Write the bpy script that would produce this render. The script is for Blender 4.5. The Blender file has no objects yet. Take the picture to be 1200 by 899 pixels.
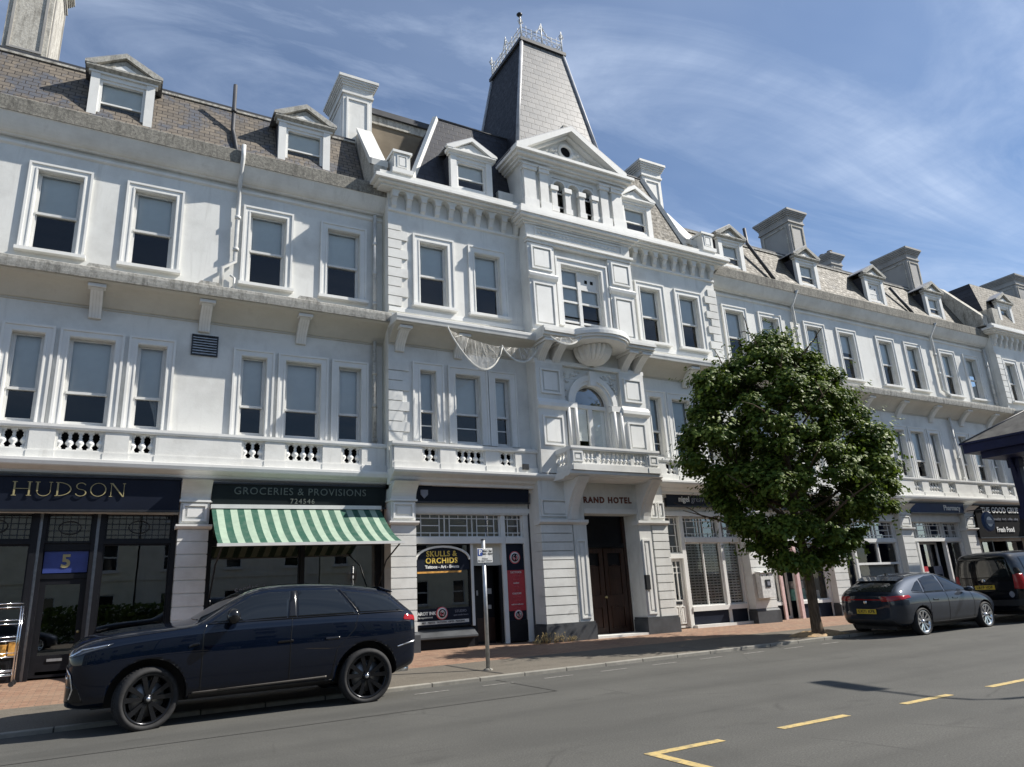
import bpy, bmesh, math, random
from mathutils import Vector, Matrix, Euler
random.seed(7)
R = math.radians
scene = bpy.context.scene
col = scene.collection

# ------------------------------------------------------------------ camera
cam = bpy.data.cameras.new("camera")
cam.sensor_width = 36.0
cam.lens = 24.96
cam.clip_start = 0.1
cam.clip_end = 2000
camo = bpy.data.objects.new("camera", cam)
col.objects.link(camo)
_p, _y, _r = 0.28686907, 0.51628434, -0.05561104
_fw = Vector((math.sin(_y)*math.cos(_p), math.cos(_y)*math.cos(_p), math.sin(_p)))
_rt = Vector((math.cos(_y), -math.sin(_y), 0))
_up = _rt.cross(_fw)
_r2 = _rt*math.cos(_r) + _up*math.sin(_r)
_u2 = -_rt*math.sin(_r) + _up*math.cos(_r)
m = Matrix((_r2, _u2, -_fw)).transposed().to_4x4()
m.translation = Vector((0, 0, 1.475))
camo.matrix_world = m
scene.camera = camo

# ------------------------------------------------------------------ sun, sky, exposure
SUN_AZ, SUN_EL = 68.0, 44.0          # azimuth measured from -Y towards +X
sdir = Vector((math.sin(R(SUN_AZ))*math.cos(R(SUN_EL)), -math.cos(R(SUN_AZ))*math.cos(R(SUN_EL)), math.sin(R(SUN_EL))))
sun = bpy.data.lights.new("sun", 'SUN')
sun.energy = 5.0
sun.angle = R(0.5)
sun.color = (1.0, 0.945, 0.86)
suno = bpy.data.objects.new("sun", sun)
col.objects.link(suno)
suno.rotation_euler = (-sdir).to_track_quat('-Z', 'Y').to_euler()
suno.location = (30, -20, 40)

world = bpy.data.worlds.new("World")
scene.world = world
world.use_nodes = True
wn, wl = world.node_tree.nodes, world.node_tree.links
bg = wn["Background"]
sky = wn.new("ShaderNodeTexSky")
sky.sky_type = 'NISHITA'
sky.sun_disc = False
sky.sun_elevation = R(SUN_EL)
sky.sun_rotation = math.atan2(sdir.x, sdir.y)
sky.air_density = 1.0
sky.dust_density = 0.05
sky.ozone_density = 5.0
bg.inputs[1].default_value = 0.074
# thin cirrus, laid out by direction on a flat layer high above
tc = wn.new("ShaderNodeTexCoord")
sep = wn.new("ShaderNodeSeparateXYZ"); wl.new(tc.outputs["Generated"], sep.inputs[0])
zz = wn.new("ShaderNodeMath"); zz.operation = 'MAXIMUM'; wl.new(sep.outputs[2], zz.inputs[0]); zz.inputs[1].default_value = 0.02
zz2 = wn.new("ShaderNodeMath"); zz2.operation = 'ADD'; wl.new(zz.outputs[0], zz2.inputs[0]); zz2.inputs[1].default_value = 0.06
dx = wn.new("ShaderNodeMath"); dx.operation = 'DIVIDE'; wl.new(sep.outputs[0], dx.inputs[0]); wl.new(zz2.outputs[0], dx.inputs[1])
dy = wn.new("ShaderNodeMath"); dy.operation = 'DIVIDE'; wl.new(sep.outputs[1], dy.inputs[0]); wl.new(zz2.outputs[0], dy.inputs[1])
cb = wn.new("ShaderNodeCombineXYZ"); wl.new(dx.outputs[0], cb.inputs[0]); wl.new(dy.outputs[0], cb.inputs[1])
def cloud_noise(scale, rot, sc, lo, hi, dist=1.2, loc=(0, 0, 0), detail=9):
    mp = wn.new("ShaderNodeMapping")
    mp.inputs["Rotation"].default_value = (0, 0, R(rot)); mp.inputs["Scale"].default_value = sc; mp.inputs["Location"].default_value = loc
    wl.new(cb.outputs[0], mp.inputs[0])
    n = wn.new("ShaderNodeTexNoise"); n.inputs["Scale"].default_value = scale; n.inputs["Detail"].default_value = detail
    n.inputs["Roughness"].default_value = 0.62; n.inputs["Distortion"].default_value = dist
    wl.new(mp.outputs[0], n.inputs["Vector"])
    r = wn.new("ShaderNodeMapRange"); r.inputs[1].default_value = lo; r.inputs[2].default_value = hi
    wl.new(n.outputs[0], r.inputs[0])
    return r.outputs[0]
c1 = cloud_noise(2.4, 28, (0.30, 1.25, 1), 0.45, 0.70, 1.0, (3.1, 1.7, 0), 12)
c2 = cloud_noise(1.0, 12, (0.5, 0.9, 1), 0.36, 0.66, 0.7, (0.6, 4.2, 0))
mu = wn.new("ShaderNodeMath"); mu.operation = 'MULTIPLY'; wl.new(c1, mu.inputs[0]); wl.new(c2, mu.inputs[1])
c3 = cloud_noise(0.7, 20, (0.6, 1.0, 1), 0.30, 0.85, 0.4, (7.3, 0.2, 0), 5)
m3 = wn.new("ShaderNodeMath"); m3.operation = 'MULTIPLY_ADD'; wl.new(c3, m3.inputs[0]); m3.inputs[1].default_value = 0.36; wl.new(mu.outputs[0], m3.inputs[2])
m4 = wn.new("ShaderNodeMath"); m4.operation = 'MULTIPLY'; wl.new(m3.outputs[0], m4.inputs[0]); m4.inputs[1].default_value = 0.82; m4.use_clamp = True
mixc = wn.new("ShaderNodeMix"); mixc.data_type = 'RGBA'
wl.new(m4.outputs[0], mixc.inputs[0]); wl.new(sky.outputs[0], mixc.inputs[6]); mixc.inputs[7].default_value = (6.6, 7.7, 9.6, 1)
wl.new(mixc.outputs[2], bg.inputs[0])

scene.view_settings.view_transform = 'Standard'
scene.view_settings.look = 'None'
scene.view_settings.exposure = 0.68
scene.view_settings.gamma = 1.0
scene.render.engine = 'CYCLES'
scene.cycles.max_bounces = 8
scene.cycles.transparent_max_bounces = 16

# ------------------------------------------------------------------ materials
MATS = {}
def newmat(name):
    mt = bpy.data.materials.new(name); mt.use_nodes = True
    nt = mt.node_tree
    MATS[name] = mt
    return mt, nt, nt.nodes["Principled BSDF"]
def N(nt, t, **k):
    n = nt.nodes.new(t)
    for a, b in k.items(): setattr(n, a, b)
    return n
def coords(nt, scale=(1, 1, 1), rot=(0, 0, 0), src="Object"):
    t = N(nt, "ShaderNodeTexCoord"); mp = N(nt, "ShaderNodeMapping")
    mp.inputs["Scale"].default_value = scale; mp.inputs["Rotation"].default_value = rot
    nt.links.new(t.outputs[src], mp.inputs[0])
    return mp.outputs[0]
def noise(nt, vec, scale, detail=5, rough=0.55, dist=0.0):
    n = N(nt, "ShaderNodeTexNoise"); n.inputs["Scale"].default_value = scale; n.inputs["Detail"].default_value = detail
    n.inputs["Roughness"].default_value = rough; n.inputs["Distortion"].default_value = dist
    nt.links.new(vec, n.inputs["Vector"]); return n.outputs[0]
def rng(nt, v, a, b, c=0.0, d=1.0):
    r = N(nt, "ShaderNodeMapRange"); r.inputs[1].default_value = a; r.inputs[2].default_value = b
    r.inputs[3].default_value = c; r.inputs[4].default_value = d
    nt.links.new(v, r.inputs[0]); return r.outputs[0]
def mixcol(nt, f, a, b, blend='MIX'):
    m_ = N(nt, "ShaderNodeMix", data_type='RGBA', blend_type=blend)
    for s, v in ((0, f), (6, a), (7, b)):
        if isinstance(v, (int, float)): m_.inputs[s].default_value = v
        elif isinstance(v, tuple): m_.inputs[s].default_value = (*v[:3], 1)
        else: nt.links.new(v, m_.inputs[s])
    return m_.outputs[2]
def bump(nt, bsdf, h, strength=0.3, dist=0.02):
    b = N(nt, "ShaderNodeBump"); b.inputs["Strength"].default_value = strength; b.inputs["Distance"].default_value = dist
    nt.links.new(h, b.inputs["Height"]); nt.links.new(b.outputs[0], bsdf.inputs["Normal"])

def m_plain(name, c, rough=0.5, metal=0.0, spec=0.5, var=0.12, scale=8.0, coat=0.0, stretch=(1, 1, 1)):
    mt, nt, b = newmat(name)
    v = coords(nt, stretch)
    n = noise(nt, v, scale, 6)
    lo = tuple(x*(1-var) for x in c); hi = tuple(min(1, x*(1+var)) for x in c)
    nt.links.new(mixcol(nt, rng(nt, n, 0.3, 0.7), lo, hi), b.inputs["Base Color"])
    b.inputs["Roughness"].default_value = rough; b.inputs["Metallic"].default_value = metal
    b.inputs["Specular IOR Level"].default_value = spec
    b.inputs["Coat Weight"].default_value = coat; b.inputs["Coat Roughness"].default_value = 0.03
    return mt

def m_stucco(name, c, grime, amt=0.35, fine=1.0):
    mt, nt, b = newmat(name)
    v = coords(nt)
    vs = coords(nt, (2.2, 2.2, 0.22))
    big = noise(nt, v, 0.9, 7, 0.65)
    st = noise(nt, vs, 1.6, 7, 0.7, 0.3)
    pat = noise(nt, v, 5.0, 8, 0.7)
    f1 = rng(nt, st, 0.53, 0.82); f2 = rng(nt, big, 0.45, 0.8)
    mx = N(nt, "ShaderNodeMath", operation='MAXIMUM'); nt.links.new(f1, mx.inputs[0]); nt.links.new(f2, mx.inputs[1])
    mm = N(nt, "ShaderNodeMath", operation='MULTIPLY'); nt.links.new(mx.outputs[0], mm.inputs[0]); mm.inputs[1].default_value = amt
    cc = mixcol(nt, mm.outputs[0], c, grime)
    cc = mixcol(nt, rng(nt, pat, 0.35, 0.75, 0, 0.30), cc, tuple(x*0.82 for x in c))
    nt.links.new(cc, b.inputs["Base Color"])
    b.inputs["Roughness"].default_value = 0.62; b.inputs["Specular IOR Level"].default_value = 0.35
    bump(nt, b, noise(nt, v, 26.0, 5, 0.6), 0.16*fine, 0.012)
    return mt

def m_moss(name, c1, c2, c3):
    mt, nt, b = newmat(name)
    v = coords(nt); vs = coords(nt, (3, 3, 0.7))
    a = noise(nt, v, 14, 9, 0.75); s = noise(nt, vs, 2.2, 6, 0.7)
    cc = mixcol(nt, rng(nt, a, 0.38, 0.62), c1, c2)
    cc = mixcol(nt, rng(nt, s, 0.48, 0.72), cc, c3)
    nt.links.new(cc, b.inputs["Base Color"]); b.inputs["Roughness"].default_value = 0.9
    bump(nt, b, a, 0.5, 0.02)
    return mt

def m_slate(name, ax, c1, c2, cpatch, mortar, bw, rh, rough, patch=(0.56, 0.68), spec=0.5, slope=1.0, stain=0.5):
    """slates in courses; ax = the two object axes the courses run in"""
    mt, nt, b = newmat(name)
    t = N(nt, "ShaderNodeTexCoord"); sp = N(nt, "ShaderNodeSeparateXYZ"); nt.links.new(t.outputs["Object"], sp.inputs[0])
    cbn = N(nt, "ShaderNodeCombineXYZ"); nt.links.new(sp.outputs[ax[0]], cbn.inputs[0])
    ml = N(nt, "ShaderNodeMath", operation='MULTIPLY'); nt.links.new(sp.outputs[ax[1]], ml.inputs[0]); ml.inputs[1].default_value = slope
    nt.links.new(ml.outputs[0], cbn.inputs[1])
    br = N(nt, "ShaderNodeTexBrick"); nt.links.new(cbn.outputs[0], br.inputs["Vector"])
    br.inputs["Scale"].default_value = 1.0; br.inputs["Brick Width"].default_value = bw; br.inputs["Row Height"].default_value = rh
    br.inputs["Mortar Size"].default_value = 0.012; br.inputs["Mortar Smooth"].default_value = 0.3; br.inputs["Bias"].default_value = 0.0
    br.inputs["Color1"].default_value = (*c1, 1); br.inputs["Color2"].default_value = (*c2, 1); br.inputs["Mortar"].default_value = (*mortar, 1)
    v = coords(nt)
    p = noise(nt, v, 1.3, 7, 0.7, 0.4); q = noise(nt, v, 7.0, 7, 0.7)
    cc = mixcol(nt, rng(nt, p, *patch), br.outputs[0], cpatch)
    cc = mixcol(nt, rng(nt, q, 0.4, 0.7, 0, stain), cc, tuple(x*0.55 for x in c1))
    cc = mixcol(nt, br.outputs["Fac"], cc, mortar)
    nt.links.new(cc, b.inputs["Base Color"])
    nt.links.new(rng(nt, q, 0.3, 0.75, rough*0.8, min(1, rough*1.3)), b.inputs["Roughness"])
    b.inputs["Specular IOR Level"].default_value = spec
    h = N(nt, "ShaderNodeMath", operation='MULTIPLY_ADD'); nt.links.new(br.outputs["Fac"], h.inputs[0]); h.inputs[1].default_value = -1.0
    nt.links.new(br.outputs[0], h.inputs[2])
    bump(nt, b, h.outputs[0], 0.55, 0.02)
    return mt

def m_glass(name, tint=(0.78, 0.82, 0.82), rough=0.015, ior=1.5, boost=1.0, wave=0.0):
    mt, nt, b = newmat(name)
    nt.nodes.remove(b)
    out = nt.nodes["Material Output"]
    tr = N(nt, "ShaderNodeBsdfTransparent"); tr.inputs[0].default_value = (*tint, 1)
    gl = N(nt, "ShaderNodeBsdfGlossy"); gl.inputs[0].default_value = (1, 1, 1, 1); gl.inputs["Roughness"].default_value = rough
    fr = N(nt, "ShaderNodeFresnel"); fr.inputs[0].default_value = ior
    if wave:
        v = coords(nt); bn = N(nt, "ShaderNodeBump"); bn.inputs["Strength"].default_value = wave; bn.inputs["Distance"].default_value = 0.01
        nt.links.new(noise(nt, v, 2.2, 2), bn.inputs["Height"]); nt.links.new(bn.outputs[0], gl.inputs["Normal"])
    ad = N(nt, "ShaderNodeMath", operation='MULTIPLY', use_clamp=True); ad.inputs[1].default_value = boost
    nt.links.new(fr.outputs[0], ad.inputs[0])
    ms = N(nt, "ShaderNodeMixShader"); nt.links.new(ad.outputs[0], ms.inputs[0]); nt.links.new(tr.outputs[0], ms.inputs[1]); nt.links.new(gl.outputs[0], ms.inputs[2])
    nt.links.new(ms.outputs[0], out.inputs[0])
    return mt

m_stucco("white_stucco", (0.68, 0.68, 0.65), (0.30, 0.29, 0.265), 0.62)
m_stucco("cream_stucco", (0.62, 0.60, 0.52), (0.34, 0.32, 0.27), 0.5)
m_stucco("white_paint", (0.72, 0.72, 0.695), (0.38, 0.37, 0.335), 0.42, 0.5)
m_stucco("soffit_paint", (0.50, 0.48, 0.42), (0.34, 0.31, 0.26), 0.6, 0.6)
m_stucco("grey_render", (0.34, 0.33, 0.31), (0.14, 0.13, 0.12), 0.8)
m_moss("mossy_stone", (0.12, 0.115, 0.10), (0.30, 0.285, 0.245), (0.07, 0.066, 0.058))
m_moss("ledge_stone", (0.30, 0.29, 0.255), (0.50, 0.485, 0.44), (0.12, 0.115, 0.10))
m_moss("stained_stone", (0.34, 0.32, 0.28), (0.55, 0.53, 0.47), (0.14, 0.13, 0.11))
m_slate("tan_slate", (0, 2), (0.195, 0.165, 0.130), (0.115, 0.102, 0.088), (0.085, 0.095, 0.118), (0.035, 0.03, 0.027), 0.26, 0.155, 0.7, (0.50, 0.58), 0.35, 1.1, 0.6)
m_slate("pale_slate", (0, 2), (0.165, 0.147, 0.115), (0.115, 0.104, 0.083), (0.075, 0.077, 0.08), (0.03, 0.028, 0.025), 0.28, 0.17, 0.7, (0.58, 0.70), 0.35, 1.1, 0.6)
m_slate("tower_slate_lit", (0, 2), (0.21, 0.21, 0.21), (0.15, 0.155, 0.16), (0.23, 0.225, 0.215), (0.03, 0.03, 0.034), 0.32, 0.24, 0.45, (0.52, 0.7), 0.4, 1.0, 0.45)  # front slates, paler: sunlight put into the colour
m_slate("tower_slate_shaded", (1, 2), (0.020, 0.023, 0.032), (0.014, 0.016, 0.023), (0.026, 0.028, 0.036), (0.006, 0.006, 0.008), 0.32, 0.24, 0.55, (0.5, 0.7), 0.2, 1.0, 0.3)  # same slates on the sides, shade put into the darker colour
m_slate("dark_and_shaded_slate", (0, 2), (0.034, 0.037, 0.048), (0.023, 0.025, 0.034), (0.05, 0.05, 0.058), (0.014, 0.014, 0.017), 0.32, 0.22, 0.5, (0.55, 0.7), 0.3, 1.05, 0.4)  # dark slate; for the block roof the tower's shade is in the colour
m_plain("lead", (0.30, 0.31, 0.33), 0.5, 0.0, 0.5, 0.25, 3)
m_plain("dark_lead", (0.05, 0.052, 0.058), 0.55, 0, 0.4, 0.3, 3)
m_plain("brown_board", (0.20, 0.165, 0.12), 0.8, 0, 0.2, 0.2, 2)
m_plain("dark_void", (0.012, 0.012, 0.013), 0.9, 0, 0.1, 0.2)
m_plain("black_paint", (0.009, 0.0095, 0.012), 0.4, 0, 0.25, 0.2)
m_plain("matt_black", (0.006, 0.006, 0.007), 0.75, 0, 0.1, 0.2)
m_plain("navy_sign", (0.0075, 0.011, 0.022), 0.5, 0, 0.2, 0.15, 2)
m_plain("green_black_sign", (0.008, 0.013, 0.014), 0.5, 0, 0.2, 0.15, 2)
m_plain("blue_sign", (0.015, 0.04, 0.11), 0.5, 0, 0.25, 0.15, 2)
m_plain("kiosk_roof", (0.13, 0.125, 0.115), 0.8, 0, 0.2, 0.3, 3)
m_plain("kiosk_blue", (0.006, 0.011, 0.048), 0.5, 0, 0.2, 0.2, 2)
m_plain("gold_letter", (0.30, 0.26, 0.13), 0.5, 0.1, 0.5, 0.2)
m_plain("grey_letter", (0.10, 0.115, 0.10), 0.5, 0, 0.5, 0.2)
m_plain("white_letter", (0.75, 0.75, 0.73), 0.5)
m_plain("dull_letter", (0.20, 0.21, 0.25), 0.5)
m_plain("yellow_letter", (0.62, 0.45, 0.08), 0.5, 0, 0.5, 0.35, 18)
m_plain("brown_letter", (0.13, 0.04, 0.025), 0.5)
m_plain("blue_letter", (0.02, 0.06, 0.28), 0.5)
m_plain("red_poster", (0.42, 0.035, 0.045), 0.45)
m_plain("pink_poster", (0.60, 0.10, 0.12), 0.5)
m_plain("blue_poster", (0.03, 0.05, 0.20), 0.4)
m_plain("blind_fabric", (0.80, 0.81, 0.79), 0.85, 0, 0.2, 0.06, 2)
m_plain("curtain_lace", (0.62, 0.62, 0.60), 0.9, 0, 0.1, 0.1, 20)
m_plain("frame_paint", (0.60, 0.60, 0.58), 0.4, 0, 0.5, 0.06, 5)
m_plain("dark_metal", (0.04, 0.042, 0.045), 0.45, 0.6, 0.5, 0.2)
m_plain("galvanised", (0.42, 0.43, 0.44), 0.42, 0.8, 0.5, 0.2, 10)
m_plain("chrome", (0.70, 0.71, 0.73), 0.12, 1.0, 0.5, 0.05)
m_plain("pipe_paint", (0.55, 0.55, 0.53), 0.5, 0, 0.5, 0.25, 4)
m_plain("door_wood", (0.032, 0.014, 0.009), 0.38, 0, 0.5, 0.45, 3, 0.0, (6, 6, 0.8))
m_plain("plinth_grey", (0.05, 0.054, 0.06), 0.6, 0, 0.4, 0.3, 3)
m_plain("pink_paint", (0.62, 0.44, 0.42), 0.5)
m_plain("shutter_grey", (0.80, 0.81, 0.80), 0.5, 0.0)
m_plain("board_grey", (0.42, 0.42, 0.40), 0.7)
m_plain("net_rope", (0.62, 0.61, 0.56), 0.8)
m_plain("goods_orange", (0.55, 0.28, 0.06), 0.5, 0, 0.5, 0.4, 12)
m_plain("goods_teal", (0.16, 0.40, 0.38), 0.5, 0, 0.5, 0.3, 12)
m_plain("goods_white", (0.6, 0.6, 0.58), 0.5, 0, 0.5, 0.2, 12)
m_plain("amber_lamp", (0.6, 0.35, 0.1), 0.5)
m_glass("window_glass", (0.92, 0.94, 0.94), 0.012, 1.5, 1.1, 0.12)
m_glass("shop_glass", (0.55, 0.57, 0.56), 0.008, 1.55, 3.6, 0.02)
m_plain("wall_olive", (0.66, 0.63, 0.50), 0.8, 0, 0.3, 0.1, 2)
# car paint and ground materials
def m_carpaint(name, c, flake=0.3):
    mt, nt, b = newmat(name)
    b.inputs["Base Color"].default_value = (*c, 1); b.inputs["Metallic"].default_value = flake
    b.inputs["Roughness"].default_value = 0.5; b.inputs["Specular IOR Level"].default_value = 0.02
    b.inputs["Coat Weight"].default_value = 1.0; b.inputs["Coat IOR"].default_value = 1.5; b.inputs["Coat Roughness"].default_value = 0.025
    v = coords(nt, (1, 1, 1)); d = noise(nt, v, 3.0, 6)
    nt.links.new(mixcol(nt, rng(nt, d, 0.35, 0.75, 0, 0.5), c, tuple(x*1.3+0.001 for x in c)), b.inputs["Base Color"])
    nt.links.new(rng(nt, d, 0.3, 0.8, 0.008, 0.03), b.inputs["Coat Roughness"])
m_carpaint("suv_navy", (0.0012, 0.0035, 0.0105), 0.0)
m_carpaint("hatch_grey", (0.021, 0.027, 0.039), 0.4)
m_carpaint("van_black", (0.004, 0.0045, 0.006), 0.0)
def m_gloss(name, c, rough=0.06, metal=0.0, spec=0.5):
    mt, nt, b = newmat(name)
    b.inputs["Base Color"].default_value = (*c, 1); b.inputs["Roughness"].default_value = rough
    b.inputs["Metallic"].default_value = metal; b.inputs["Specular IOR Level"].default_value = spec
m_gloss("car_glass", (0.008, 0.010, 0.012), 0.02, 0, 0.65)
m_gloss("tail_red", (0.30, 0.012, 0.014), 0.08)
m_gloss("lamp_clear", (0.10, 0.11, 0.125), 0.04, 0.3)
m_gloss("trim_black", (0.008, 0.008, 0.009), 0.18)
m_gloss("plate_yellow", (0.72, 0.50, 0.05), 0.35)
m_gloss("plate_letter", (0.01, 0.01, 0.01), 0.5)
m_plain("tyre_rubber", (0.022, 0.022, 0.023), 0.75, 0, 0.3, 0.3, 20)
m_gloss("rim_black", (0.022, 0.023, 0.026), 0.22, 0.7)
m_gloss("rim_silver", (0.62, 0.63, 0.65), 0.22, 0.95)
m_plain("brake_disc", (0.22, 0.22, 0.22), 0.4, 0.8)
m_plain("cladding", (0.018, 0.018, 0.019), 0.55, 0, 0.4, 0.2)
m_plain("sill_bronze", (0.10, 0.09, 0.08), 0.4, 0.3)

def m_asphalt(name, c, worn, grain=1.0):
    mt, nt, b = newmat(name)
    v = coords(nt); vl = coords(nt, (0.12, 1.0, 1.0))
    g = noise(nt, v, 55, 4, 0.75); g2 = noise(nt, v, 22, 5, 0.75); p = noise(nt, v, 0.5, 7, 0.65, 0.6); l = noise(nt, vl, 1.3, 5, 0.6)
    cc = mixcol(nt, rng(nt, p, 0.35, 0.7), c, worn)
    cc = mixcol(nt, rng(nt, l, 0.5, 0.75, 0, 0.4), cc, tuple(x*0.72 for x in c))
    cc = mixcol(nt, rng(nt, g, 0.40, 0.68, 0, 0.85*grain), cc, tuple(x*0.42 for x in c))
    ck = N(nt, "ShaderNodeTexVoronoi", feature="DISTANCE_TO_EDGE"); ck.inputs["Scale"].default_value = 0.55; wv = N(nt, "ShaderNodeMix", data_type="VECTOR"); wv.inputs[0].default_value = 0.12; nz = N(nt, "ShaderNodeTexNoise"); nz.inputs["Scale"].default_value = 1.4; nz.inputs["Detail"].default_value = 6; nt.links.new(v, nz.inputs["Vector"]); nt.links.new(v, wv.inputs[4]); nt.links.new(nz.outputs[1], wv.inputs[5]); nt.links.new(wv.outputs[1], ck.inputs["Vector"])
    ckm = N(nt, "ShaderNodeMath", operation="MULTIPLY"); nt.links.new(rng(nt, ck.outputs[0], 0.0, 0.012, 0.55, 0.0), ckm.inputs[0]); nt.links.new(rng(nt, p, 0.5, 0.62), ckm.inputs[1])
    cc = mixcol(nt, ckm.outputs[0], cc, tuple(x*0.35 for x in c))
    stn = noise(nt, coords(nt, (0.5, 1.2, 1)), 1.7, 4, 0.6)
    cc = mixcol(nt, rng(nt, stn, 0.60, 0.74, 0, 0.62), cc, tuple(x*0.5 for x in c))
    cc = mixcol(nt, rng(nt, g2, 0.60, 0.72, 0, 0.6*grain), cc, tuple(x*1.8 for x in worn))
    tr = noise(nt, coords(nt, (0.02, 1.0, 1.0)), 0.9, 3, 0.5)
    cc = mixcol(nt, rng(nt, tr, 0.50, 0.66, 0, 0.38), cc, tuple(x*0.55 for x in c))
    nt.links.new(cc, b.inputs["Base Color"]); b.inputs["Roughness"].default_value = 0.85; b.inputs["Specular IOR Level"].default_value = 0.3
    bump(nt, b, g, 0.5, 0.006)
m_asphalt("road_asphalt", (0.084, 0.083, 0.076), (0.112, 0.110, 0.100))
m_asphalt("footway_asphalt", (0.135, 0.12, 0.098), (0.18, 0.16, 0.13))
def m_pavers():
    mt, nt, b = newmat("brick_pavers")
    v = coords(nt)
    br = N(nt, "ShaderNodeTexBrick"); nt.links.new(v, br.inputs["Vector"])
    br.inputs["Scale"].default_value = 1.0; br.inputs["Brick Width"].default_value = 0.21; br.inputs["Row Height"].default_value = 0.105
    br.inputs["Mortar Size"].default_value = 0.006; br.inputs["Color1"].default_value = (0.20, 0.105, 0.066, 1); br.inputs["Color2"].default_value = (0.28, 0.170, 0.108, 1)
    br.inputs["Mortar"].default_value = (0.10, 0.08, 0.06, 1)
    p = noise(nt, v, 0.8, 7, 0.7); q = noise(nt, v, 9, 5, 0.7)
    cc = mixcol(nt, rng(nt, p, 0.4, 0.7, 0, 0.5), br.outputs[0], (0.22, 0.165, 0.115))
    cc = mixcol(nt, rng(nt, q, 0.5, 0.75, 0, 0.5), cc, (0.12, 0.08, 0.055))
    nt.links.new(cc, b.inputs["Base Color"]); b.inputs["Roughness"].default_value = 0.85
    bump(nt, b, br.outputs["Fac"], -0.4, 0.01)
m_pavers()
m_slate("kerb_stone", (0, 1), (0.30, 0.285, 0.25), (0.24, 0.23, 0.20), (0.17, 0.16, 0.14), (0.05, 0.047, 0.042), 0.92, 40.0, 0.85, (0.5, 0.7), 0.3, 1.0, 0.5)
m_plain("tar_and_wire_shadow", (0.045, 0.043, 0.040), 0.7, 0, 0.3, 0.3, 6)
def m_worn(name, c, base, lo, hi):
    mt, nt, b = newmat(name)
    v = coords(nt); a = noise(nt, v, 10, 8, 0.75); g = noise(nt, v, 90, 3)
    cc = mixcol(nt, rng(nt, a, lo, hi), base, c)
    cc = mixcol(nt, rng(nt, g, 0.5, 0.75, 0, 0.4), cc, base)
    nt.links.new(cc, b.inputs["Base Color"]); b.inputs["Roughness"].default_value = 0.7
m_worn("yellow_marking", (0.50, 0.37, 0.14), (0.15, 0.135, 0.10), 0.33, 0.52)
m_worn("white_marking", (0.34, 0.335, 0.315), (0.15, 0.145, 0.13), 0.44, 0.66)
m_worn("soil_mulch", (0.42, 0.28, 0.13), (0.16, 0.10, 0.05), 0.35, 0.6)
def m_awning():
    mt, nt, b = newmat("awning_stripe")
    t = N(nt, "ShaderNodeTexCoord"); sp = N(nt, "ShaderNodeSeparateXYZ"); nt.links.new(t.outputs["Object"], sp.inputs[0])
    a = N(nt, "ShaderNodeMath", operation='MULTIPLY'); nt.links.new(sp.outputs[0], a.inputs[0]); a.inputs[1].default_value = 1/0.293
    f = N(nt, "ShaderNodeMath", operation='FRACT'); nt.links.new(a.outputs[0], f.inputs[0])
    g = N(nt, "ShaderNodeMath", operation='GREATER_THAN'); nt.links.new(f.outputs[0], g.inputs[0]); g.inputs[1].default_value = 0.5
    v = coords(nt); d = noise(nt, v, 6, 6)
    cc = mixcol(nt, g.outputs[0], (0.010, 0.072, 0.045), (0.30, 0.39, 0.30))
    cc = mixcol(nt, rng(nt, d, 0.4, 0.75, 0, 0.35), cc, (0.14, 0.19, 0.15), 'MIX')
    nt.links.new(cc, b.inputs["Base Color"]); b.inputs["Roughness"].default_value = 0.8
m_awning()
def m_leaf():
    mt, nt, b = newmat("leaf_green")
    out = nt.nodes["Material Output"]
    g = N(nt, "ShaderNodeNewGeometry")
    cc = mixcol(nt, g.outputs["Random Per Island"], (0.030, 0.066, 0.010), (0.150, 0.195, 0.030))
    nt.links.new(cc, b.inputs["Base Color"]); b.inputs["Roughness"].default_value = 0.52; b.inputs["Specular IOR Level"].default_value = 0.18
    tr = N(nt, "ShaderNodeBsdfTranslucent"); nt.links.new(mixcol(nt, 0.5, cc, (0.10, 0.16, 0.02)), tr.inputs[0])
    ms = N(nt, "ShaderNodeMixShader"); ms.inputs[0].default_value = 0.22
    nt.links.new(b.outputs[0], ms.inputs[1]); nt.links.new(tr.outputs[0], ms.inputs[2]); nt.links.new(ms.outputs[0], out.inputs[0])
m_leaf()
m_plain("bark", (0.105, 0.075, 0.05), 0.9, 0, 0.2, 0.45, 6, 0.0, (4, 4, 0.8))
m_plain("dry_weed", (0.36, 0.27, 0.12), 0.8, 0, 0.2, 0.4, 10)
def m_net():
    mt, nt, b = newmat("net_mesh")
    out = nt.nodes["Material Output"]
    b.inputs["Base Color"].default_value = (0.62, 0.60, 0.55, 1); b.inputs["Roughness"].default_value = 0.9
    tr = N(nt, "ShaderNodeBsdfTransparent")
    v = coords(nt); n = noise(nt, coords(nt, (1, 1, 0.25), (0, 0.5, 0)), 14, 4, 0.6)
    ms = N(nt, "ShaderNodeMixShader"); nt.links.new(rng(nt, n, 0.35, 0.7, 0.06, 0.42), ms.inputs[0])
    nt.links.new(tr.outputs[0], ms.inputs[1]); nt.links.new(b.outputs[0], ms.inputs[2]); nt.links.new(ms.outputs[0], out.inputs[0])
m_net()

# ------------------------------------------------------------------ building helpers
K = -0.0097                      # the whole terrace sinks a little towards the right
def zs(x): return K*x

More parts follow.
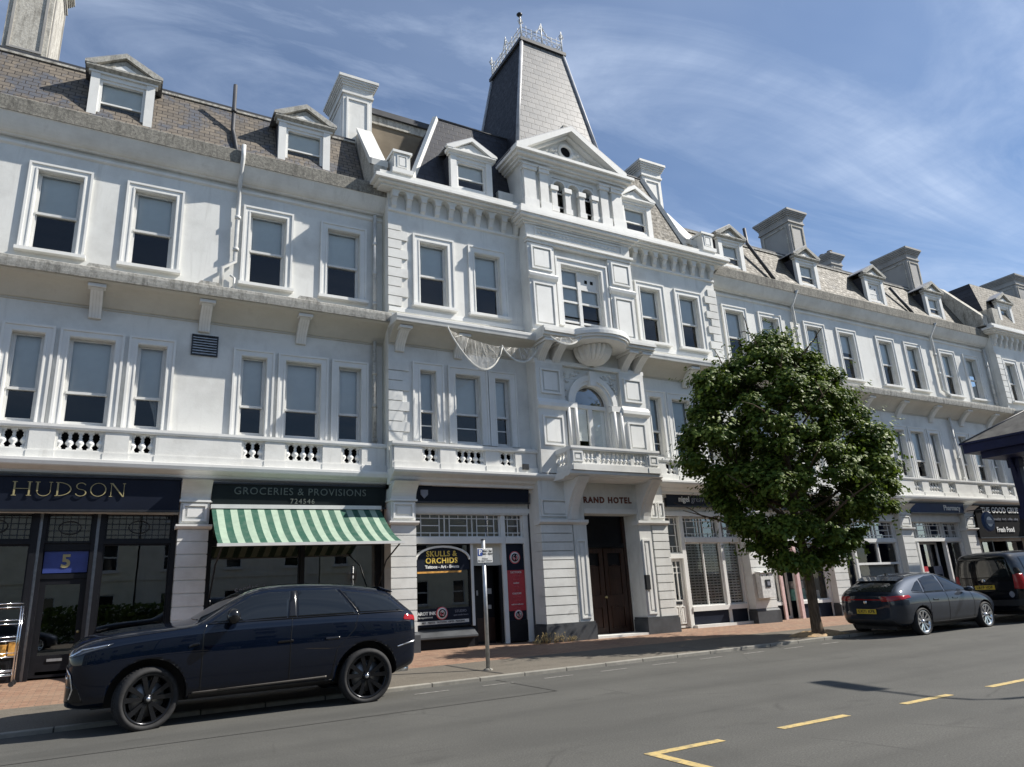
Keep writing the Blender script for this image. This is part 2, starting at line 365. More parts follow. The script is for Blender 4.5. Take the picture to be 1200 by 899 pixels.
class MB:
    """collects shapes and links them as ONE mesh object"""
    def __init__(s): s.v = []; s.f = []; s.mi = []; s.sm = []; s.mats = []; s.pc = []
    def mat(s, name):
        if name not in s.mats: s.mats.append(name)
        return s.mats.index(name)
    def add(s, vs, fs, m_, smooth=False):
        o = len(s.v); s.pc.append((o, len(s.f), len(s.f)+len(fs), len(vs))); s.v += [tuple(v) for v in vs]; i = s.mat(m_)
        for f in fs: s.f.append([o+k for k in f]); s.mi.append(i); s.sm.append(smooth)
        return s
    def box(s, x0, x1, y0, y1, z0, z1, m_):
        vs = [(x0,y0,z0),(x1,y0,z0),(x1,y1,z0),(x0,y1,z0),(x0,y0,z1),(x1,y0,z1),(x1,y1,z1),(x0,y1,z1)]
        return s.add(vs, [(0,3,2,1),(4,5,6,7),(0,1,5,4),(1,2,6,5),(2,3,7,6),(3,0,4,7)], m_)
    def prism(s, pts, axis, a0, a1, m_, smooth=False):
        n = len(pts)
        def P(p, a):
            return {'x': (a, p[0], p[1]), 'y': (p[0], a, p[1]), 'z': (p[0], p[1], a)}[axis]
        area = sum(pts[i][0]*pts[(i+1) % n][1]-pts[(i+1) % n][0]*pts[i][1] for i in range(n))
        if (area < 0) != (axis == 'y'): pts = pts[::-1]
        vs = [P(p, a0) for p in pts]+[P(p, a1) for p in pts]
        fs = [tuple(range(n-1, -1, -1)), tuple(range(n, 2*n))]
        if a1 < a0: fs = [f[::-1] for f in fs]
        for i in range(n):
            j = (i+1) % n
            f = (i, j, n+j, n+i)
            fs.append(f if a1 > a0 else f[::-1])
        return s.add(vs, fs, m_, smooth)
    def quad(s, a, b, c, d, m_): return s.add([a, b, c, d], [(0, 1, 2, 3)], m_)
    def lathe(s, c, prof, m_, n=12, axis='z', smooth=True, caps=True):
        vs = []; fs = []
        for r, h in prof:
            for k in range(n):
                a = 2*math.pi*k/n
                if axis == 'z': vs.append((c[0]+r*math.cos(a), c[1]+r*math.sin(a), c[2]+h))
                elif axis == 'y': vs.append((c[0]+r*math.cos(a), c[1]+h, c[2]-r*math.sin(a)))
                else: vs.append((c[0]+h, c[1]+r*math.cos(a), c[2]+r*math.sin(a)))
        for i in range(len(prof)-1):
            for k in range(n):
                k2 = (k+1) % n
                fs.append((i*n+k, i*n+k2, (i+1)*n+k2, (i+1)*n+k))
        s.add(vs, fs, m_, smooth)
        if caps:
            o = len(s.v)-len(vs); i = s.mat(m_)
            if prof[0][0] > 1e-5: s.f.append([o+k for k in range(n-1, -1, -1)]); s.mi.append(i); s.sm.append(False)
            if prof[-1][0] > 1e-5: s.f.append([o+(len(prof)-1)*n+k for k in range(n)]); s.mi.append(i); s.sm.append(False)
            p = s.pc[-1]; s.pc[-1] = (p[0], p[1], len(s.f), p[3])
        return s
    def tube(s, pts, r, m_, n=6, r2=None, smooth=True):
        pts = [Vector(p) for p in pts]; L = len(pts); vs = []; fs = []
        for i, p in enumerate(pts):
            d = (pts[min(i+1, L-1)]-pts[max(i-1, 0)])
            d = d.normalized() if d.length > 1e-9 else Vector((0, 0, 1))
            u = d.cross(Vector((0, 0, 1)) if abs(d.z) < 0.9 else Vector((1, 0, 0))).normalized(); w = d.cross(u)
            rr = r if r2 is None else r+(r2-r)*i/max(1, L-1)
            for k in range(n):
                a = 2*math.pi*k/n
                vs.append(p+u*rr*math.cos(a)+w*rr*math.sin(a))
        for i in range(L-1):
            for k in range(n):
                k2 = (k+1) % n
                fs.append((i*n+k, (i+1)*n+k, (i+1)*n+k2, i*n+k2))
        fs.append(tuple(range(n))); fs.append(tuple((L-1)*n+k for k in range(n-1, -1, -1)))
        return s.add(vs, fs, m_, smooth)
    def frame(s, x0, x1, z0, z1, w, y0, y1, m_, bottom=True):
        """rectangular frame, outer edge given, members butted"""
        s.box(x0, x0+w, y0, y1, z0, z1, m_); s.box(x1-w, x1, y0, y1, z0, z1, m_)
        s.box(x0+w, x1-w, y0, y1, z1-w, z1, m_)
        if bottom: s.box(x0+w, x1-w, y0, y1, z0, z0+w, m_)
        return s
    def panel(s, x0, x1, z0, z1, y, m_, w=0.05, d=0.03):
        """raised moulded panel on a face at depth y, facing -Y"""
        s.frame(x0, x1, z0, z1, w, y-d, y+0.01, m_)
        s.box(x0+w*2.2, x1-w*2.2, y-d*0.55, y+0.01, z0+w*2.2, z1-w*2.2, m_)
        return s
    def wall(s, x0, x1, z0, z1, yf, yb, holes, m_):
        xs = sorted({x0, x1, *[h[0] for h in holes], *[h[1] for h in holes]}); zl = sorted({z0, z1, *[h[2] for h in holes], *[h[3] for h in holes]})
        xs = [x for x in xs if x0 <= x <= x1]; zl = [z for z in zl if z0 <= z <= z1]
        for i in range(len(xs)-1):
            for j in range(len(zl)-1):
                cx = (xs[i]+xs[i+1])/2; cz = (zl[j]+zl[j+1])/2
                if any(h[0] < cx < h[1] and h[2] < cz < h[3] for h in holes): continue
                a, b, c, d = xs[i], xs[i+1], zl[j], zl[j+1]
                s.quad((a, yf, c), (b, yf, c), (b, yf, d), (a, yf, d), m_)
                s.quad((b, yb, c), (a, yb, c), (a, yb, d), (b, yb, d), m_)
        for a, b, c, d in holes:
            a, b, c, d = max(a, x0), min(b, x1), max(c, z0), min(d, z1)
            s.quad((a, yf, c), (a, yf, d), (a, yb, d), (a, yb, c), m_); s.quad((b, yf, c), (b, yb, c), (b, yb, d), (b, yf, d), m_)
            s.quad((a, yf, d), (b, yf, d), (b, yb, d), (a, yb, d), m_); s.quad((a, yf, c), (a, yb, c), (b, yb, c), (b, yf, c), m_)
        s.quad((x0, yf, z0), (x0, yf, z1), (x0, yb, z1), (x0, yb, z0), m_); s.quad((x1, yf, z0), (x1, yb, z0), (x1, yb, z1), (x1, yf, z1), m_)
        s.quad((x0, yf, z1), (x1, yf, z1), (x1, yb, z1), (x0, yb, z1), m_); s.quad((x0, yf, z0), (x0, yb, z0), (x1, yb, z0), (x1, yf, z0), m_)
        return s
    def clusters(s, tol):
        """groups of shapes that touch each other"""
        bx = []
        for o, f0, f1, nv in s.pc:
            P = s.v[o:o+nv]
            bx.append([min(p[i] for p in P)-tol for i in range(3)]+[max(p[i] for p in P)+tol for i in range(3)])
        par = list(range(len(bx)))
        def find(i):
            while par[i] != i: par[i] = par[par[i]]; i = par[i]
            return i
        for i in range(len(bx)):
            for j in range(i):
                if all(bx[i][k] <= bx[j][k+3] and bx[j][k] <= bx[i][k+3] for k in range(3)): par[find(i)] = find(j)
        g = {}
        for i in range(len(bx)): g.setdefault(find(i), []).append(i)
        return list(g.values())
    def build(s, name, parent=None, loc=(0, 0, 0), shear=False, fix=True, bevel=0, split=True, tol=0.02):
        if parent and split and shear and 1 < len(s.pc) < 120 and not name.endswith(("carving", "lettering", "lattice")):
            cl = s.clusters(tol)
            if 1 < len(cl) <= 12:
                cl.sort(key=len, reverse=True); first = None
                for c in cl:
                    q = MB(); q.mats = s.mats
                    for i in sorted(c):
                        o, f0, f1, nv = s.pc[i]; no = len(q.v); q.v += s.v[o:o+nv]
                        for k in range(f0, f1): q.f.append([a-o+no for a in s.f[k]]); q.mi.append(s.mi[k]); q.sm.append(s.sm[k])
                    used = sorted(set(q.mi)); q.mats = [s.mats[u] for u in used]; q.mi = [used.index(u) for u in q.mi]
                    ob = q.build(name, parent, loc, shear, fix, bevel, False)
                    first = first or ob
                return first
        me = bpy.data.meshes.new(name)
        vs = [(x, y, z+K*x) for x, y, z in s.v] if shear else s.v
        me.from_pydata(vs, [], s.f)
        for mn in s.mats: me.materials.append(MATS[mn])
        me.polygons.foreach_set("material_index", s.mi); me.polygons.foreach_set("use_smooth", s.sm)
        if fix:
            b = bmesh.new(); b.from_mesh(me)
            bmesh.ops.remove_doubles(b, verts=b.verts, dist=0.00001) if fix == 2 else None
            bmesh.ops.recalc_face_normals(b, faces=b.faces); b.to_mesh(me); b.free()
        me.update()
        o = bpy.data.objects.new(name, me); col.objects.link(o)
        o.location = loc
        if parent: o.parent = parent
        if bevel:
            bv = o.modifiers.new("bevel", 'BEVEL'); bv.width = bevel; bv.segments = 2; bv.limit_method = 'ANGLE'
        return o

def tag(o, label=None, cat=None, group=None, kind=None):
    if label: o["label"] = label
    if cat: o["category"] = cat
    if group: o["group"] = group
    if kind: o["kind"] = kind
    return o
def empty(name, loc=(0, 0, 0), rz=0.0):
    o = bpy.data.objects.new(name, None); col.objects.link(o); o.location = loc; o.rotation_euler = (0, 0, rz)
    o.empty_display_size = 0.2
    return o
def kids(o): return [c for c in bpy.data.objects if c.parent == o]
def copy_tree(o, parent=None, loc=None):
    c = o.copy(); col.objects.link(c)
    if parent: c.parent = parent
    if loc is not None: c.location = loc
    for ch in kids(o): copy_tree(ch, c)
    return c
def part_copy(o, parent, loc):
    return copy_tree(o, parent, loc)

def text_mesh(body, size, m_, name="lettering", extrude=0.006, align='CENTER', space=1.0, shear=0.0, bold=0.0, xscale=1.0):
    cu = bpy.data.curves.new(name, 'FONT'); cu.body = body; cu.size = size; cu.extrude = extrude; cu.align_x = align; cu.align_y = 'CENTER'
    cu.space_character = space; cu.shear = shear; cu.offset = bold; cu.resolution_u = 3
    ob = bpy.data.objects.new(name, cu); col.objects.link(ob)
    bpy.context.view_layer.update()
    me = bpy.data.meshes.new_from_object(ob.evaluated_get(bpy.context.evaluated_depsgraph_get()))
    bpy.data.objects.remove(ob); bpy.data.curves.remove(cu)
    # stand it up facing -Y
    me.transform(Matrix.Rotation(R(90), 4, 'X') @ Matrix.Scale(xscale, 4, (1, 0, 0)))
    me.materials.clear(); me.materials.append(MATS[m_])
    return me
def text(body, size, m_, loc, parent=None, name="lettering", rz=0.0, **k):
    o = bpy.data.objects.new(name, text_mesh(body, size, m_, name, **k)); col.objects.link(o)
    o.location = loc; o.rotation_euler = (0, 0, rz)
    if parent: o.parent = parent
    return o
# ------------------------------------------------------------------ ground, road, pavement
FY = 17.6          # back edge of the footway
def ground_z(x, y):
    """height of the footway"""
    xb = max(-12, min(46, x))
    zf = 0.34+K*xb
    zk = 0.06
    t = max(0.0, min(1.0, (y-12.42)/(FY-12.42)))
    return zk+(zf-zk)*t
b = MB(); b.quad((-500, -300, -0.03), (600, -300, -0.03), (600, 700, -0.03), (-500, 700, -0.03), "road_asphalt")
tag(b.build("ground"), kind="structure")
b = MB(); b.quad((-120, -6.0, 0), (220, -6.0, 0), (220, 12.3, 0), (-120, 12.3, 0), "road_asphalt")
tag(b.build("road"), kind="structure")
b = MB()
xs = [-120, -60, -12]+[-11+i for i in range(58)]+[60, 120, 220]
def strip(b, y0, y1, m_, ny=3, dz=0.0):
    for i in range(len(xs)-1):
        for j in range(ny):
            ya = y0+(y1-y0)*j/ny; yb = y0+(y1-y0)*(j+1)/ny
            P = lambda x, y: (x, y, ground_z(x, y)+dz)
            b.quad(P(xs[i], ya), P(xs[i+1], ya), P(xs[i+1], yb), P(xs[i], yb), m_)
strip(b, 12.42, 14.35, "footway_asphalt"); strip(b, 14.35, 18.6, "brick_pavers", 6)
tag(b.build("pavement", fix=2), kind="structure")
b = MB(); b.box(-120, 220, 12.28, 12.42, -0.02, 0.062, "kerb_stone")
tag(b.build("kerb", bevel=0.012), kind="structure")
b = MB()
b.box(-120, 220, -6.14, -6.0, -0.02, 0.11, "kerb_stone"); b.box(-120, 220, -16.5, -6.14, -0.02, 0.10, "footway_asphalt")
tag(b.build("far_pavement"), kind="structure")
# painted markings: worn white dashes of the kerbside bay, yellow bay dashes
b = MB()
x = 4.48
while x < 16:
    w = 0.6; b.quad((x, 11.585, 0.004), (x+w, 11.585, 0.004), (x+w, 11.655, 0.004), (x, 11.655, 0.004), "white_marking"); x += 1.22
tag(b.build("kerbside_dash_marking"), kind="structure")
b = MB()
for x0, x1 in ((4.55, 5.36), (6.18, 7.22), (8.22, 9.15), (10.0, 10.95), (11.85, 12.8)):
    b.quad((x0, 5.66, 0.004), (x1, 5.66, 0.004), (x1, 5.77, 0.004), (x0, 5.77, 0.004), "yellow_marking")
b.quad((4.44, 3.6, 0.004), (4.55, 3.6, 0.004), (4.55, 5.77, 0.004), (4.44, 5.77, 0.004), "yellow_marking")
tag(b.build("bay_marking"), kind="structure")
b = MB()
def dark_strip(pts, w, m_="tar_and_wire_shadow", dz=0.004):
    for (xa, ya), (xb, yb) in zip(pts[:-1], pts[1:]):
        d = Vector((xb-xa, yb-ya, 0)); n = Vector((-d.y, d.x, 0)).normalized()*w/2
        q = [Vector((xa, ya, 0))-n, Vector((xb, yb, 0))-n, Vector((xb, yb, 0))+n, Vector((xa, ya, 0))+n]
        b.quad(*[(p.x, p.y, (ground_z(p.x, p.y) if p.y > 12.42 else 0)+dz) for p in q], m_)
dark_strip([(6.55, 12.5), (6.35, 13.3), (6.2, 14.3)], 0.07)  # shadow of an overhead wire, laid on the footway as a dark strip
dark_strip([(-4, 10.1), (2, 10.02), (6.2, 10.06)], 0.025); dark_strip([(6.2, 10.06), (6.25, 12.2)], 0.025)
tag(b.build("seams_and_wire_shadow"), kind="structure")
# ------------------------------------------------------------------ windows
_wc = {}
def window(parent, x, y, z, w, h, rail=0.5, aw=0.165, blind=1.0, curtain=0, bars=0, sill=True, name="window", arch=True):
    """sash window: opening w x h, its foot centre at x, z on a wall face at y"""
    key = (round(w, 3), round(h, 3), rail, aw, round(blind, 2), curtain, bars, sill, name, arch)
    loc = (x, y, z+zs(x))
    if key in _wc: return copy_tree(_wc[key], parent, loc)
    b = MB(); hw = w/2
    if arch:
        b.frame(-hw-aw, hw+aw, -0.02, h+aw, aw, -0.035, 0.005, "white_paint", bottom=False)
        b.frame(-hw-aw-0.022, hw+aw+0.022, -0.02, h+aw+0.022, 0.05, -0.062, -0.003, "white_paint", bottom=False)
        b.frame(-hw-0.045, hw+0.045, -0.02, h+0.045, 0.03, -0.048, -0.034, "white_paint", bottom=False)
    if sill: b.box(-hw-aw-0.06, hw+aw+0.06, -0.15, 0.12, -0.10, -0.021, "white_paint")
    st = 0.045
    b.frame(-hw, hw, 0, h, st, 0.12, 0.20, "frame_paint")
    rz = h*rail
    b.box(-hw+st, hw-st, 0.10, 0.19, rz-0.028, rz+0.028, "frame_paint")
    # sash stiles, lower sash set back
    b.box(-hw+st, -hw+st+0.03, 0.135, 0.17, rz+0.028, h-st, "frame_paint"); b.box(hw-st-0.03, hw-st, 0.135, 0.17, rz+0.028, h-st, "frame_paint")
    b.box(-hw+st, -hw+st+0.03, 0.155, 0.19, st, rz-0.028, "frame_paint"); b.box(hw-st-0.03, hw-st, 0.155, 0.19, st, rz-0.028, "frame_paint")
    b.box(-hw+st+0.03, hw-st-0.03, 0.155, 0.19, st, st+0.05, "frame_paint")
    for k in range(bars):
        zz_ = st+0.05+(rz-0.08-st)*(k+1)/(bars+1)
        b.box(-hw+st+0.03, hw-st-0.03, 0.157, 0.183, zz_-0.016, zz_+0.016, "frame_paint")
    o = b.build(name, parent, loc)
    g = MB()
    g.quad((-hw+st, 0.15, rz), (hw-st, 0.15, rz), (hw-st, 0.15, h-st), (-hw+st, 0.15, h-st), "window_glass")
    g.quad((-hw+st, 0.172, st), (hw-st, 0.172, st), (hw-st, 0.172, rz), (-hw+st, 0.172, rz), "window_glass")
    g.build("pane", o, fix=False)
    if blind > 0:
        d = MB(); zb = rz+(h-rz)*(1-blind)
        d.box(-hw+0.03, hw-0.03, 0.225, 0.232, zb, h-0.02, "blind_fabric"); d.box(-hw+0.03, hw-0.03, 0.218, 0.24, zb-0.03, zb, "blind_fabric")
        d.build("blind", o)
    if curtain:
        d = MB(); n = 14
        for k in range(n):
            def cx(i, t):
                u = i/n; wd = (0.10+0.30*t**1.6)*w
                xx = u*wd
                return (-hw+0.03+xx if curtain < 0 else hw-0.03-xx)
            for q in range(8):
                t0, t1 = q/8, (q+1)/8
                y0 = 0.27+0.025*math.sin(k*1.9); y1 = 0.27+0.025*math.sin((k+1)*1.9)
                d.quad((cx(k, t0), y0, rz*t0), (cx(k+1, t0), y1, rz*t0), (cx(k+1, t1), y1, rz*t1), (cx(k, t1), y0, rz*t1), "curtain_lace")
        d.build("curtain", o)
    _wc[key] = o
    return o

_bal = {}
def baluster(parent, x, y, z, h):
    k = round(h, 3)
    if k not in _bal:
        s = h/0.33
        b = MB(); r = 0.062
        b.box(-0.055, 0.055, -0.055, 0.055, 0, 0.03*s, "white_paint")
        b.lathe((0, 0, 0), [(0.04, 0.03*s), (0.05, 0.045*s), (0.030, 0.06*s), (0.082, 0.11*s), (0.080, 0.14*s), (0.026, 0.215*s), (0.040, 0.24*s), (0.028, 0.262*s), (0.048, 0.30*s)], "white_paint", 10)
        b.box(-0.055, 0.055, -0.055, 0.055, 0.30*s, 0.33*s, "white_paint")
        _bal[k] = b.build("baluster", parent, (x, y, z+zs(x)))
        return _bal[k]
    return copy_tree(_bal[k], parent, (x, y, z+zs(x)))

def balustrade(parent, x0, x1, yf, z0, z1, openings, name="balustrade", end_returns=True, back=True):
    """solid dwarf parapet with groups of balusters; openings = (x centre, width, count)"""
    b = MB(); th = 0.16
    zo0, zo1 = z0+0.21, z1-0.13
    holes = [(c-w/2, c+w/2, zo0, zo1) for c, w, n in openings]
    b.wall(x0, x1, z0+0.17, z1-0.105, yf, yf+th, holes, "white_stucco")
    b.box(x0-0.01, x1+0.01, yf-0.075, yf+th, z0, z0+0.168, "white_stucco")
    b.prism([(yf-0.06, z1-0.103), (yf-0.075, z1-0.06), (yf-0.075, z1), (yf+th+0.05, z1+0.01), (yf+th+0.05, z1-0.103)], 'x', x0-0.01, x1+0.01, "white_paint")
    # plain pedestals between the groups
    ops = sorted(openings)
    edges = [(x0+0.02, None)]
    segs = []; last = x0
    for c, w, n in ops:
        segs.append((last, c-w/2)); last = c+w/2
    segs.append((last, x1))
    for a, c in segs:
        if c-a > 0.22:
            m_ = min(0.05, (c-a)*0.1)
            b.box(a+m_, c-m_, yf-0.035, yf+0.002, z0+0.17, z1-0.105, "white_stucco")
            b.box(a+m_-0.015, c-m_+0.015, yf-0.09, yf-0.074, z0+0.002, z0+0.15, "white_stucco")
    o = b.build(name, parent, shear=True)
    for c, w, n in openings:
        for k in range(n+2):
            xx = c-w/2+0.02+(w-0.04)*k/(n+1)
            baluster(o, xx, yf+th/2, zo0, zo1-zo0)
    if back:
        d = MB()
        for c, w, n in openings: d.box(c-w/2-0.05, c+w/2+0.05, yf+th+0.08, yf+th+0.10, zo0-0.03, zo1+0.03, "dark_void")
        d.build("dark_backing", o, shear=True)  # dark panels standing for the windows reaching down behind the balusters
    return o

def bracket(parent, x, yw, ztop, zbot, depth, w=0.25):
    b = MB(); n = 10; H = ztop-zbot
    cur = [(-depth*(0.12+0.88*(k/n)**1.8), -H+(H-0.08)*k/n) for k in range(n+1)]
    b.prism([(0, -H)]+cur+[(0, -0.08)], 'x', -w/2, w/2, "white_stucco")
    for k in range(4):
        xx = -w/2+w*(k+0.5)/4
        b.prism([(0, -H+0.02)]+[(p[0]-0.02, p[1]+0.01) for p in cur[:-1]]+[(0, cur[-2][1]+0.01)], 'x', xx-0.022, xx+0.022, "white_paint")
    b.box(-w/2-0.05, w/2+0.05, -depth-0.05, 0, -0.07, 0.0, "white_paint")
    return b.build("bracket", parent, (x, yw, ztop+zs(x)))

def ledge(parent, x0, x1, yw, depth, zin, zb, zt, m_top="ledge_stone", returns=0):
    """projecting band with a coved underside"""
    y = yw-depth
    b = MB(); n = 6
    pts = [(yw+0.01, zin-0.05), (yw-0.03, zin-0.05), (yw-0.03, zin)]
    for k in range(n+1):
        t = k/n; pts.append((yw-0.06-(depth*0.78)*t, zin+(zb-zin)*(1-(1-t)**2)*0.9))
    pts += [(y+0.05, zb-0.01), (y+0.05, zb), (yw+0.01, zb)]
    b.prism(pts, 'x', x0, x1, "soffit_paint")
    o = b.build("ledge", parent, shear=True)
    c = MB()
    c.prism([(y, zb+0.002), (y-0.012, zb+0.06), (y-0.03, zt-0.09), (y-0.03, zt-0.02), (y, zt), (yw+0.01, zt+0.10), (yw+0.01, zb+0.002)], 'x', x0-0.02, x1+0.02, m_top)
    c.build("ledge_coping", o, shear=True)
    return o

def pier(parent, x0, x1, yf, yb, z0, zcap, ztop, plinth="plinth_grey", name="pier"):
    """rusticated shop pier with panel block and flared head"""
    b = MB()
    b.box(x0+0.015, x1-0.015, yf+0.02, yb, z0-0.3, ztop, "white_stucco")
    b.box(x0-0.05, x1+0.05, yf-0.06, yb-0.02, z0-0.3, z0+0.36, plinth)
    b.prism([(yf-0.06, z0+0.362), (yf, z0+0.42), (yb-0.03, z0+0.42), (yb-0.03, z0+0.362)], 'x', x0-0.03, x1+0.03, plinth)
    z = z0+0.425; n = max(1, round((zcap-z)/0.262)); dz = (zcap-z)/n
    for k in range(n): b.box(x0, x1, yf, yb-0.04, z+k*dz+0.012, z+(k+1)*dz-0.012, "white_stucco")
    b.prism([(yf-0.03, zcap), (yf-0.10, zcap+0.05), (yf-0.10, zcap+0.09), (yb-0.05, zcap+0.09), (yb-0.05, zcap)], 'x', x0-0.06, x1+0.06, "white_paint")
    b.box(x0+0.01, x1-0.01, yf, yb-0.045, zcap+0.12, zcap+0.58, "white_stucco")
    b.panel(x0+0.06, x1-0.06, zcap+0.16, zcap+0.54, yf, "white_paint", 0.045, 0.04)
    b.box(x0-0.03, x1+0.03, yf-0.05, yb-0.05, zcap+0.585, zcap+0.63, "white_paint")
    pts = []
    for k in range(7):
        t = k/6; pts.append((yf-0.02-0.32*t**2.2, zcap+0.634+(ztop-zcap-0.634)*t))
    b.prism(pts+[(yb-0.05, ztop), (yb-0.05, zcap+0.634)], 'x', x0, x1, "white_stucco")
    return b.build(name, parent, shear=True)

def shop_cornice(parent, x0, x1, yw, yedge, z0, z1):
    b = MB()
    d = yw-yedge
    b.prism([(yw, z0), (yw-d*0.30, z0), (yw-d*0.34, z0+0.07), (yw-d*0.55, z0+0.12), (yw-d*0.62, z0+0.17), (yw-d*0.92, z0+0.24), (yw-d*0.96, z0+0.26), (yedge, z1-0.07), (yedge, z1-0.012), (yedge+0.04, z1), (yw, z1)], 'x', x0, x1, "white_paint")
    return b.build("shop_cornice", parent, shear=True)

def roof_cornice(parent, x0, x1, yw, yedge, z0, z1, z2, mtop="mossy_stone", m_="white_stucco", name="cornice"):
    d = yw-yedge
    b = MB(); pts = [(yw, z0), (yw-d*0.25, z0)]
    for k in range(7):
        t = k/6; pts.append((yw-d*(0.3+0.66*t), z0+0.03+(z1-z0-0.06)*(t**1.7)))
    pts += [(yedge, z1-0.01), (yw, z1-0.01)]
    b.prism(pts, 'x', x0, x1, m_)
    o = b.build(name, parent, shear=True)
    c = MB(); c.prism([(yedge-0.02, z1-0.008), (yedge-0.03, z2-0.03), (yedge, z2), (yedge+0.3, z2+0.01), (yedge+0.3, z1-0.008)], 'x', x0-0.005, x1+0.005, mtop)
    c.build("parapet_coping", o, shear=True)
    return o

_dc = {}
def dormer(parent, x, y, z, w=1.5, h=1.2, white="white_paint", stone="ledge_stone", boarded=False, flash=True):
    """pedimented dormer: foot centre at x,z, front face at y"""
    key = (w, h, white, stone, boarded)
    loc = (x, y, z+zs(x))
    if key in _dc: return copy_tree(_dc[key], parent, loc)
    b = MB(); hw = w/2; pw = 0.2
    D = 1.5
    b.box(-hw+0.04, -hw+0.04+pw, -0.03, 0.12, -0.5, h, white); b.box(hw-0.04-pw, hw-0.04, -0.03, 0.12, -0.5, h, white)
    iw = hw-0.04-pw
    b.box(-iw, iw, 0.0, 0.12, h-0.12, h, white); b.box(-iw, iw, 0.0, 0.12, -0.5, 0.03, white)
    # inner moulded frame
    b.frame(-iw, iw, 0.03, h-0.12, 0.07, 0.03, 0.15, white)
    b.box(-iw+0.07, iw-0.07, 0.08, 0.14, 0.36*h, 0.36*h+0.045, white)
    b.box(-hw-0.02, hw+0.02, -0.05, 0.12, h+0.002, h+0.06, white)
    b.prism([(-0.06, h+0.062), (-0.14, h+0.12), (-0.14, h+0.17), (0.12, h+0.17), (0.12, h+0.062)], 'x', -hw-0.08, hw+0.08, stone)
    o = b.build("dormer", parent, loc)
    p = MB(); a = hw+0.12; ph = 0.46; z0 = h+0.172
    p.prism([(-a+0.22, z0), (a-0.22, z0), (0, z0+ph-0.11)], 'y', -0.055, 0.1, stone)
    for s in (-1, 1):
        p.prism([(s*a, z0), (s*a, z0+0.05), (0, z0+ph+0.05), (0, z0+ph-0.07), (s*(a-0.22), z0)], 'y', -0.15, -0.02, stone)
    p.prism([(-0.28, z0+0.05), (0.28, z0+0.05), (0, z0+0.2)], 'y', -0.075, -0.056, white)
    p.build("pediment", o)
    for xa in (-hw+0.03, hw-0.06):
        s = MB(); s.box(xa, xa+0.03, 0.12, D, -0.6, h+0.06, "dark_and_shaded_slate"); s.build("cheek", o)
    r = MB()
    for q in (-1, 1):
        r.prism([(q*a, z0+0.052), (q*a, z0+0.09), (0, z0+ph+0.092), (0, z0+ph+0.052)], 'y', -0.13, D+0.5, "lead")
    r.build("dormer_roof", o)
    if boarded:
        g = MB(); g.box(-iw+0.07, iw-0.07, 0.09, 0.11, 0.1, h-0.19, "goods_white")
        for xx, zz_ in ((-0.14, 0.72), (0.12, 0.62)): g.box(xx-0.03, xx+0.03, 0.08, 0.089, zz_, zz_+0.07, "dark_void")
        g.build("board", o)
    else:
        g = MB(); g.quad((-iw+0.07, 0.12, 0.1), (iw-0.07, 0.12, 0.1), (iw-0.07, 0.12, h-0.19), (-iw+0.07, 0.12, h-0.19), "window_glass"); g.build("pane", o, fix=False)
        d = MB(); d.box(-iw+0.05, iw-0.05, 0.17, 0.18, 0.36*h, h-0.16, "blind_fabric"); d.build("blind", o)
    k = MB(); k.box(-iw, iw, 0.5, 0.52, -0.4, h, "dark_void"); k.build("attic_void", o)
    _dc[key] = o
    return o

def chimney(parent, x, y, z0, z1, w, d, m_="grey_render", mp=None, pots=0, white=False):
    """wide chimney stack, front face at y, running back d"""
    mp = mp or m_
    b = MB(); hw = w/2; H = z1-z0
    b.box(-hw, hw, 0, d, 0, H-0.55, m_)
    b.box(-hw-0.07, hw+0.07, -0.07, d+0.07, 0, 0.28, m_)
    b.box(-hw-0.05, hw+0.05, -0.05, d+0.05, H-0.62, H-0.55, m_)
    b.box(-hw-0.02, hw+0.02, -0.02, d+0.02, H-0.55, H-0.40, m_)
    for i in range(4):
        e = 0.03+0.038*i; b.box(-hw-e, hw+e, -e, d+e, H-0.40+0.07*i, H-0.40+0.07*(i+1)-0.002, m_)
    b.box(-hw-0.18, hw+0.18, -0.18, d+0.18, H-0.122, H-0.03, m_)
    b.box(-hw-0.11, hw+0.11, -0.11, d+0.11, H-0.028, H, m_)
    # recessed panels front and sides
    b.frame(-hw+0.10, hw-0.10, 0.42, H-0.75, 0.06, -0.035, 0.005, mp)
    for s in (-1, 1):
        x0, x1 = (hw-0.005, hw+0.03) if s > 0 else (-hw-0.03, -hw+0.005)
        for ya, yb, za, zb in ((0.2, d-0.2, 0.42, 0.48), (0.2, d-0.2, H-0.81, H-0.75), (0.14, 0.2, 0.42, H-0.75), (d-0.2, d-0.14, 0.42, H-0.75)): b.box(x0, x1, ya, yb, za, zb, mp)
    for k in range(pots):
        yy = d*(k+0.5)/pots
        b.lathe((0, yy, H), [(0.15, 0), (0.15, 0.05), (0.11, 0.08), (0.10, 0.20), (0.13, 0.22), (0.13, 0.26)], "brown_board", 12)
    return b.build("chimney", parent, (x, y, z0+zs(x)))

def downpipe(parent, pts, r=0.05, m_="pipe_paint"):
    b = MB(); b.tube(pts, r, m_, 8)
    for p, q in zip(pts[:-1], pts[1:]):
        if abs(q[2]-p[2]) > 0.9:
            for k in range(1, int(abs(q[2]-p[2])/0.9)+1):
                zc = max(p[2], q[2])-0.9*k
                b.lathe((p[0], p[1], zc), [(r*1.35, -0.04), (r*1.35, 0.04)], m_, 8)
    return b.build("downpipe", parent, shear=True)

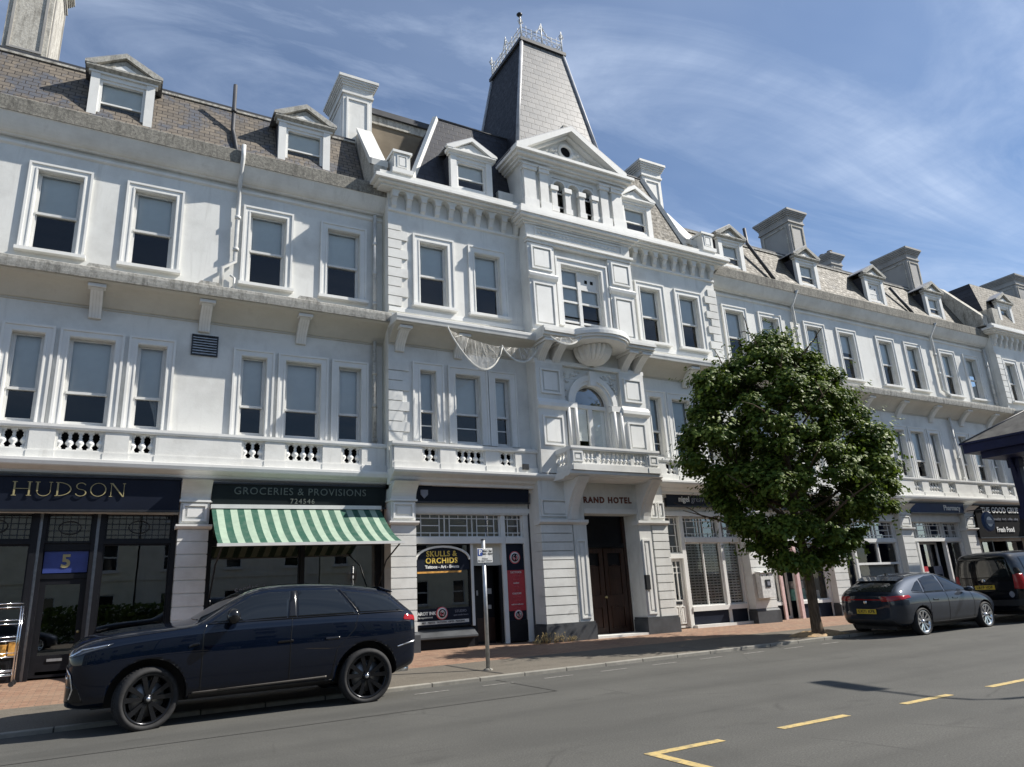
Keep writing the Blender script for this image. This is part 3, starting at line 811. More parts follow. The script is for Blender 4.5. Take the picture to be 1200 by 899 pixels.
# ------------------------------------------------------------------ shopfront pieces
def lattice(parent, x0, x1, z0, z1, y, nx=3, m_="white_paint", name="transom_light"):
    """leaded top light with a geometric grid of white bars"""
    b = MB(); t = 0.022; W = x1-x0; H = z1-z0
    b.frame(x0, x1, z0, z1, 0.035, y-0.03, y+0.03, m_)
    cw = (W-0.07)/nx
    for k in range(nx):
        a = x0+0.035+cw*k; c = a+cw
        if k: b.box(a-t/2, a+t/2, y-0.02, y+0.02, z0+0.035, z1-0.035, m_)
        for u in (0.18, 0.82): b.box(a+cw*u-t/2, a+cw*u+t/2, y-0.012, y+0.012, z0+0.035, z1-0.035, m_)
        for v in (0.2, 0.8): b.box(a+t/2, c-t/2, y-0.011, y+0.011, z0+H*v-t/2, z0+H*v+t/2, m_)
        b.box(a+cw*0.18, a+cw*0.82, y-0.010, y+0.010, z0+H*0.5-t/2, z0+H*0.5+t/2, m_)
        b.box(a+cw*0.5-t/2, a+cw*0.5+t/2, y-0.009, y+0.009, z0+H*0.8, z1-0.035, m_); b.box(a+cw*0.5-t/2, a+cw*0.5+t/2, y-0.009, y+0.009, z0+0.035, z0+H*0.2, m_)
    o = b.build(name, parent, shear=True)
    g = MB(); g.quad((x0+0.03, y+0.024, z0+0.03), (x1-0.03, y+0.024, z0+0.03), (x1-0.03, y+0.024, z1-0.03), (x0+0.03, y+0.024, z1-0.03), "shop_glass"); g.build("pane", o, shear=True, fix=False)
    return o
def shop_pane(parent, x0, x1, z0, z1, y, frame="white_paint", fw=0.055, bars=(), name="shop_window", glass="shop_glass", hb=()):
    b = MB(); b.frame(x0, x1, z0, z1, fw, y-0.05, y+0.05, frame)
    for q in bars: b.box(q-0.02, q+0.02, y-0.04, y+0.04, z0+fw, z1-fw, frame)
    for q in hb: b.box(x0+fw, x1-fw, y-0.035, y+0.035, q-0.02, q+0.02, frame)
    o = b.build(name, parent, shear=True)
    g = MB(); g.quad((x0+fw-0.01, y+0.02, z0+fw-0.01), (x1-fw+0.01, y+0.02, z0+fw-0.01), (x1-fw+0.01, y+0.02, z1-fw+0.01), (x0+fw-0.01, y+0.02, z1-fw+0.01), glass); g.build("pane", o, shear=True, fix=False)
    return o
# ------------------------------------------------------------------ the white terrace: levels along the facade
YW, YB, YT = 17.5, 17.0, 16.6           # wing wall, centre block wall, tower bay wall
ZB = 0.34                               # footway at the facade
Z1A, Z1H = 5.45, 1.97                   # first floor windows
Z2A, Z2H = 9.38, 1.98                   # second floor windows

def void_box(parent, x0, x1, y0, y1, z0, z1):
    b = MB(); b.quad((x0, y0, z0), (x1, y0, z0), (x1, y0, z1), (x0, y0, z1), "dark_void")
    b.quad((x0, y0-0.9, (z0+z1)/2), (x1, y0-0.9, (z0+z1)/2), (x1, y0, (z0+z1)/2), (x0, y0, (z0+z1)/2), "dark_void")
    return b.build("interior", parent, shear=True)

def wing(name, label, x0, x1, w2, trios, brackets, x_ridge0, x_ridge1, slate, end_l=False):
    t = empty(name, (x0, YW, ZB+zs(x0)))
    # children are built in world coordinates and then hung on the empty
    holes = [(x-0.45, x+0.45, Z2A, Z2A+Z2H) for x in w2]
    for c in trios:
        for dx, w in ((-1.2, 0.60), (0, 0.88), (1.2, 0.60)): holes.append((c+dx-w/2, c+dx+w/2, Z1A-0.02, Z1A+Z1H))
    b = MB(); b.wall(x0, x1, 4.2, 12.2, YW, YW+0.24, holes, "white_stucco")
    b.prism([(YW, 11.86), (YW-0.05, 11.90), (YW-0.06, 11.95), (YW, 11.98)], 'x', x0, x1, "white_paint")
    b.prism([(YW, 9.02), (YW-0.05, 9.02), (YW-0.05, 9.10), (YW, 9.13)], 'x', x0, x1, "white_paint")
    b.box(x0, x1, YW+0.25, YW+0.27, 12.2, 13.1, "grey_render")
    W = b.build("wall", t, shear=True)
    for i, x in enumerate(w2): window(t, x, YW, Z2A, 0.90, Z2H, 0.48, blind=1.0 if x < 10 else (1.0, 0.9, 1.0, 0.72)[i % 4])
    for i, c in enumerate(trios):
        window(t, c-1.2, YW, Z1A, 0.60, Z1H, 0.37, curtain=-1 if i == 0 else 0, sill=False)
        window(t, c, YW, Z1A, 0.88, Z1H, 0.37, sill=False)
        window(t, c+1.2, YW, Z1A, 0.60, Z1H, 0.37, curtain=1 if i < 2 else 0, sill=False)
    ledge(t, x0, x1, YW, 0.70, 8.19, 8.60, 8.86)
    for x in brackets: bracket(t, x, YW, 8.54, 7.90, 0.52)
    ops = []
    for c in trios: ops += [(c-1.17, 0.42, 1), (c, 0.80, 3), (c+1.17, 0.42, 1)]
    balustrade(t, x0, x1, YW-0.30, 4.63, 5.36, ops)
    roof_cornice(t, x0, x1, YW, YW-0.40, 12.06, 12.50, 12.88)
    # mansard
    r = MB()
    r.quad((x_ridge0, YW-0.05, 12.7), (x_ridge1, YW-0.05, 12.7), (x_ridge1, 18.62, 15.13), (x_ridge0, 18.62, 15.13), slate)
    r.quad((x_ridge0, 18.62, 15.16), (x_ridge1, 18.62, 15.16), (x_ridge1, 26, 15.5), (x_ridge0, 26, 15.5), "dark_lead")
    r.quad((x_ridge0, 26, 15.5), (x_ridge1, 26, 15.5), (x_ridge1, 26, 4), (x_ridge0, 26, 4), "grey_render")
    r.box(x_ridge0, x_ridge1, 18.54, 18.66, 15.06, 15.12, "stained_stone"); r.box(x_ridge0, x_ridge1, 18.56, 18.70, 15.122, 15.20, "dark_lead")
    roof = r.build("roof", t, shear=True, fix=True)
    void_box(t, x0, x1, YW+1.3, 0, 4.3, 12.4)
    return t, roof

def hang(t):
    """keep children where they were built"""
    inv = Matrix.Translation(t.location).inverted()
    for c in kids(t): c.matrix_parent_inverse = inv

left, left_roof = wing("terrace_wing", "", -7.6, 5.95, [-6.45, -4.47, -1.80, 0.18, 2.85, 4.85], [-5.43, -0.78, 3.87], [-5.38, -3.1, -0.80, 1.48, 3.77], -7.6, 5.46, "tan_slate")
tag(left, "white stucco terrace wing with mossy ledge and tan slates, left of the towered block", "building")
right, right_roof = wing("terrace_wing", "", 18.25, 36.5, [19.63, 21.52, 24.06, 26.03, 28.6, 30.55, 33.15, 35.1], [20.3, 24.9, 29.5, 34.0], [19.3, 21.6, 23.9, 26.2, 28.4, 30.7, 33.0, 35.2], 17.95, 36.5, "pale_slate")
tag(right, "long white terrace wing with pale sunlit slates, behind the street tree", "building")

# dormers, chimneys, pipes on the wings
for x in (-5.4, -0.80, 3.77): dormer(left, x, YW+0.30, 13.36, 1.52, 1.22)
for x in (20.35, 24.75): dormer(right, x, YW+0.30, 13.45, 1.42, 1.10)
dormer(right, 29.25, YW+0.30, 13.45, 1.42, 1.10, boarded=True)
dormer(right, 33.75, YW+0.30, 13.45, 1.42, 1.10)
chimney(left_roof, -3.1, 18.7, 14.9, 19.2, 0.95, 2.2, "stained_stone", "grey_render")
chimney(left_roof, 5.55, 18.65, 14.2, 17.50, 0.92, 1.65, "white_stucco", "white_paint")
chimney(right_roof, 25.2, 18.25, 14.5, 17.32, 0.95, 1.6, "grey_render", "stained_stone")
chimney(right_roof, 33.8, 18.35, 14.5, 17.32, 0.95, 1.6, "grey_render", "stained_stone")
chimney(right_roof, 30.6, 20.3, 15.2, 17.3, 0.8, 0.9, "grey_render", "stained_stone", pots=2)
downpipe(left, [(2.07, YW-0.50, 13.0), (2.07, YW-0.47, 12.6), (2.07, YW-0.12, 11.98), (2.07, YW-0.10, 9.85), (1.78, YW-0.13, 9.62), (1.78, YW-0.13, 8.92)], 0.055)
downpipe(left, [(1.98, YW-0.07, 9.48), (2.08, YW-0.07, 9.42), (2.08, YW-0.07, 8.92)], 0.03)
downpipe(left, [(2.0, YW+0.1, 13.0), (1.92, YW+0.35, 13.7), (1.88, YW+0.55, 14.1), (1.88, YW+0.60, 15.6)], 0.055, "dark_lead")
downpipe(left, [(5.70, YW-0.12, 12.0), (5.70, YW-0.12, 9.0)], 0.05); downpipe(left, [(5.70, YW-0.12, 8.2), (5.70, YW-0.12, 4.75)], 0.055, "stained_stone")
for x in (22.85, 32.05):
    downpipe(right, [(x, YW-0.47, 12.6), (x, YW-0.12, 12.05), (x, YW-0.10, 9.5), (x+0.5, YW-0.10, 9.3), (x+0.5, YW-0.10, 8.95)], 0.06)
    downpipe(right, [(x, YW-0.10, 8.2), (x, YW-0.10, 5.2)], 0.055)
downpipe(right, [(36.3, YW-0.12, 12.0), (36.3, YW-0.12, 9.0)], 0.05)
downpipe(right, [(21.85, YW+0.75, 15.7), (21.85, YW+0.72, 15.0), (22.35, YW+0.1, 13.2)], 0.07, "dark_lead")
downpipe(right, [(30.95, YW+0.62, 14.6), (31.5, YW+0.12, 13.2)], 0.07, "dark_lead")
b = MB(); b.frame(1.23, 1.82, 7.31, 7.83, 0.03, YW-0.04, YW+0.01, "dark_metal"); b.box(1.26, 1.79, YW-0.01, YW+0.012, 7.34, 7.80, "dark_void")
for k in range(7): b.prism([(YW-0.035, 7.35+k*0.066), (YW-0.035, 7.365+k*0.066), (YW-0.008, 7.40+k*0.066), (YW-0.008, 7.385+k*0.066)], 'x', 1.26, 1.79, "galvanised")
b.build("vent_grille", left, shear=True)
# parapet coping cracks: upright stones on the ledge above each bracket
b = MB()
for x in (-0.80, 1.48, 3.77): b.prism([(x-0.26, 8.865), (x-0.2, 8.95), (x+0.2, 8.95), (x+0.26, 8.865)], 'y', YW-0.69, YW-0.52, "ledge_stone")
b.build("ledge_block", left, shear=True)

# ------------------------------------------------------------------ centre block with tower
hotel = empty("hotel_building", (12.1, YB, ZB+zs(12.1)))
tag(hotel, "white stucco hotel block with a tall slate tower roof and deep entrance", "building")
CX = 12.1
def mir(x): return 2*CX-x
BX0, BX1, TX0, TX1 = 5.95, 18.25, 10.15, 14.05
bw2 = [7.30, 9.02, mir(9.02), mir(7.30)]
trio_b = [(7.06, 0.46), (8.24, 0.76), (9.32, 0.46)]
trio_b = trio_b+[(mir(x), w) for x, w in trio_b]
for x0, x1 in ((BX0, TX0+0.1), (TX1-0.1, BX1)):
    holes = [(x-0.42, x+0.42, 9.34, 11.26) for x in bw2 if x0 < x < x1]+[(x-w/2, x+w/2, 5.48, 7.42) for x, w in trio_b if x0 < x < x1]
    b = MB(); b.wall(x0, x1, 4.2, 13.0, YB, YB+0.24, holes, "white_stucco")
    b.prism([(YB, 12.02), (YB-0.06, 12.05), (YB-0.06, 12.12), (YB, 12.14)], 'x', x0, x1, "white_paint")
    b.prism([(YB, 9.0), (YB-0.06, 9.0), (YB-0.06, 9.12), (YB, 9.15)], 'x', x0, x1, "white_paint")
    b.build("wall", hotel, shear=True)
# return walls of the block against the wings
b = MB(); b.box(BX0+0.003, BX0+0.2, YB+0.25, YB+1.2, 4.2, 13.0, "cream_stucco"); b.box(BX1-0.2, BX1-0.003, YB+0.25, YB+1.2, 4.2, 13.0, "cream_stucco"); b.build("return_wall", hotel, shear=True)
for x in bw2: window(hotel, x, YB, 9.34, 0.84, 1.92, 0.48, aw=0.19, blind=0.94 if x > 16 else 1.0)
for i, (x, w) in enumerate(trio_b): window(hotel, x, YB, 5.48, w, 1.94, 0.43, aw=0.20, sill=False, bars=1)
# quoins
b = MB()
for s in (0, 1):
    for k in range(9):
        w = 0.56 if k % 2 else 0.38
        z = 9.16+k*0.285
        x0, x1 = (BX0-0.01, BX0+w) if s == 0 else (BX1-w, BX1+0.01)
        b.box(x0, x1, YB-0.05, YB+0.02, z+0.014, z+0.272, "white_stucco")
    for k in range(8):
        w = 0.56 if k % 2 else 0.38
        z = 5.40+k*0.275
        x0, x1 = (BX0-0.01, BX0+w) if s == 0 else (BX1-w, BX1+0.01)
        b.box(x0, x1, YB-0.035, YB+0.02, z+0.014, z+0.262, "white_stucco")
b.build("quoin", hotel, shear=True)
# arcaded corbel table and cornice
def arcade(parent, x0, x1, n, yw, z0, z1, depth, name="corbel_arcade"):
    b = MB(); p = (x1-x0)/n
    zs_ = z0+0.30
    for k in range(n+1):
        x = x0+k*p
        b.box(x-0.085, x+0.085, yw-depth*0.8, yw+0.01, zs_+0.05, zs_+0.12, "white_stucco")
        b.prism([(yw, z0), (yw-0.05, z0+0.02), (yw-0.08, z0+0.07), (yw-depth*0.45, z0+0.12), (yw-depth*0.5, z0+0.22), (yw-depth*0.7, zs_+0.045), (yw, zs_+0.045)], 'x', x-0.07, x+0.07, "white_stucco")
    for k in range(n):
        xa, xb = x0+k*p+0.085, x0+(k+1)*p-0.085; c = (xa+xb)/2; r = (xb-xa)/2
        pts = [(c-r*math.cos(math.pi*i/10), zs_+0.12+r*math.sin(math.pi*i/10)) for i in range(11)]
        for i in range(10):
            (xa_, za), (xb_, zb) = pts[i], pts[i+1]
            b.quad((xa_, yw-depth*0.8, za), (xb_, yw-depth*0.8, zb), (xb_, yw-depth*0.8, z1), (xa_, yw-depth*0.8, z1), "white_stucco")
            b.quad((xa_, yw-depth*0.8, za), (xa_, yw, za), (xb_, yw, zb), (xb_, yw-depth*0.8, zb), "white_stucco")
    for k in range(n+1):
        x = x0+k*p
        b.quad((x-0.085, yw-depth*0.8, zs_+0.12), (x+0.085, yw-depth*0.8, zs_+0.12), (x+0.085, yw-depth*0.8, z1), (x-0.085, yw-depth*0.8, z1), "white_stucco")
    e = x0-0.085
    b.quad((e, yw-depth*0.8, zs_+0.12), (e, yw, zs_+0.12), (e, yw, z1), (e, yw-depth*0.8, z1), "white_stucco")
    e = x1+0.085
    b.quad((e, yw-depth*0.8, zs_+0.12), (e, yw, zs_+0.12), (e, yw, z1), (e, yw-depth*0.8, z1), "white_stucco")
    return b.build(name, parent, shear=True, fix=False)
def block_cornice(parent, x0, x1, yw, ends=(True, True)):
    b = MB()
    xa = x0-(0.45 if ends[0] else 0); xb = x1+(0.45 if ends[1] else 0)
    for k, (e, za, zb) in enumerate(((0.30, 12.64, 12.70), (0.40, 12.702, 12.77), (0.50, 12.772, 12.86), (0.47, 12.862, 12.90))):
        b.box(x0-(e if ends[0] else 0), x1+(e if ends[1] else 0), yw-e, yw+0.25, za, zb, "white_paint")
    b.box(xa+0.1, xb-0.1, yw-0.36, yw-0.12, 12.902, 13.06, "white_stucco")
    return b.build("cornice", parent, shear=True)
arcade(hotel, BX0+0.15, TX0-0.12, 9, YB, 12.06, 12.64, 0.28); arcade(hotel, TX1+0.12, BX1-0.15, 9, YB, 12.06, 12.64, 0.28)
block_cornice(hotel, BX0, TX0, YB, (True, False)); block_cornice(hotel, TX1, BX1, YB, (False, True))
for x0, x1 in ((BX0, TX0), (TX1, BX1)): ledge(hotel, x0, x1, YB, 0.70, 8.10, 8.48, 8.68, "white_stucco")
for x in (6.25, 7.95): bracket(hotel, x, YB, 8.42, 7.86, 0.52); bracket(hotel, mir(x), YB, 8.42, 7.86, 0.58)
balustrade(hotel, BX0-0.02, TX0, YB-0.28, 4.68, 5.36, [(6.98, 0.40, 1), (8.1, 0.78, 3), (9.2, 0.40, 1)])
balustrade(hotel, TX1, BX1+0.02, YB-0.28, 4.68, 5.36, [(mir(6.98), 0.40, 1), (mir(8.1), 0.78, 3), (mir(9.2), 0.40, 1)])
b = MB(); b.box(9.62, 9.80, YB-0.42, YB-0.36, 4.78, 4.93, "dark_metal"); b.build("floodlight", hotel, shear=True)

# tower bay: wall, pilasters, windows
b = MB()
AR_CX, AR_HW, AR_SP = 12.1, 0.62, 6.82
holes = [(11.36, 12.84, 9.28, 11.2), (AR_CX-0.9, AR_CX+0.9, 5.45, 7.55)]
b.wall(TX0, TX1, 4.62, 12.9, YT, YT+0.26, holes, "white_stucco")
b.box(TX0+0.003, TX0+0.2, YT+0.262, YB+0.3, 4.2, 12.9, "white_stucco"); b.box(TX1-0.2, TX1-0.003, YT+0.262, YB+0.3, 4.2, 12.9, "white_stucco")
b.build("tower_wall", hotel, shear=True)
def pilaster(x0, x1):
    b = MB()
    b.box(x0, x1, YT-0.12, YT+0.01, 8.9, 11.72, "white_stucco"); b.panel(x0+0.10, x1-0.10, 10.86, 11.62, YT-0.12, "white_paint", 0.05, 0.05); b.panel(x0+0.10, x1-0.10, 9.05, 10.42, YT-0.12, "white_paint", 0.05, 0.05)
    b.prism([(YT-0.12, 10.52), (YT-0.20, 10.60), (YT-0.22, 10.68), (YT-0.14, 10.76), (YT-0.12, 10.76)], 'x', x0-0.04, x1+0.04, "white_paint")
    b.box(x0, x1, YT-0.12, YT+0.01, 4.7, 7.9, "white_stucco"); b.panel(x0+0.13, x1-0.13, 6.98, 7.72, YT-0.12, "white_paint", 0.05, 0.05); b.panel(x0+0.13, x1-0.13, 5.48, 6.34, YT-0.12, "white_paint", 0.05, 0.05)
    b.prism([(YT-0.12, 6.52), (YT-0.22, 6.60), (YT-0.22, 6.70), (YT-0.15, 6.82), (YT-0.12, 6.82)], 'x', x0-0.03, x1+0.05, "white_paint")
    return b.build("pilaster", hotel, shear=True)
pilaster(10.15, 11.08); pilaster(mir(11.08), mir(10.15))
# second floor tower window: architrave with paired casements
b = MB(); b.frame(11.16, 13.04, 9.20, 11.42, 0.18, YT-0.07, YT+0.004, "white_paint", bottom=False); b.frame(11.12, 13.08, 9.20, 11.46, 0.06, YT-0.11, YT-0.002, "white_paint", bottom=False)
b.frame(11.36, 12.84, 9.28, 11.2, 0.06, YT+0.10, YT+0.20, "frame_paint"); b.box(12.02, 12.14, YT+0.09, YT+0.20, 9.34, 11.14, "frame_paint")
for a, c in ((11.42, 12.02), (12.14, 12.78)):
    for z in (9.44, 10.10, 10.60): b.box(a, c, YT+0.11, YT+0.18, z-0.03, z+0.03, "frame_paint")
b.box(12.142, 12.778, YT+0.12, YT+0.17, 10.632, 11.138, "frame_paint")
for x in (12.36, 12.58): b.box(x-0.05, x+0.05, YT+0.11, YT+0.119, 10.82, 10.93, "dark_void")
o = b.build("window", hotel, shear=True)
g = MB(); g.quad((11.4, YT+0.15, 9.34), (12.8, YT+0.15, 9.34), (12.8, YT+0.15, 11.15), (11.4, YT+0.15, 11.15), "window_glass"); g.build("pane", o, shear=True, fix=False)
g = MB(); g.box(11.4, 12.04, YT+0.21, YT+0.22, 9.5, 11.15, "blind_fabric"); g.box(12.12, 12.8, YT+0.21, YT+0.22, 10.1, 11.15, "blind_fabric"); g.build("blind", o, shear=True)
# arched first floor window
def arch_pts(r, n=20): return [(AR_CX-r*math.cos(math.pi*i/n), AR_SP+r*math.sin(math.pi*i/n)) for i in range(n+1)]
b = MB()
ip = arch_pts(AR_HW)
for i in range(20):
    (xa, za), (xb, zb) = ip[i], ip[i+1]
    b.quad((xa, YT+0.02, za), (xb, YT+0.02, zb), (xb, YT+0.02, 7.56), (xa, YT+0.02, 7.56), "white_stucco")
    b.quad((xa, YT+0.02, za), (xa, YT+0.30, za), (xb, YT+0.30, zb), (xb, YT+0.02, zb), "white_stucco")
for s in (-1, 1):
    xa, xb = sorted((AR_CX+s*AR_HW, AR_CX+s*0.905)); b.box(xa, xb, YT+0.02, YT+0.30, 5.44, 7.56, "white_stucco")
b.build("arch_panel", hotel, shear=True)
b = MB(); op, ip2 = arch_pts(0.90), arch_pts(AR_HW-0.002)
for i in range(20):
    for (r0, r1, y) in ((0.88, 0.72, YT-0.10), (0.72, AR_HW-0.003, YT-0.05)):
        A, B = arch_pts(r0), arch_pts(r1)
        b.quad((A[i][0], y, A[i][1]), (A[i+1][0], y, A[i+1][1]), (B[i+1][0], y, B[i+1][1]), (B[i][0], y, B[i][1]), "white_paint")
        b.quad((A[i][0], y, A[i][1]), (A[i+1][0], y, A[i+1][1]), (A[i+1][0], YT+0.03, A[i+1][1]), (A[i][0], YT+0.03, A[i][1]), "white_paint")
        b.quad((B[i][0], y, B[i][1]), (B[i+1][0], y, B[i+1][1]), (B[i+1][0], YT+0.03, B[i+1][1]), (B[i][0], YT+0.03, B[i][1]), "white_paint")
b.box(AR_CX-0.11, AR_CX+0.11, YT-0.17, YT-0.0, 7.36, 7.80, "white_paint")
for s in (-1, 1):
    xa, xb = sorted((AR_CX+s*0.66, AR_CX+s*0.97)); b.box(xa, xb, YT-0.10, YT+0.019, 5.44, 6.62, "white_stucco"); b.box(xa-0.04, xb+0.04, YT-0.15, YT+0.019, 6.63, 6.80, "white_paint")
    for xx in (xa+0.03, xb-0.03):
        b.lathe((xx, YT-0.14, 5.44), [(0.05, 0), (0.05, 1.18)], "white_paint", 10)
b.build("archivolt", hotel, shear=True)
b = MB(); rr = random.Random(3)
for k in range(150):                    # modelled foliage in the spandrels
    x = rr.uniform(11.12, 13.08); z = rr.uniform(6.95, 7.80)
    if math.hypot(x-AR_CX, z-AR_SP) < 0.95: continue
    r = rr.uniform(0.025, 0.055); b.lathe((x, YT-0.005, z), [(r, 0), (r*0.8, -0.03), (0.001, -0.045)], "white_stucco", 6, 'y', caps=False)
b.build("spandrel_carving", hotel, shear=True)
b = MB(); n = 20
fr = 0.07; A = arch_pts(AR_HW); B = arch_pts(AR_HW-fr)
for i in range(20): b.quad((A[i][0], YT+0.14, A[i][1]), (A[i+1][0], YT+0.14, A[i+1][1]), (B[i+1][0], YT+0.14, B[i+1][1]), (B[i][0], YT+0.14, B[i][1]), "frame_paint")
b.frame(AR_CX-AR_HW, AR_CX+AR_HW, 5.5, AR_SP-0.05, fr, YT+0.12, YT+0.2, "frame_paint"); b.box(AR_CX-AR_HW+0.01, AR_CX+AR_HW-0.01, YT+0.10, YT+0.19, AR_SP-0.11, AR_SP, "frame_paint")
b.box(AR_CX-0.07, AR_CX+0.07, YT+0.11, YT+0.2, 5.57, AR_SP-0.12, "frame_paint")
o = b.build("arched_window", hotel, shear=True)
g = MB(); B2 = arch_pts(AR_HW-0.03)
g.add([(x, YT+0.16, z) for x, z in B2]+[(AR_CX+AR_HW-0.03, YT+0.16, 5.55), (AR_CX-AR_HW+0.03, YT+0.16, 5.55)], [tuple(range(22, -1, -1))], "window_glass"); g.build("pane", o, shear=True)
g = MB(); g.box(AR_CX-0.56, AR_CX-0.08, YT+0.21, YT+0.22, 5.75, AR_SP-0.1, "blind_fabric"); g.box(AR_CX+0.08, AR_CX+0.56, YT+0.21, YT+0.22, 5.6, AR_SP-0.1, "blind_fabric"); g.build("blind", o, shear=True)
g = MB(); g.prism([(AR_CX+0.6, AR_SP)]+[(AR_CX+0.6*math.cos(math.pi*i/16), AR_SP+0.6*math.sin(math.pi*i/16)) for i in range(1, 17)], 'y', YT+0.21, YT+0.22, "plinth_grey"); g.build("blind", o, shear=True)
# entablature with carved frieze, attic with paired pilasters, triple arcade and pediment
b = MB()
b.box(TX0-0.02, TX1+0.02, YT-0.15, YT+0.02, 11.74, 11.84, "white_paint"); b.box(TX0-0.06, TX1+0.06, YT-0.22, YT+0.02, 11.842, 11.92, "white_paint")
b.box(TX0-0.02, TX1+0.02, YT-0.10, YT+0.02, 11.922, 12.36, "white_stucco"); b.frame(10.45, 13.75, 12.0, 12.3, 0.03, YT-0.135, YT-0.099, "white_paint")
for e, za, zb in ((0.14, 12.362, 12.42), (0.22, 12.422, 12.50), (0.34, 12.502, 12.58), (0.38, 12.582, 12.66), (0.34, 12.662, 12.76), (0.24, 12.762, 12.92)): b.box(TX0-e*0.8, TX1+e*0.8, YT-e, YT+0.3, za, zb, "white_paint")
o = b.build("entablature", hotel, shear=True)
b = MB()
x = 10.6
while x < 13.6:
    b.lathe((x, YT-0.10, 12.15), [(0.05, 0), (0.035, -0.03), (0.001, -0.035)], "white_stucco", 6, 'y', caps=False); b.lathe((x+0.075, YT-0.10, 12.15+0.04*math.sin(x*40)), [(0.035, 0), (0.02, -0.025), (0.001, -0.03)], "white_stucco", 5, 'y', caps=False); x += 0.15
b.build("frieze_carving", o, shear=True)
AZ0, AZ1 = 12.92, 14.78
b = MB(); ar = [(11.55, 0.22), (12.1, 0.22), (12.65, 0.22)]
b.wall(TX0, TX1, AZ0, AZ1, YT, YT+0.26, [(11.30, 12.90, AZ0+0.12, 14.32)], "white_stucco")
b.box(TX0+0.003, TX0+0.25, YT+0.262, 20.4, AZ0-0.4, AZ1, "white_stucco"); b.box(TX1-0.25, TX1-0.003, YT+0.262, 20.4, AZ0-0.4, AZ1, "white_stucco")
b.box(TX0-0.55, TX0+0.002, YT+0.5, 18.2, AZ0-0.1, AZ0+0.75, "white_stucco")
b.build("attic_wall", hotel, shear=True)
b = MB()
for c, r in ar:                          # little arches
    pts = [(c-r*math.cos(math.pi*i/10), 13.98+r*math.sin(math.pi*i/10)) for i in range(11)]
    out = [(c-(r+0.055)*math.cos(math.pi*i/10), 13.98+(r+0.055)*math.sin(math.pi*i/10)) for i in range(11)]
    for i in range(10):
        b.quad((pts[i][0], YT+0.03, pts[i][1]), (pts[i+1][0], YT+0.03, pts[i+1][1]), (pts[i+1][0], YT+0.03, 14.33), (pts[i][0], YT+0.03, 14.33), "white_stucco")
        b.quad((pts[i][0], YT+0.03, pts[i][1]), (pts[i][0], YT+0.26, pts[i][1]), (pts[i+1][0], YT+0.26, pts[i+1][1]), (pts[i+1][0], YT+0.03, pts[i+1][1]), "white_stucco")
        b.quad((pts[i][0], YT-0.04, pts[i][1]), (pts[i+1][0], YT-0.04, pts[i+1][1]), (out[i+1][0], YT-0.04, out[i+1][1]), (out[i][0], YT-0.04, out[i][1]), "white_paint")
        b.quad((out[i][0], YT-0.04, out[i][1]), (out[i+1][0], YT-0.04, out[i+1][1]), (out[i+1][0], YT+0.03, out[i+1][1]), (out[i][0], YT+0.03, out[i][1]), "white_paint")
        b.quad((pts[i][0], YT-0.04, pts[i][1]), (pts[i+1][0], YT-0.04, pts[i+1][1]), (pts[i+1][0], YT+0.03, pts[i+1][1]), (pts[i][0], YT+0.03, pts[i][1]), "white_paint")
for xa, xb in ((11.30, 11.33), (11.77, 11.88), (12.32, 12.43), (12.87, 12.90)):
    b.box(xa, xb, YT+0.03, YT+0.25, AZ0+0.12, 14.33, "white_stucco")
    c = (xa+xb)/2; b.box(c-0.10, c+0.10, YT-0.08, YT+0.028, AZ0+0.12, 13.80, "white_stucco"); b.box(c-0.14, c+0.14, YT-0.12, YT+0.028, 13.802, 13.96, "white_paint"); b.box(c-0.13, c+0.13, YT-0.11, YT+0.028, AZ0+0.12, AZ0+0.30, "white_paint")
b.box(11.88, 12.32, YT+0.16, YT+0.2, AZ0+0.12, 14.3, "white_stucco")
o = b.build("attic_arcade", hotel, shear=True, fix=False)
g = MB(); g.box(11.34, 11.76, YT+0.14, YT+0.17, AZ0+0.13, 14.28, "window_glass"); g.box(12.44, 12.86, YT+0.14, YT+0.17, AZ0+0.13, 14.28, "window_glass"); g.build("pane", o, shear=True)
g = MB(); 
for z in (13.35, 13.85):
    for a, c in ((11.34, 11.76), (12.44, 12.86)): g.box(a, c, YT+0.10, YT+0.13, z-0.02, z+0.02, "frame_paint")
g.build("glazing_bar", o, shear=True)
b = MB()
for xa, xb in ((10.20, 10.62), (10.78, 11.08), (mir(11.08), mir(10.78)), (mir(10.62), mir(10.20))):
    b.box(xa, xb, YT-0.11, YT+0.01, AZ0+0.05, 14.45, "white_stucco"); b.box(xa-0.05, xb+0.05, YT-0.17, YT+0.008, AZ0+0.0, AZ0+0.32, "white_paint")
    b.box(xa-0.04, xb+0.04, YT-0.16, YT+0.008, 14.28, 14.40, "white_paint"); b.box(xa-0.06, xb+0.06, YT-0.19, YT+0.006, 14.402, 14.46, "white_paint")
b.build("attic_pilaster", hotel, shear=True)
b = MB()                                 # entablature under the pediment, returned along the sides
for e, za, zb in ((0.12, 14.48, 14.56), (0.20, 14.562, 14.66), (0.32, 14.662, 14.76), (0.42, 14.762, 14.86)): b.box(TX0-e*0.8, TX1+e*0.8, YT-e, 19.5, za, zb, "white_paint")
PA = 2.12; PZ = 14.862; PH = 1.20; CX, KEEP = 11.95, CX
b.prism([(CX-PA+0.35, PZ), (CX+PA-0.35, PZ), (CX, PZ+PH-0.2)], 'y', YT-0.02, YT+1.0, "white_stucco")
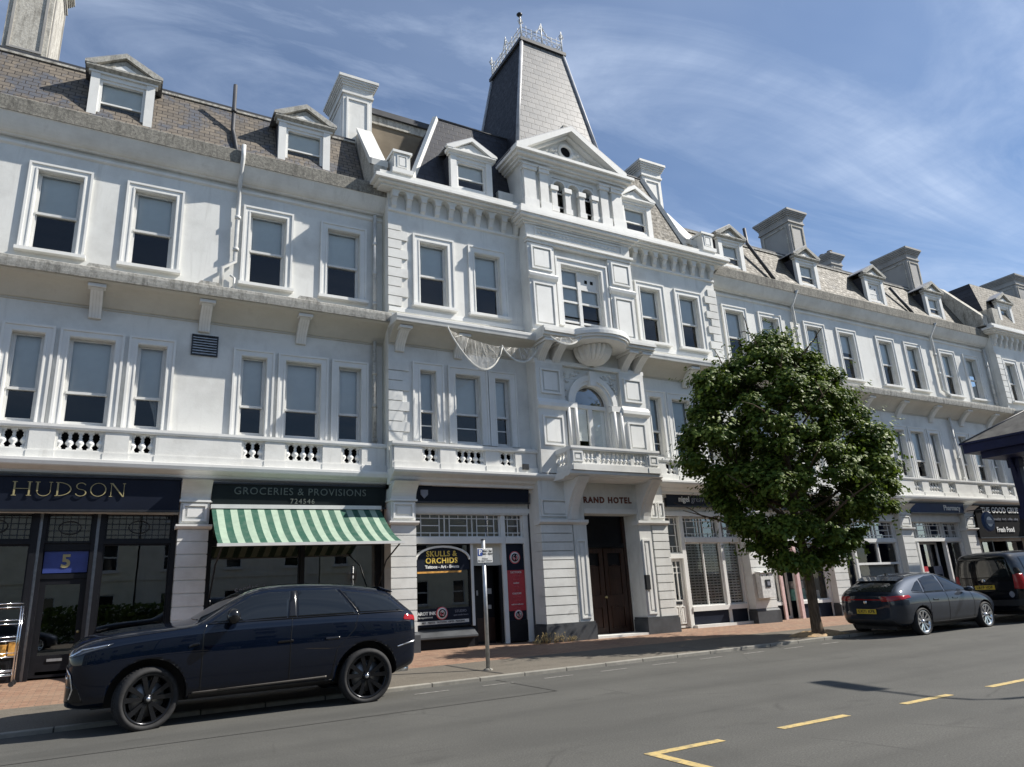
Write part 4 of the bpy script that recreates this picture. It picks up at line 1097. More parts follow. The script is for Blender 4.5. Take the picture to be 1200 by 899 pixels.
for s in (-1, 1):
    b.prism([(CX+s*PA, PZ), (CX+s*PA, PZ+0.07), (CX, PZ+PH+0.08), (CX, PZ+PH-0.10), (CX+s*(PA-0.34), PZ)], 'y', YT-0.42, YT-0.021, "white_paint")
    b.prism([(CX+s*(PA-0.36), PZ), (CX, PZ+PH-0.11), (CX, PZ+PH-0.19), (CX+s*(PA-0.52), PZ)], 'y', YT-0.2, YT-0.022, "white_paint")
    b.prism([(CX+s*PA, PZ+0.072), (CX+s*PA, PZ+0.10), (CX, PZ+PH+0.115), (CX, PZ+PH+0.082)], 'y', YT-0.42, YT+1.6, "lead")
b.box(CX-0.16, CX+0.1, YT-0.2, YT+0.1, PZ+PH+0.05, PZ+PH+0.24, "stained_stone")
o = b.build("tower_pediment", hotel, shear=True)
b = MB(); rr = random.Random(5)
b.lathe((CX-0.05, YT-0.02, PZ+0.52), [(0.30, 0), (0.30, -0.05), (0.24, -0.09), (0.20, -0.05), (0.19, 0.0)], "white_paint", 20, 'y', caps=False)
b.lathe((CX-0.05, YT-0.021, PZ+0.52), [(0.19, 0), (0.001, -0.002)], "dark_void", 20, 'y', caps=False)
for k in range(90):
    t = rr.uniform(-1, 1); x = CX-0.05+t*1.25; hmax = 0.55*(1-abs(t))+0.12
    z = PZ+0.06+rr.random()*hmax
    if math.hypot(x-CX+0.05, z-PZ-0.52) < 0.31: continue
    r = rr.uniform(0.03, 0.07); b.lathe((x, YT-0.02, z), [(r, 0), (r*0.85, -0.05), (0.001, -0.08)], "white_paint", 7, 'y', caps=False)
b.build("pediment_carving", o, shear=True)
CX = KEEP
# steep tower roof with iron cresting
b = MB(); bx0, bx1, by0, by1, bz = 10.25, 13.95, 16.95, 20.65, 14.87
tx0, tx1, ty0, ty1, tz = 11.24, 12.98, 17.72, 20.0, 20.62
B_ = [(bx0, by0, bz), (bx1, by0, bz), (bx1, by1, bz), (bx0, by1, bz)]; T_ = [(tx0, ty0, tz), (tx1, ty0, tz), (tx1, ty1, tz), (tx0, ty1, tz)]
for i, mn in enumerate(("tower_slate_lit", "tower_slate_shaded", "tower_slate_lit", "tower_slate_shaded")):
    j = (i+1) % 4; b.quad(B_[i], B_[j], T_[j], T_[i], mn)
b.quad(*T_, "dark_lead")
for i in range(4):
    b.tube([B_[i], T_[i]], 0.065, "lead", 6)
b.box(tx0-0.10, tx1+0.10, ty0-0.10, ty1+0.10, tz-0.10, tz+0.03, "dark_lead")
tro = b.build("tower_roof", hotel, shear=True, fix=False)
b = MB(); z0 = tz+0.03
def crest(p, q, n):
    p = Vector(p); q = Vector(q)
    for h in (0.08, 0.36, 0.52): b.tube([p+Vector((0, 0, h)), q+Vector((0, 0, h))], 0.016, "goods_white", 4)
    for k in range(n+1):
        u = p.lerp(q, k/n); b.tube([u, u+Vector((0, 0, 0.64 if k % 2 else 0.56))], 0.014, "goods_white", 4)
        if k < n:
            c = p.lerp(q, (k+0.5)/n)+Vector((0, 0, 0.22)); d = (q-p).normalized()
            b.tube([c+d*0.08*math.cos(a)+Vector((0, 0, 0.1*math.sin(a))) for a in [2*math.pi*i/8 for i in range(9)]], 0.013, "goods_white", 4)
C4 = [(tx0, ty0, z0), (tx1, ty0, z0), (tx1, ty1, z0), (tx0, ty1, z0)]
for i in range(4): crest(C4[i], C4[(i+1) % 4], 8 if i % 2 == 0 else 10)
for c in C4:
    b.tube([c, (c[0], c[1], z0+0.98)], 0.026, "goods_white", 6)
    for k in range(4):
        a = k*math.pi/2; b.tube([(c[0], c[1], z0+0.62), (c[0]+0.1*math.cos(a), c[1]+0.1*math.sin(a), z0+0.72), (c[0]+0.03*math.cos(a), c[1]+0.03*math.sin(a), z0+0.86)], 0.016, "goods_white", 4)
for i in range(4):
    u = Vector(C4[i]).lerp(Vector(C4[(i+1) % 4]), 0.5); d = (Vector(C4[(i+1) % 4])-Vector(C4[i])).normalized()
    b.tube([u, u+Vector((0, 0, 1.0))], 0.024, "goods_white", 5)
    for s in (-1, 1):
        b.tube([u+d*0.42*s+Vector((0, 0, 0.42)), u+d*0.2*s+Vector((0, 0, 0.52)), u+d*0.12*s+Vector((0, 0, 0.7)), u+Vector((0, 0, 0.78))], 0.020, "goods_white", 4)
        b.tube([u+Vector((0, 0, 0.6)), u+d*0.1*s+Vector((0, 0, 0.75)), u+d*0.02*s+Vector((0, 0, 0.92))], 0.018, "goods_white", 4)
b.tube([C4[0], (C4[0][0]-0.02, C4[0][1], z0+1.0)], 0.018, "dark_metal", 5); b.lathe((C4[0][0]-0.02, C4[0][1], z0+1.04), [(0.001, -0.07), (0.08, -0.045), (0.11, 0), (0.08, 0.045), (0.001, 0.07)], "dark_metal", 12)
b.build("roof_cresting", tro, shear=True)
# block roof to both sides of the tower, hipped at the outer ends
b = MB(); fy0, fz0, fy1, fz1 = YB+0.12, 13.0, YB+0.95, 16.35
for s, sl in ((-1, "dark_and_shaded_slate"), (1, "pale_slate")):  # left half darker: tower's shadow put into its slate colour
    xo0, xo1, xi = (6.62, 7.90, 11.0) if s < 0 else (mir(6.62), mir(7.90), 13.2)
    A, B2_, C_, D_ = (xo0, fy0, fz0), (xi, fy0, fz0), (xi, fy1, fz1), (xo1, fy1, fz1)
    b.quad(A, B2_, C_, D_, sl)
    b.quad((xo0, 21.5, fz0), A, D_, (xo1, 20.5, fz1), "dark_and_shaded_slate")
    b.quad(D_, C_, (xi, 20.5, fz1), (xo1, 20.5, fz1), "dark_lead")
    b.quad((xo0, 21.5, fz0), (xo1, 20.5, fz1), (xi, 20.5, fz1), (xi, 21.5, fz0), "grey_render")
    b.tube([A, D_], 0.10, "white_stucco", 4, smooth=False); b.tube([D_, C_], 0.04, "dark_lead", 6)
hro = b.build("roof", hotel, shear=True, fix=False)
b = MB()
for xa, xb in ((5.46, 5.94), (17.35, 17.90)):      # raking party walls with pale copings
    b.prism([(YB-0.1, 13.0), (YB-0.1, 13.35), (YB+0.25, 13.55), (18.5, 15.42), (22, 15.6), (22, 13)], 'x', xa+0.05, xb-0.05, "stained_stone")
    b.prism([(YB-0.05, 13.38), (YB+0.2, 13.56), (18.45, 15.43), (18.45, 15.57), (YB+0.12, 13.70), (YB-0.08, 13.56)], 'x', xa, xb, "white_stucco")
for xa, xb in ((6.02, 6.50), (mir(6.55), mir(6.05))):
    b.box(xa, xb, YB-0.36, YB+0.3, 13.065, 13.72, "white_stucco"); b.box(xa-0.07, xb+0.07, YB-0.43, YB+0.35, 13.065, 13.2, "white_paint"); b.box(xa-0.05, xb+0.05, YB-0.41, YB+0.33, 13.722, 13.80, "white_paint"); b.panel(xa+0.09, xb-0.09, 13.27, 13.66, YB-0.36, "white_paint", 0.03, 0.02)
    b.prism([(YB+0.302, 13.07), (YB+0.302, 13.70), (18.0, 13.9), (18.0, 13.07)], 'x', xa+0.02, xb-0.02, "grey_render")
b.build("parapet_wall", hotel, shear=True)
dormer(hotel, 8.62, YB-0.02, 13.32, 1.48, 1.10, stone="white_paint"); dormer(hotel, 14.95, YB-0.02, 13.32, 1.48, 1.10, stone="white_paint")
chimney(hro, 16.75, 17.9, 13.6, 17.15, 0.90, 1.3, "white_stucco", "white_paint")
b = MB(); b.box(5.95, 9.2, 19.2, 21.5, 14.0, 16.75, "brown_board"); b.box(5.8, 9.4, 19.05, 21.6, 16.752, 16.95, "dark_lead"); b.box(5.93, 9.2, 19.14, 19.19, 16.45, 16.75, "stained_stone"); b.build("roof_hut", hro, shear=True)
void_box(hotel, BX0, TX0-0.1, YB+1.0, 0, 4.3, 12.8); void_box(hotel, TX1+0.1, BX1, YB+1.0, 0, 4.3, 12.8); void_box(hotel, TX0, TX1, YT+1.0, 0, 4.6, 14.6)
# tower ledge with half-round balcony and fluted shell corbel
b = MB()
for za, zb, e in ((8.46, 8.52, 0.72), (8.522, 8.60, 0.80), (8.602, 8.68, 0.86), (8.682, 8.78, 0.80)): b.box(TX0-0.05, TX1+0.05, YT-e, YT+0.02, za, zb, "white_stucco")
b.box(TX0-0.03, TX1+0.03, YT-0.12, YT+0.02, 7.9, 8.02, "white_paint")
n = 24
for za, zb, r in ((8.46, 8.53, 0.98), (8.532, 8.60, 1.05), (8.602, 8.70, 1.10), (8.702, 8.80, 1.03)):
    pts = [(CX-r*math.cos(math.pi*i/n), YT-0.45-0.80*r*math.sin(math.pi*i/n)) for i in range(n+1)]
    b.prism(pts, 'z', za+0.0012, zb+0.0012, "white_paint")
pts = []
b.build("half_round_balcony", hotel, shear=True)
b = MB(); n = 26; prof = [(0.10, 7.96), (0.20, 7.99), (0.40, 8.06), (0.52, 8.18), (0.58, 8.32), (0.60, 8.45)]
vs = []; fs = []
for r, z in prof:
    for i in range(n+1):
        rr_ = r*(1+0.05*(1 if i % 2 else -1)) if r > 0.3 else r
        a = math.pi*i/n; vs.append((CX-rr_*math.cos(a), YT-0.08-rr_*1.35*math.sin(a), z))
for j in range(len(prof)-1):
    for i in range(n): fs.append((j*(n+1)+i, j*(n+1)+i+1, (j+1)*(n+1)+i+1, (j+1)*(n+1)+i))
b.add(vs, fs, "white_paint", False); b.build("shell_corbel", hotel, shear=True)
for x in (10.36, 10.86, mir(10.86), mir(10.36)): bracket(hotel, x, YT, 8.45, 7.84, 0.66, 0.26)
# entrance: porch piers, consoles, balcony, door
def porch_pier(x0, x1):
    b = MB(); s = -1 if x0 < CX else 1
    b.box(x0, x1, YT+0.0, YT+0.55, ZB-0.3, 4.6, "white_stucco")
    z = ZB+0.40; n = 11; dz = (3.3-z)/n
    a, c = (x0-0.02, x1-0.48) if s < 0 else (x0+0.48, x1+0.02)
    for k in range(n): b.box(a, c, YT-0.06, YT+0.3, z+k*dz+0.012, z+(k+1)*dz-0.012, "white_stucco")
    a2, c2 = (x1-0.42, x1+0.01) if s < 0 else (x0-0.01, x0+0.42)
    b.box(a2, c2, YT-0.05, YT+0.012, ZB+0.38, 3.3, "white_stucco"); b.panel(a2+0.06, c2-0.06, ZB+0.5, 2.9, YT-0.05, "white_paint", 0.05, 0.03)
    b.box(x0-0.08, x1+0.05, YT-0.13, YT+0.5, ZB-0.3, ZB+0.36, "plinth_grey"); b.box(x0-0.05, x1+0.03, YT-0.10, YT+0.5, ZB+0.362, ZB+0.42, "plinth_grey")
    b.prism([(YT-0.05, 3.30), (YT-0.14, 3.36), (YT-0.14, 3.43), (YT+0.2, 3.43), (YT+0.2, 3.30)], 'x', x0-0.07, x1+0.04, "white_paint")
    if s > 0:
        b.panel(x0+0.5, x0+0.74, 3.52, 3.98, YT-0.0, "white_paint", 0.035, 0.05); b.panel(x0+0.80, x1-0.02, 3.52, 3.98, YT-0.0, "white_paint", 0.035, 0.05)
    else: b.panel(x0+0.06, x1-0.5, 3.52, 3.98, YT-0.0, "white_paint", 0.035, 0.05)
    b.build("porch_pier", hotel, shear=True)
    c = MB(); pts = []
    for k in range(11):
        t = k/10; pts.append((YT-0.10-0.72*t**1.8, 3.44+(4.52-3.44)*t))
    xa, xb = (x1-0.62, x1-0.26) if s < 0 else (x0+0.04, x0+0.42)
    c.prism(pts+[(YT-0.001, 4.52), (YT-0.001, 3.44)], 'x', xa, xb, "white_paint"); c.prism([(p[0]-0.03, p[1]+0.01) for p in pts[:-1]]+[(YT-0.2, pts[-2][1]+0.01), (YT-0.08, 3.47)], 'x', xa+0.1, xb-0.1, "white_paint")
    c.build("console", hotel, shear=True)
porch_pier(10.05, 11.50); porch_pier(13.36, 14.40)
b = MB()
b.box(11.50, 13.36, YT+0.02, YT+0.55, 3.62, 4.6, "white_stucco"); b.box(11.50, 13.36, YT-0.03, YT+0.02, 3.62, 3.76, "white_paint")
b.box(11.46, 11.60, YT+0.56, 17.34, ZB-0.2, 3.7, "white_stucco"); b.box(13.34, 13.48, YT+0.56, 17.34, ZB-0.2, 3.7, "white_stucco")
b.box(11.4, 13.5, YT-0.12, 17.4, ZB-0.3, ZB+0.025, "white_stucco")
b.build("door_surround", hotel, shear=True)
b = MB(); DY = 17.22
b.box(11.6, 13.34, DY+0.06, DY+0.12, ZB, 3.66, "black_paint")
b.box(11.6, 11.70, DY-0.02, DY+0.06, ZB+0.02, 3.64, "door_wood"); b.box(13.24, 13.34, DY-0.02, DY+0.06, ZB+0.02, 3.64, "door_wood"); b.box(11.7, 13.24, DY-0.03, DY+0.06, 2.72, 2.84, "black_paint")
for x0, x1 in ((11.72, 12.45), (12.49, 13.22)):
    b.frame(x0, x1, ZB+0.03, 2.70, 0.13, DY-0.01, DY+0.05, "door_wood"); b.box(x0+0.13, x1-0.13, DY-0.005, DY+0.05, 1.10, 1.38, "door_wood")
    b.box(x0+0.17, x1-0.17, DY+0.0, DY+0.052, ZB+0.2, 1.06, "door_wood"); b.box(x0+0.17, x1-0.17, DY+0.0, DY+0.052, 1.42, 2.1, "door_wood")
    b.frame(x0+0.13, x1-0.13, ZB+0.16, 1.10, 0.03, DY-0.03, DY-0.011, "door_wood"); b.frame(x0+0.13, x1-0.13, 1.38, 2.2, 0.03, DY-0.03, DY-0.011, "door_wood")
    c = (x0+x1)/2; r = (x1-x0)/2-0.16
    b.prism([(c-r*math.cos(math.pi*i/10), 2.1+r*0.7*math.sin(math.pi*i/10)) for i in range(11)], 'y', DY, DY+0.052, "door_wood")
d = b.build("entrance_door", hotel, shear=True)
b = MB(); b.lathe((12.42, DY-0.05, 1.35), [(0.015, 0.05), (0.015, 0.0), (0.035, -0.02), (0.035, -0.05), (0.001, -0.06)], "gold_letter", 10, 'y'); b.build("handle", d, shear=True)
text("GRAND HOTEL", 0.23, "brown_letter", (12.27, YT+0.012, 4.0+zs(12.15)), hotel, "entrance_lettering", bold=0.010, space=1.25)
b = MB(); b.box(13.36, 13.50, YT-0.135, YT-0.05, 1.5, 1.9, "dark_metal"); b.build("entry_phone", hotel, shear=True)
b = MB()
b.prism([(YT-0.02, 4.48), (YT-0.55, 4.48), (YT-0.62, 4.52), (YT-0.80, 4.53), (YT-0.88, 4.58), (YT-0.88, 4.66), (YT-0.02, 4.66)], 'x', 10.55, mir(10.45), "white_paint")
b.build("balcony_slab", hotel, shear=True)
BYF = YT-0.84
bl = balustrade(hotel, 10.62, mir(10.52), BYF, 4.67, 5.33, [(11.28, 0.42, 2), (12.12, 1.10, 6), (12.98, 0.42, 2)], "balcony_balustrade", back=False)
b = MB()
for xa, xb in ((10.62, 10.78), (mir(10.68), mir(10.52))):
    b.box(xa, xb, BYF+0.165, YT-0.11, 4.67, 4.84, "white_stucco"); b.box(xa, xb, BYF+0.165, YT-0.11, 5.20, 5.33, "white_paint")
for x in (10.84, mir(10.74)): b.panel(x-0.16, x+0.16, 4.90, 5.18, BYF-0.035, "white_paint", 0.04, 0.03)
b.build("balcony_return", hotel, shear=True)
for x in (10.70, mir(10.60)):
    for k in range(3): baluster(bl, x, BYF+0.33+0.16*k, 4.84, 0.36)
# ground floor shop cornices and piers
shop_cornice(left, -7.6, BX0-0.02, YW, YW-0.55, 4.22, 4.62)
shop_cornice(hotel, BX0-0.05, 10.6, YB, YB-0.55, 4.30, 4.67); shop_cornice(hotel, mir(10.5), BX1+0.05, YB, YB-0.55, 4.30, 4.67)
shop_cornice(right, BX1+0.05, 36.5, YW, YW-0.55, 4.22, 4.62)
# ------------------------------------------------------------------ corner block at the far right
corner = empty("corner_building", (36.5, YB, ZB+zs(36.5)))
tag(corner, "white stucco corner block at the far right end of the terrace, behind the blue kiosk", "building")
EX0, EX1 = 36.45, 47.5
ew = [37.5, 39.3, 41.1, 42.9, 44.7]
b = MB(); b.wall(EX0, EX1, 0.0, 13.0, YB, YB+0.24, [(x-0.42, x+0.42, 9.34, 11.26) for x in ew]+[(x-0.42, x+0.42, 5.48, 7.42) for x in ew], "white_stucco")
b.box(EX0+0.003, EX0+0.2, YB+0.25, YB+1.2, 4.2, 13.0, "white_stucco"); b.box(EX1-0.2, EX1-0.003, YB+0.25, 26, 0, 13.0, "white_stucco")
b.build("wall", corner, shear=True)
for x in ew: window(corner, x, YB, 9.34, 0.84, 1.92, 0.48, aw=0.19); window(corner, x, YB, 5.48, 0.84, 1.94, 0.43, aw=0.20, sill=False, bars=1)
b = MB()
for k in range(9):
    w = 0.56 if k % 2 else 0.38; z = 9.16+k*0.285
    b.box(EX0-0.01, EX0+w, YB-0.05, YB+0.02, z+0.014, z+0.272, "white_stucco")
for k in range(8):
    w = 0.56 if k % 2 else 0.38; z = 5.40+k*0.275
    b.box(EX0-0.01, EX0+w, YB-0.035, YB+0.02, z+0.014, z+0.262, "white_stucco")
b.build("quoin", corner, shear=True)
arcade(corner, EX0+0.15, EX1-0.15, 23, YB, 12.06, 12.64, 0.28); block_cornice(corner, EX0, EX1, YB)
ledge(corner, EX0, EX1, YB, 0.70, 8.10, 8.48, 8.68, "ledge_stone")
for k in range(5): bracket(corner, EX0+0.4+2.4*k, YB, 8.42, 7.86, 0.58)
balustrade(corner, EX0-0.02, EX1, YB-0.28, 4.68, 5.36, [(x, 0.6, 3) for x in ew])
shop_cornice(corner, EX0-0.05, EX1, YB, YB-0.55, 4.30, 4.67)
b = MB(); b.quad((EX0+0.4, YB, 13.0), (EX1, YB, 13.0), (EX1, 18.0, 16.0), (EX0+1.4, 18.0, 16.0), "pale_slate"); b.quad((EX0+0.4, 24, 13.0), (EX0+0.4, YB, 13.0), (EX0+1.4, 18.0, 16.0), (EX0+1.4, 23, 16), "dark_and_shaded_slate"); b.quad((EX0+1.4, 18, 16), (EX1, 18, 16), (EX1, 23, 16), (EX0+1.4, 23, 16), "dark_lead")
b.prism([(YB-0.1, 13.0), (YB-0.1, 13.5), (18.5, 15.6), (20, 15.6), (20, 13)], 'x', EX0-0.55, EX0-0.1, "stained_stone")
b.box(EX0+0.02, EX0+0.55, YB-0.36, YB+0.3, 13.065, 13.9, "stained_stone")
cr = b.build("roof", corner, shear=True, fix=False)
dormer(corner, 39.15, YB+0.30, 13.6, 1.42, 1.10); dormer(corner, 43.2, YB+0.30, 13.6, 1.42, 1.10)
chimney(cr, 45.2, 18.6, 14.2, 18.0, 2.2, 1.6, "grey_render", "stained_stone")
void_box(corner, EX0+0.3, EX1, YB+1.0, 0, 4.3, 12.8)

# ------------------------------------------------------------------ shopfronts
SG = 17.60            # shop glass plane
for x0 in (1.24, -3.42): pier(left, x0, x0+0.62, YW-0.24, YW+0.3, ZB, 3.22, 4.26)
pier(hotel, BX0, BX0+0.66, YB-0.12, YB+0.4, ZB, 3.30, 4.34)
pier(hotel, 18.0, 18.95, YB-0.10, YB+0.5, ZB, 3.30, 4.34)
for x0 in (22.45, 26.75, 31.15, 35.75): pier(right, x0, x0+0.72, YW-0.24, YW+0.3, ZB, 3.28, 4.26)

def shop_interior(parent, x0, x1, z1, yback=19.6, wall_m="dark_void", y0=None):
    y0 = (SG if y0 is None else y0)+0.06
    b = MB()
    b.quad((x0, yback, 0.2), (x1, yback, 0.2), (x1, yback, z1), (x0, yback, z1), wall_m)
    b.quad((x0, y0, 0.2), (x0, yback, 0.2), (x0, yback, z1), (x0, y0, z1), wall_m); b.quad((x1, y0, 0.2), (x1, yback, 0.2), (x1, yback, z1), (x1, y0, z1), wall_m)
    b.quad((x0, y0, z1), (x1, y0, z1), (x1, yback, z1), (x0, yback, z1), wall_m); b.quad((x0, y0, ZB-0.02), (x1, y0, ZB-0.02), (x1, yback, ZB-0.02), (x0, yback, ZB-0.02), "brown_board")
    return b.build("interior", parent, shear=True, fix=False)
def head_board(parent, x0, x1, z0, z1, y, m_="white_stucco"):
    b = MB(); b.box(x0, x1, y, y+0.25, z0, z1, m_); return b.build("shop_head", parent, shear=True)

def fascia(x0, x1, z0, z1, y, m_, label, frame="dark_metal", tilt=0.05):
    """a shop's name board on its own"""
    o = empty("fascia_sign", ((x0+x1)/2, y, z0+zs((x0+x1)/2)))
    W = (x1-x0)/2; H = z1-z0
    b = MB(); b.prism([(0, 0), (-tilt, H), (0.08, H), (0.08, 0)], 'x', -W, W, m_); b.build("board", o)
    b = MB(); b.box(-W-0.02, W+0.02, -0.03, 0.06, -0.045, -0.002, frame); b.box(-W-0.02, W+0.02, -tilt-0.04, 0.06, H+0.002, H+0.04, frame); b.build("moulding", o)
    tag(o, label, "shop sign", "shop name boards along the terrace")
    return o, W, H

# --- Hudson: black shopfront with a recessed door (left wing, first bay)
head_board(left, -2.78, 1.23, 3.55, 4.3, 17.42); head_board(left, 1.87, 5.92, 3.70, 4.3, 17.42)
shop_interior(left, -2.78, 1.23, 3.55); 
b = MB()
for x0, x1 in ((-2.78, -2.70), (-1.44, -1.33), (-1.27, -1.20), (-0.38, -0.31), (-0.25, -0.15), (1.14, 1.235)): b.box(x0, x1, SG-0.10, SG+0.08, ZB-0.1, 3.62, "black_paint")
b.box(-2.7, -1.44, SG-0.08, SG+0.08, ZB-0.1, 0.80, "black_paint"); b.box(-0.15, 1.14, SG-0.08, SG+0.08, ZB-0.1, 0.80, "black_paint")
b.box(-2.7, -1.44, SG-0.09, SG+0.05, 2.93, 3.0, "black_paint"); b.box(-0.15, 1.14, SG-0.09, SG+0.05, 2.93, 3.0, "black_paint")
b.box(-2.7, -1.44, SG-0.11, SG+0.09, 0.802, 0.86, "black_paint"); b.box(-0.15, 1.14, SG-0.11, SG+0.09, 0.802, 0.86, "black_paint")
b.box(-1.33, -1.27, SG+0.0, SG+0.07, ZB-0.1, 3.6, "galvanised"); b.box(-0.31, -0.25, SG, SG+0.07, ZB-0.1, 3.6, "galvanised")
b.box(-1.2, -0.38, SG-0.02, SG+0.1, 2.80, 2.95, "black_paint")
for x0, x1 in ((-2.62, -1.52), (-0.07, 1.06)): b.frame(x0, x1, ZB+0.05, 0.72, 0.05, SG-0.10, SG-0.081, "black_paint")
b.build("shopfront", left, shear=True)
for x0, x1 in ((-2.7, -1.44), (-0.15, 1.14)): shop_pane(left, x0, x1, 0.862, 2.93, SG, "black_paint", 0.03)
for x0, x1, n in ((-2.7, -1.44, 10), (-0.15, 1.14, 10), (-1.2, -0.38, 6)):
    b = MB(); z0, z1 = 3.0 if n == 10 else 2.952, 3.58
    b.frame(x0, x1, z0, z1, 0.04, SG-0.05, SG+0.04, "black_paint")
    for k in range(1, n): xx = x0+(x1-x0)*k/n; b.box(xx-0.008, xx+0.008, SG-0.012, SG+0.012, z0+0.04, z1-0.04, "dark_metal")
    for k in range(1, 5): zq = z0+(z1-z0)*k/5; b.box(x0+0.04, x1-0.04, SG-0.01, SG+0.010, zq-0.008, zq+0.008, "dark_metal")
    c = (x0+x1)/2; b.tube([(c+0.20*math.cos(a), SG-0.015, (z0+z1)/2+0.13*math.sin(a)) for a in [2*math.pi*i/20 for i in range(21)]], 0.012, "dark_metal", 5)
    o = b.build("transom_light", left, shear=True); g = MB(); g.quad((x0+0.03, SG+0.02, z0), (x1-0.03, SG+0.02, z0), (x1-0.03, SG+0.02, z1), (x0+0.03, SG+0.02, z1), "shop_glass"); g.build("pane", o, shear=True, fix=False)
    g = MB(); g.quad((x0, SG+0.06, z0), (x1, SG+0.06, z0), (x1, SG+0.06, z1), (x0, SG+0.06, z1), "plinth_grey"); g.build("backing", o, shear=True)
b = MB(); b.frame(-1.2, -0.38, ZB+0.03, 2.24, 0.11, SG+0.02, SG+0.07, "black_paint"); b.box(-1.09, -0.49, SG+0.02, SG+0.07, 0.42, 0.78, "black_paint"); b.box(-0.92, -0.66, SG-0.0, SG+0.019, 0.66, 0.71, "galvanised")
b.box(-1.2, -0.38, SG-0.0, SG+0.08, 2.242, 2.34, "black_paint")
d = b.build("shop_door", left, shear=True)
g = MB(); g.quad((-1.1, SG+0.04, 0.77), (-0.48, SG+0.04, 0.77), (-0.48, SG+0.04, 2.14), (-1.1, SG+0.04, 2.14), "shop_glass"); g.build("pane", d, shear=True, fix=False)
g = MB(); g.lathe((-0.44, SG-0.03, 1.2), [(0.02, 0.05), (0.03, 0), (0.001, -0.02)], "gold_letter", 8, 'y'); g.build("handle", d, shear=True)
plq = empty("door_number_panel", (-0.79, SG+0.02, 2.36+zs(-0.79))); tag(plq, "blue glass panel with a gold 5 over the black shop door", "number panel")
b = MB(); b.box(-0.39, 0.39, 0, 0.03, 0, 0.43, "blue_poster"); b.build("panel", plq); text("5", 0.36, "gold_letter", (0, -0.008, 0.22), plq, "numeral", bold=0.012)
sgn, W, H = fascia(-2.76, 1.22, 3.60, 4.25, 17.22, "navy_sign", "dark navy fascia board with HUDSON in widely spaced thin gold serif capitals")
def serif(word, h, m_, parent, x0, starts, widths, y, z0):
    """thin roman capitals built from strokes"""
    T, t = h*0.11, h*0.042
    for i, ch in enumerate(word):
        b = MB(); w = widths[i]
        def st(x, za=0, zb=h, th=T): b.box(x-th/2, x+th/2, -0.012, 0, za, zb, m_); b.box(x-th*0.5-h*0.09, x+th*0.5+h*0.09, -0.011, 0, 0 if za == 0 else h-t, t if za == 0 else h, m_); b.box(x-th*0.5-h*0.09, x+th*0.5+h*0.09, -0.0115, 0, h-t, h, m_)
        def arc(cx, cz, rx, rz, a0, a1, n=18, thick=True):
            for k in range(n):
                A, B = R(a0+(a1-a0)*k/n), R(a0+(a1-a0)*(k+1)/n)
                def p(a): 
                    q = (t*0.5+T*0.55*abs(math.cos(a))) if thick else t*0.6
                    return (cx+(rx+q/2)*math.cos(a), cz+(rz+t/2)*math.sin(a)), (cx+(rx-q/2)*math.cos(a), cz+(rz-t/2)*math.sin(a))
                (o0, i0), (o1, i1) = p(A), p(B); b.prism([o0, o1, i1, i0], 'y', -0.012, 0, m_)
        if ch == 'H': st(T*0.8); st(w-T*0.8); b.box(T*1.3, w-T*1.3, -0.012, 0, h*0.5-t/2, h*0.5+t/2, m_)
        elif ch == 'U':
            for x, th in ((T*0.8, T), (w-T*0.6, t)): b.box(x-th/2, x+th/2, -0.012, 0, h*0.32, h, m_); b.box(x-th/2-h*0.09, x+th/2+h*0.09, -0.011, 0, h-t, h, m_)
            arc((T*0.8+w-T*0.6)/2, h*0.33, (w-T*1.4)/2, h*0.33, 180, 360, thick=False)
        elif ch == 'D': st(T*0.8); arc(T*0.8, h*0.5, w-T*1.4, h*0.5-t/2, -90, 90)
        elif ch == 'O': arc(w/2, h*0.5, w/2-T*0.3, h*0.5-t/2, 0, 360, 30)
        elif ch == 'S':
            arc(w*0.48, h*0.74, w*0.34, h*0.235, 20, 270, 18); arc(w*0.48, h*0.255, w*0.38, h*0.235, -165, 90, 18)
        elif ch == 'N':
            for x in (t*1.6, w-t*1.6): b.box(x-t/2, x+t/2, -0.012, 0, 0, h, m_)
            b.box(t*1.6-h*.1, t*1.6+h*.1, -0.011, 0, h-t, h, m_); b.box(t*1.6-h*.1, t*1.6+h*.1, -0.011, 0, 0, t, m_); b.box(w-t*1.6-h*.1, w-t*1.6+h*.1, -0.011, 0, h-t, h, m_)
            b.prism([(t, h), (t+T*1.1, h), (w-t, 0), (w-t-T*0.9, 0)], 'y', -0.0125, 0, m_)
        b.build("letter", parent, (x0+starts[i], y, z0), split=False)
serif("HUDSON", 0.285, "gold_letter", sgn, -1.83-(-2.76+1.22)/2, (0, 0.385, 0.735, 1.055, 1.335, 1.70), (0.30, 0.27, 0.275, 0.24, 0.295, 0.275), -0.04, 0.265)

# --- Groceries & Provisions: striped awning shop (second bay)
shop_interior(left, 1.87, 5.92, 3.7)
b = MB()
for x0, x1 in ((1.865, 1.95), (3.95, 4.02), (5.84, 5.925)): b.box(x0, x1, SG-0.08, SG+0.08, ZB-0.1, 3.7, "black_paint")
b.box(1.95, 3.95, SG-0.07, SG+0.07, ZB-0.1, 0.9, "black_paint"); b.box(4.02, 5.84, SG-0.07, SG+0.07, ZB-0.1, 0.9, "black_paint"); b.box(1.95, 3.95, SG-0.07, SG+0.07, 2.9, 2.98, "black_paint"); b.box(4.02, 5.84, SG-0.07, SG+0.07, 2.9, 2.98, "black_paint")
b.build("shopfront", left, shear=True)
shop_pane(left, 1.95, 3.95, 0.9, 2.9, SG, "black_paint", 0.03); shop_pane(left, 4.02, 5.84, 0.9, 2.9, SG, "black_paint", 0.03); shop_pane(left, 1.95, 5.84, 2.98, 3.68, SG+0.01, "black_paint", 0.03)
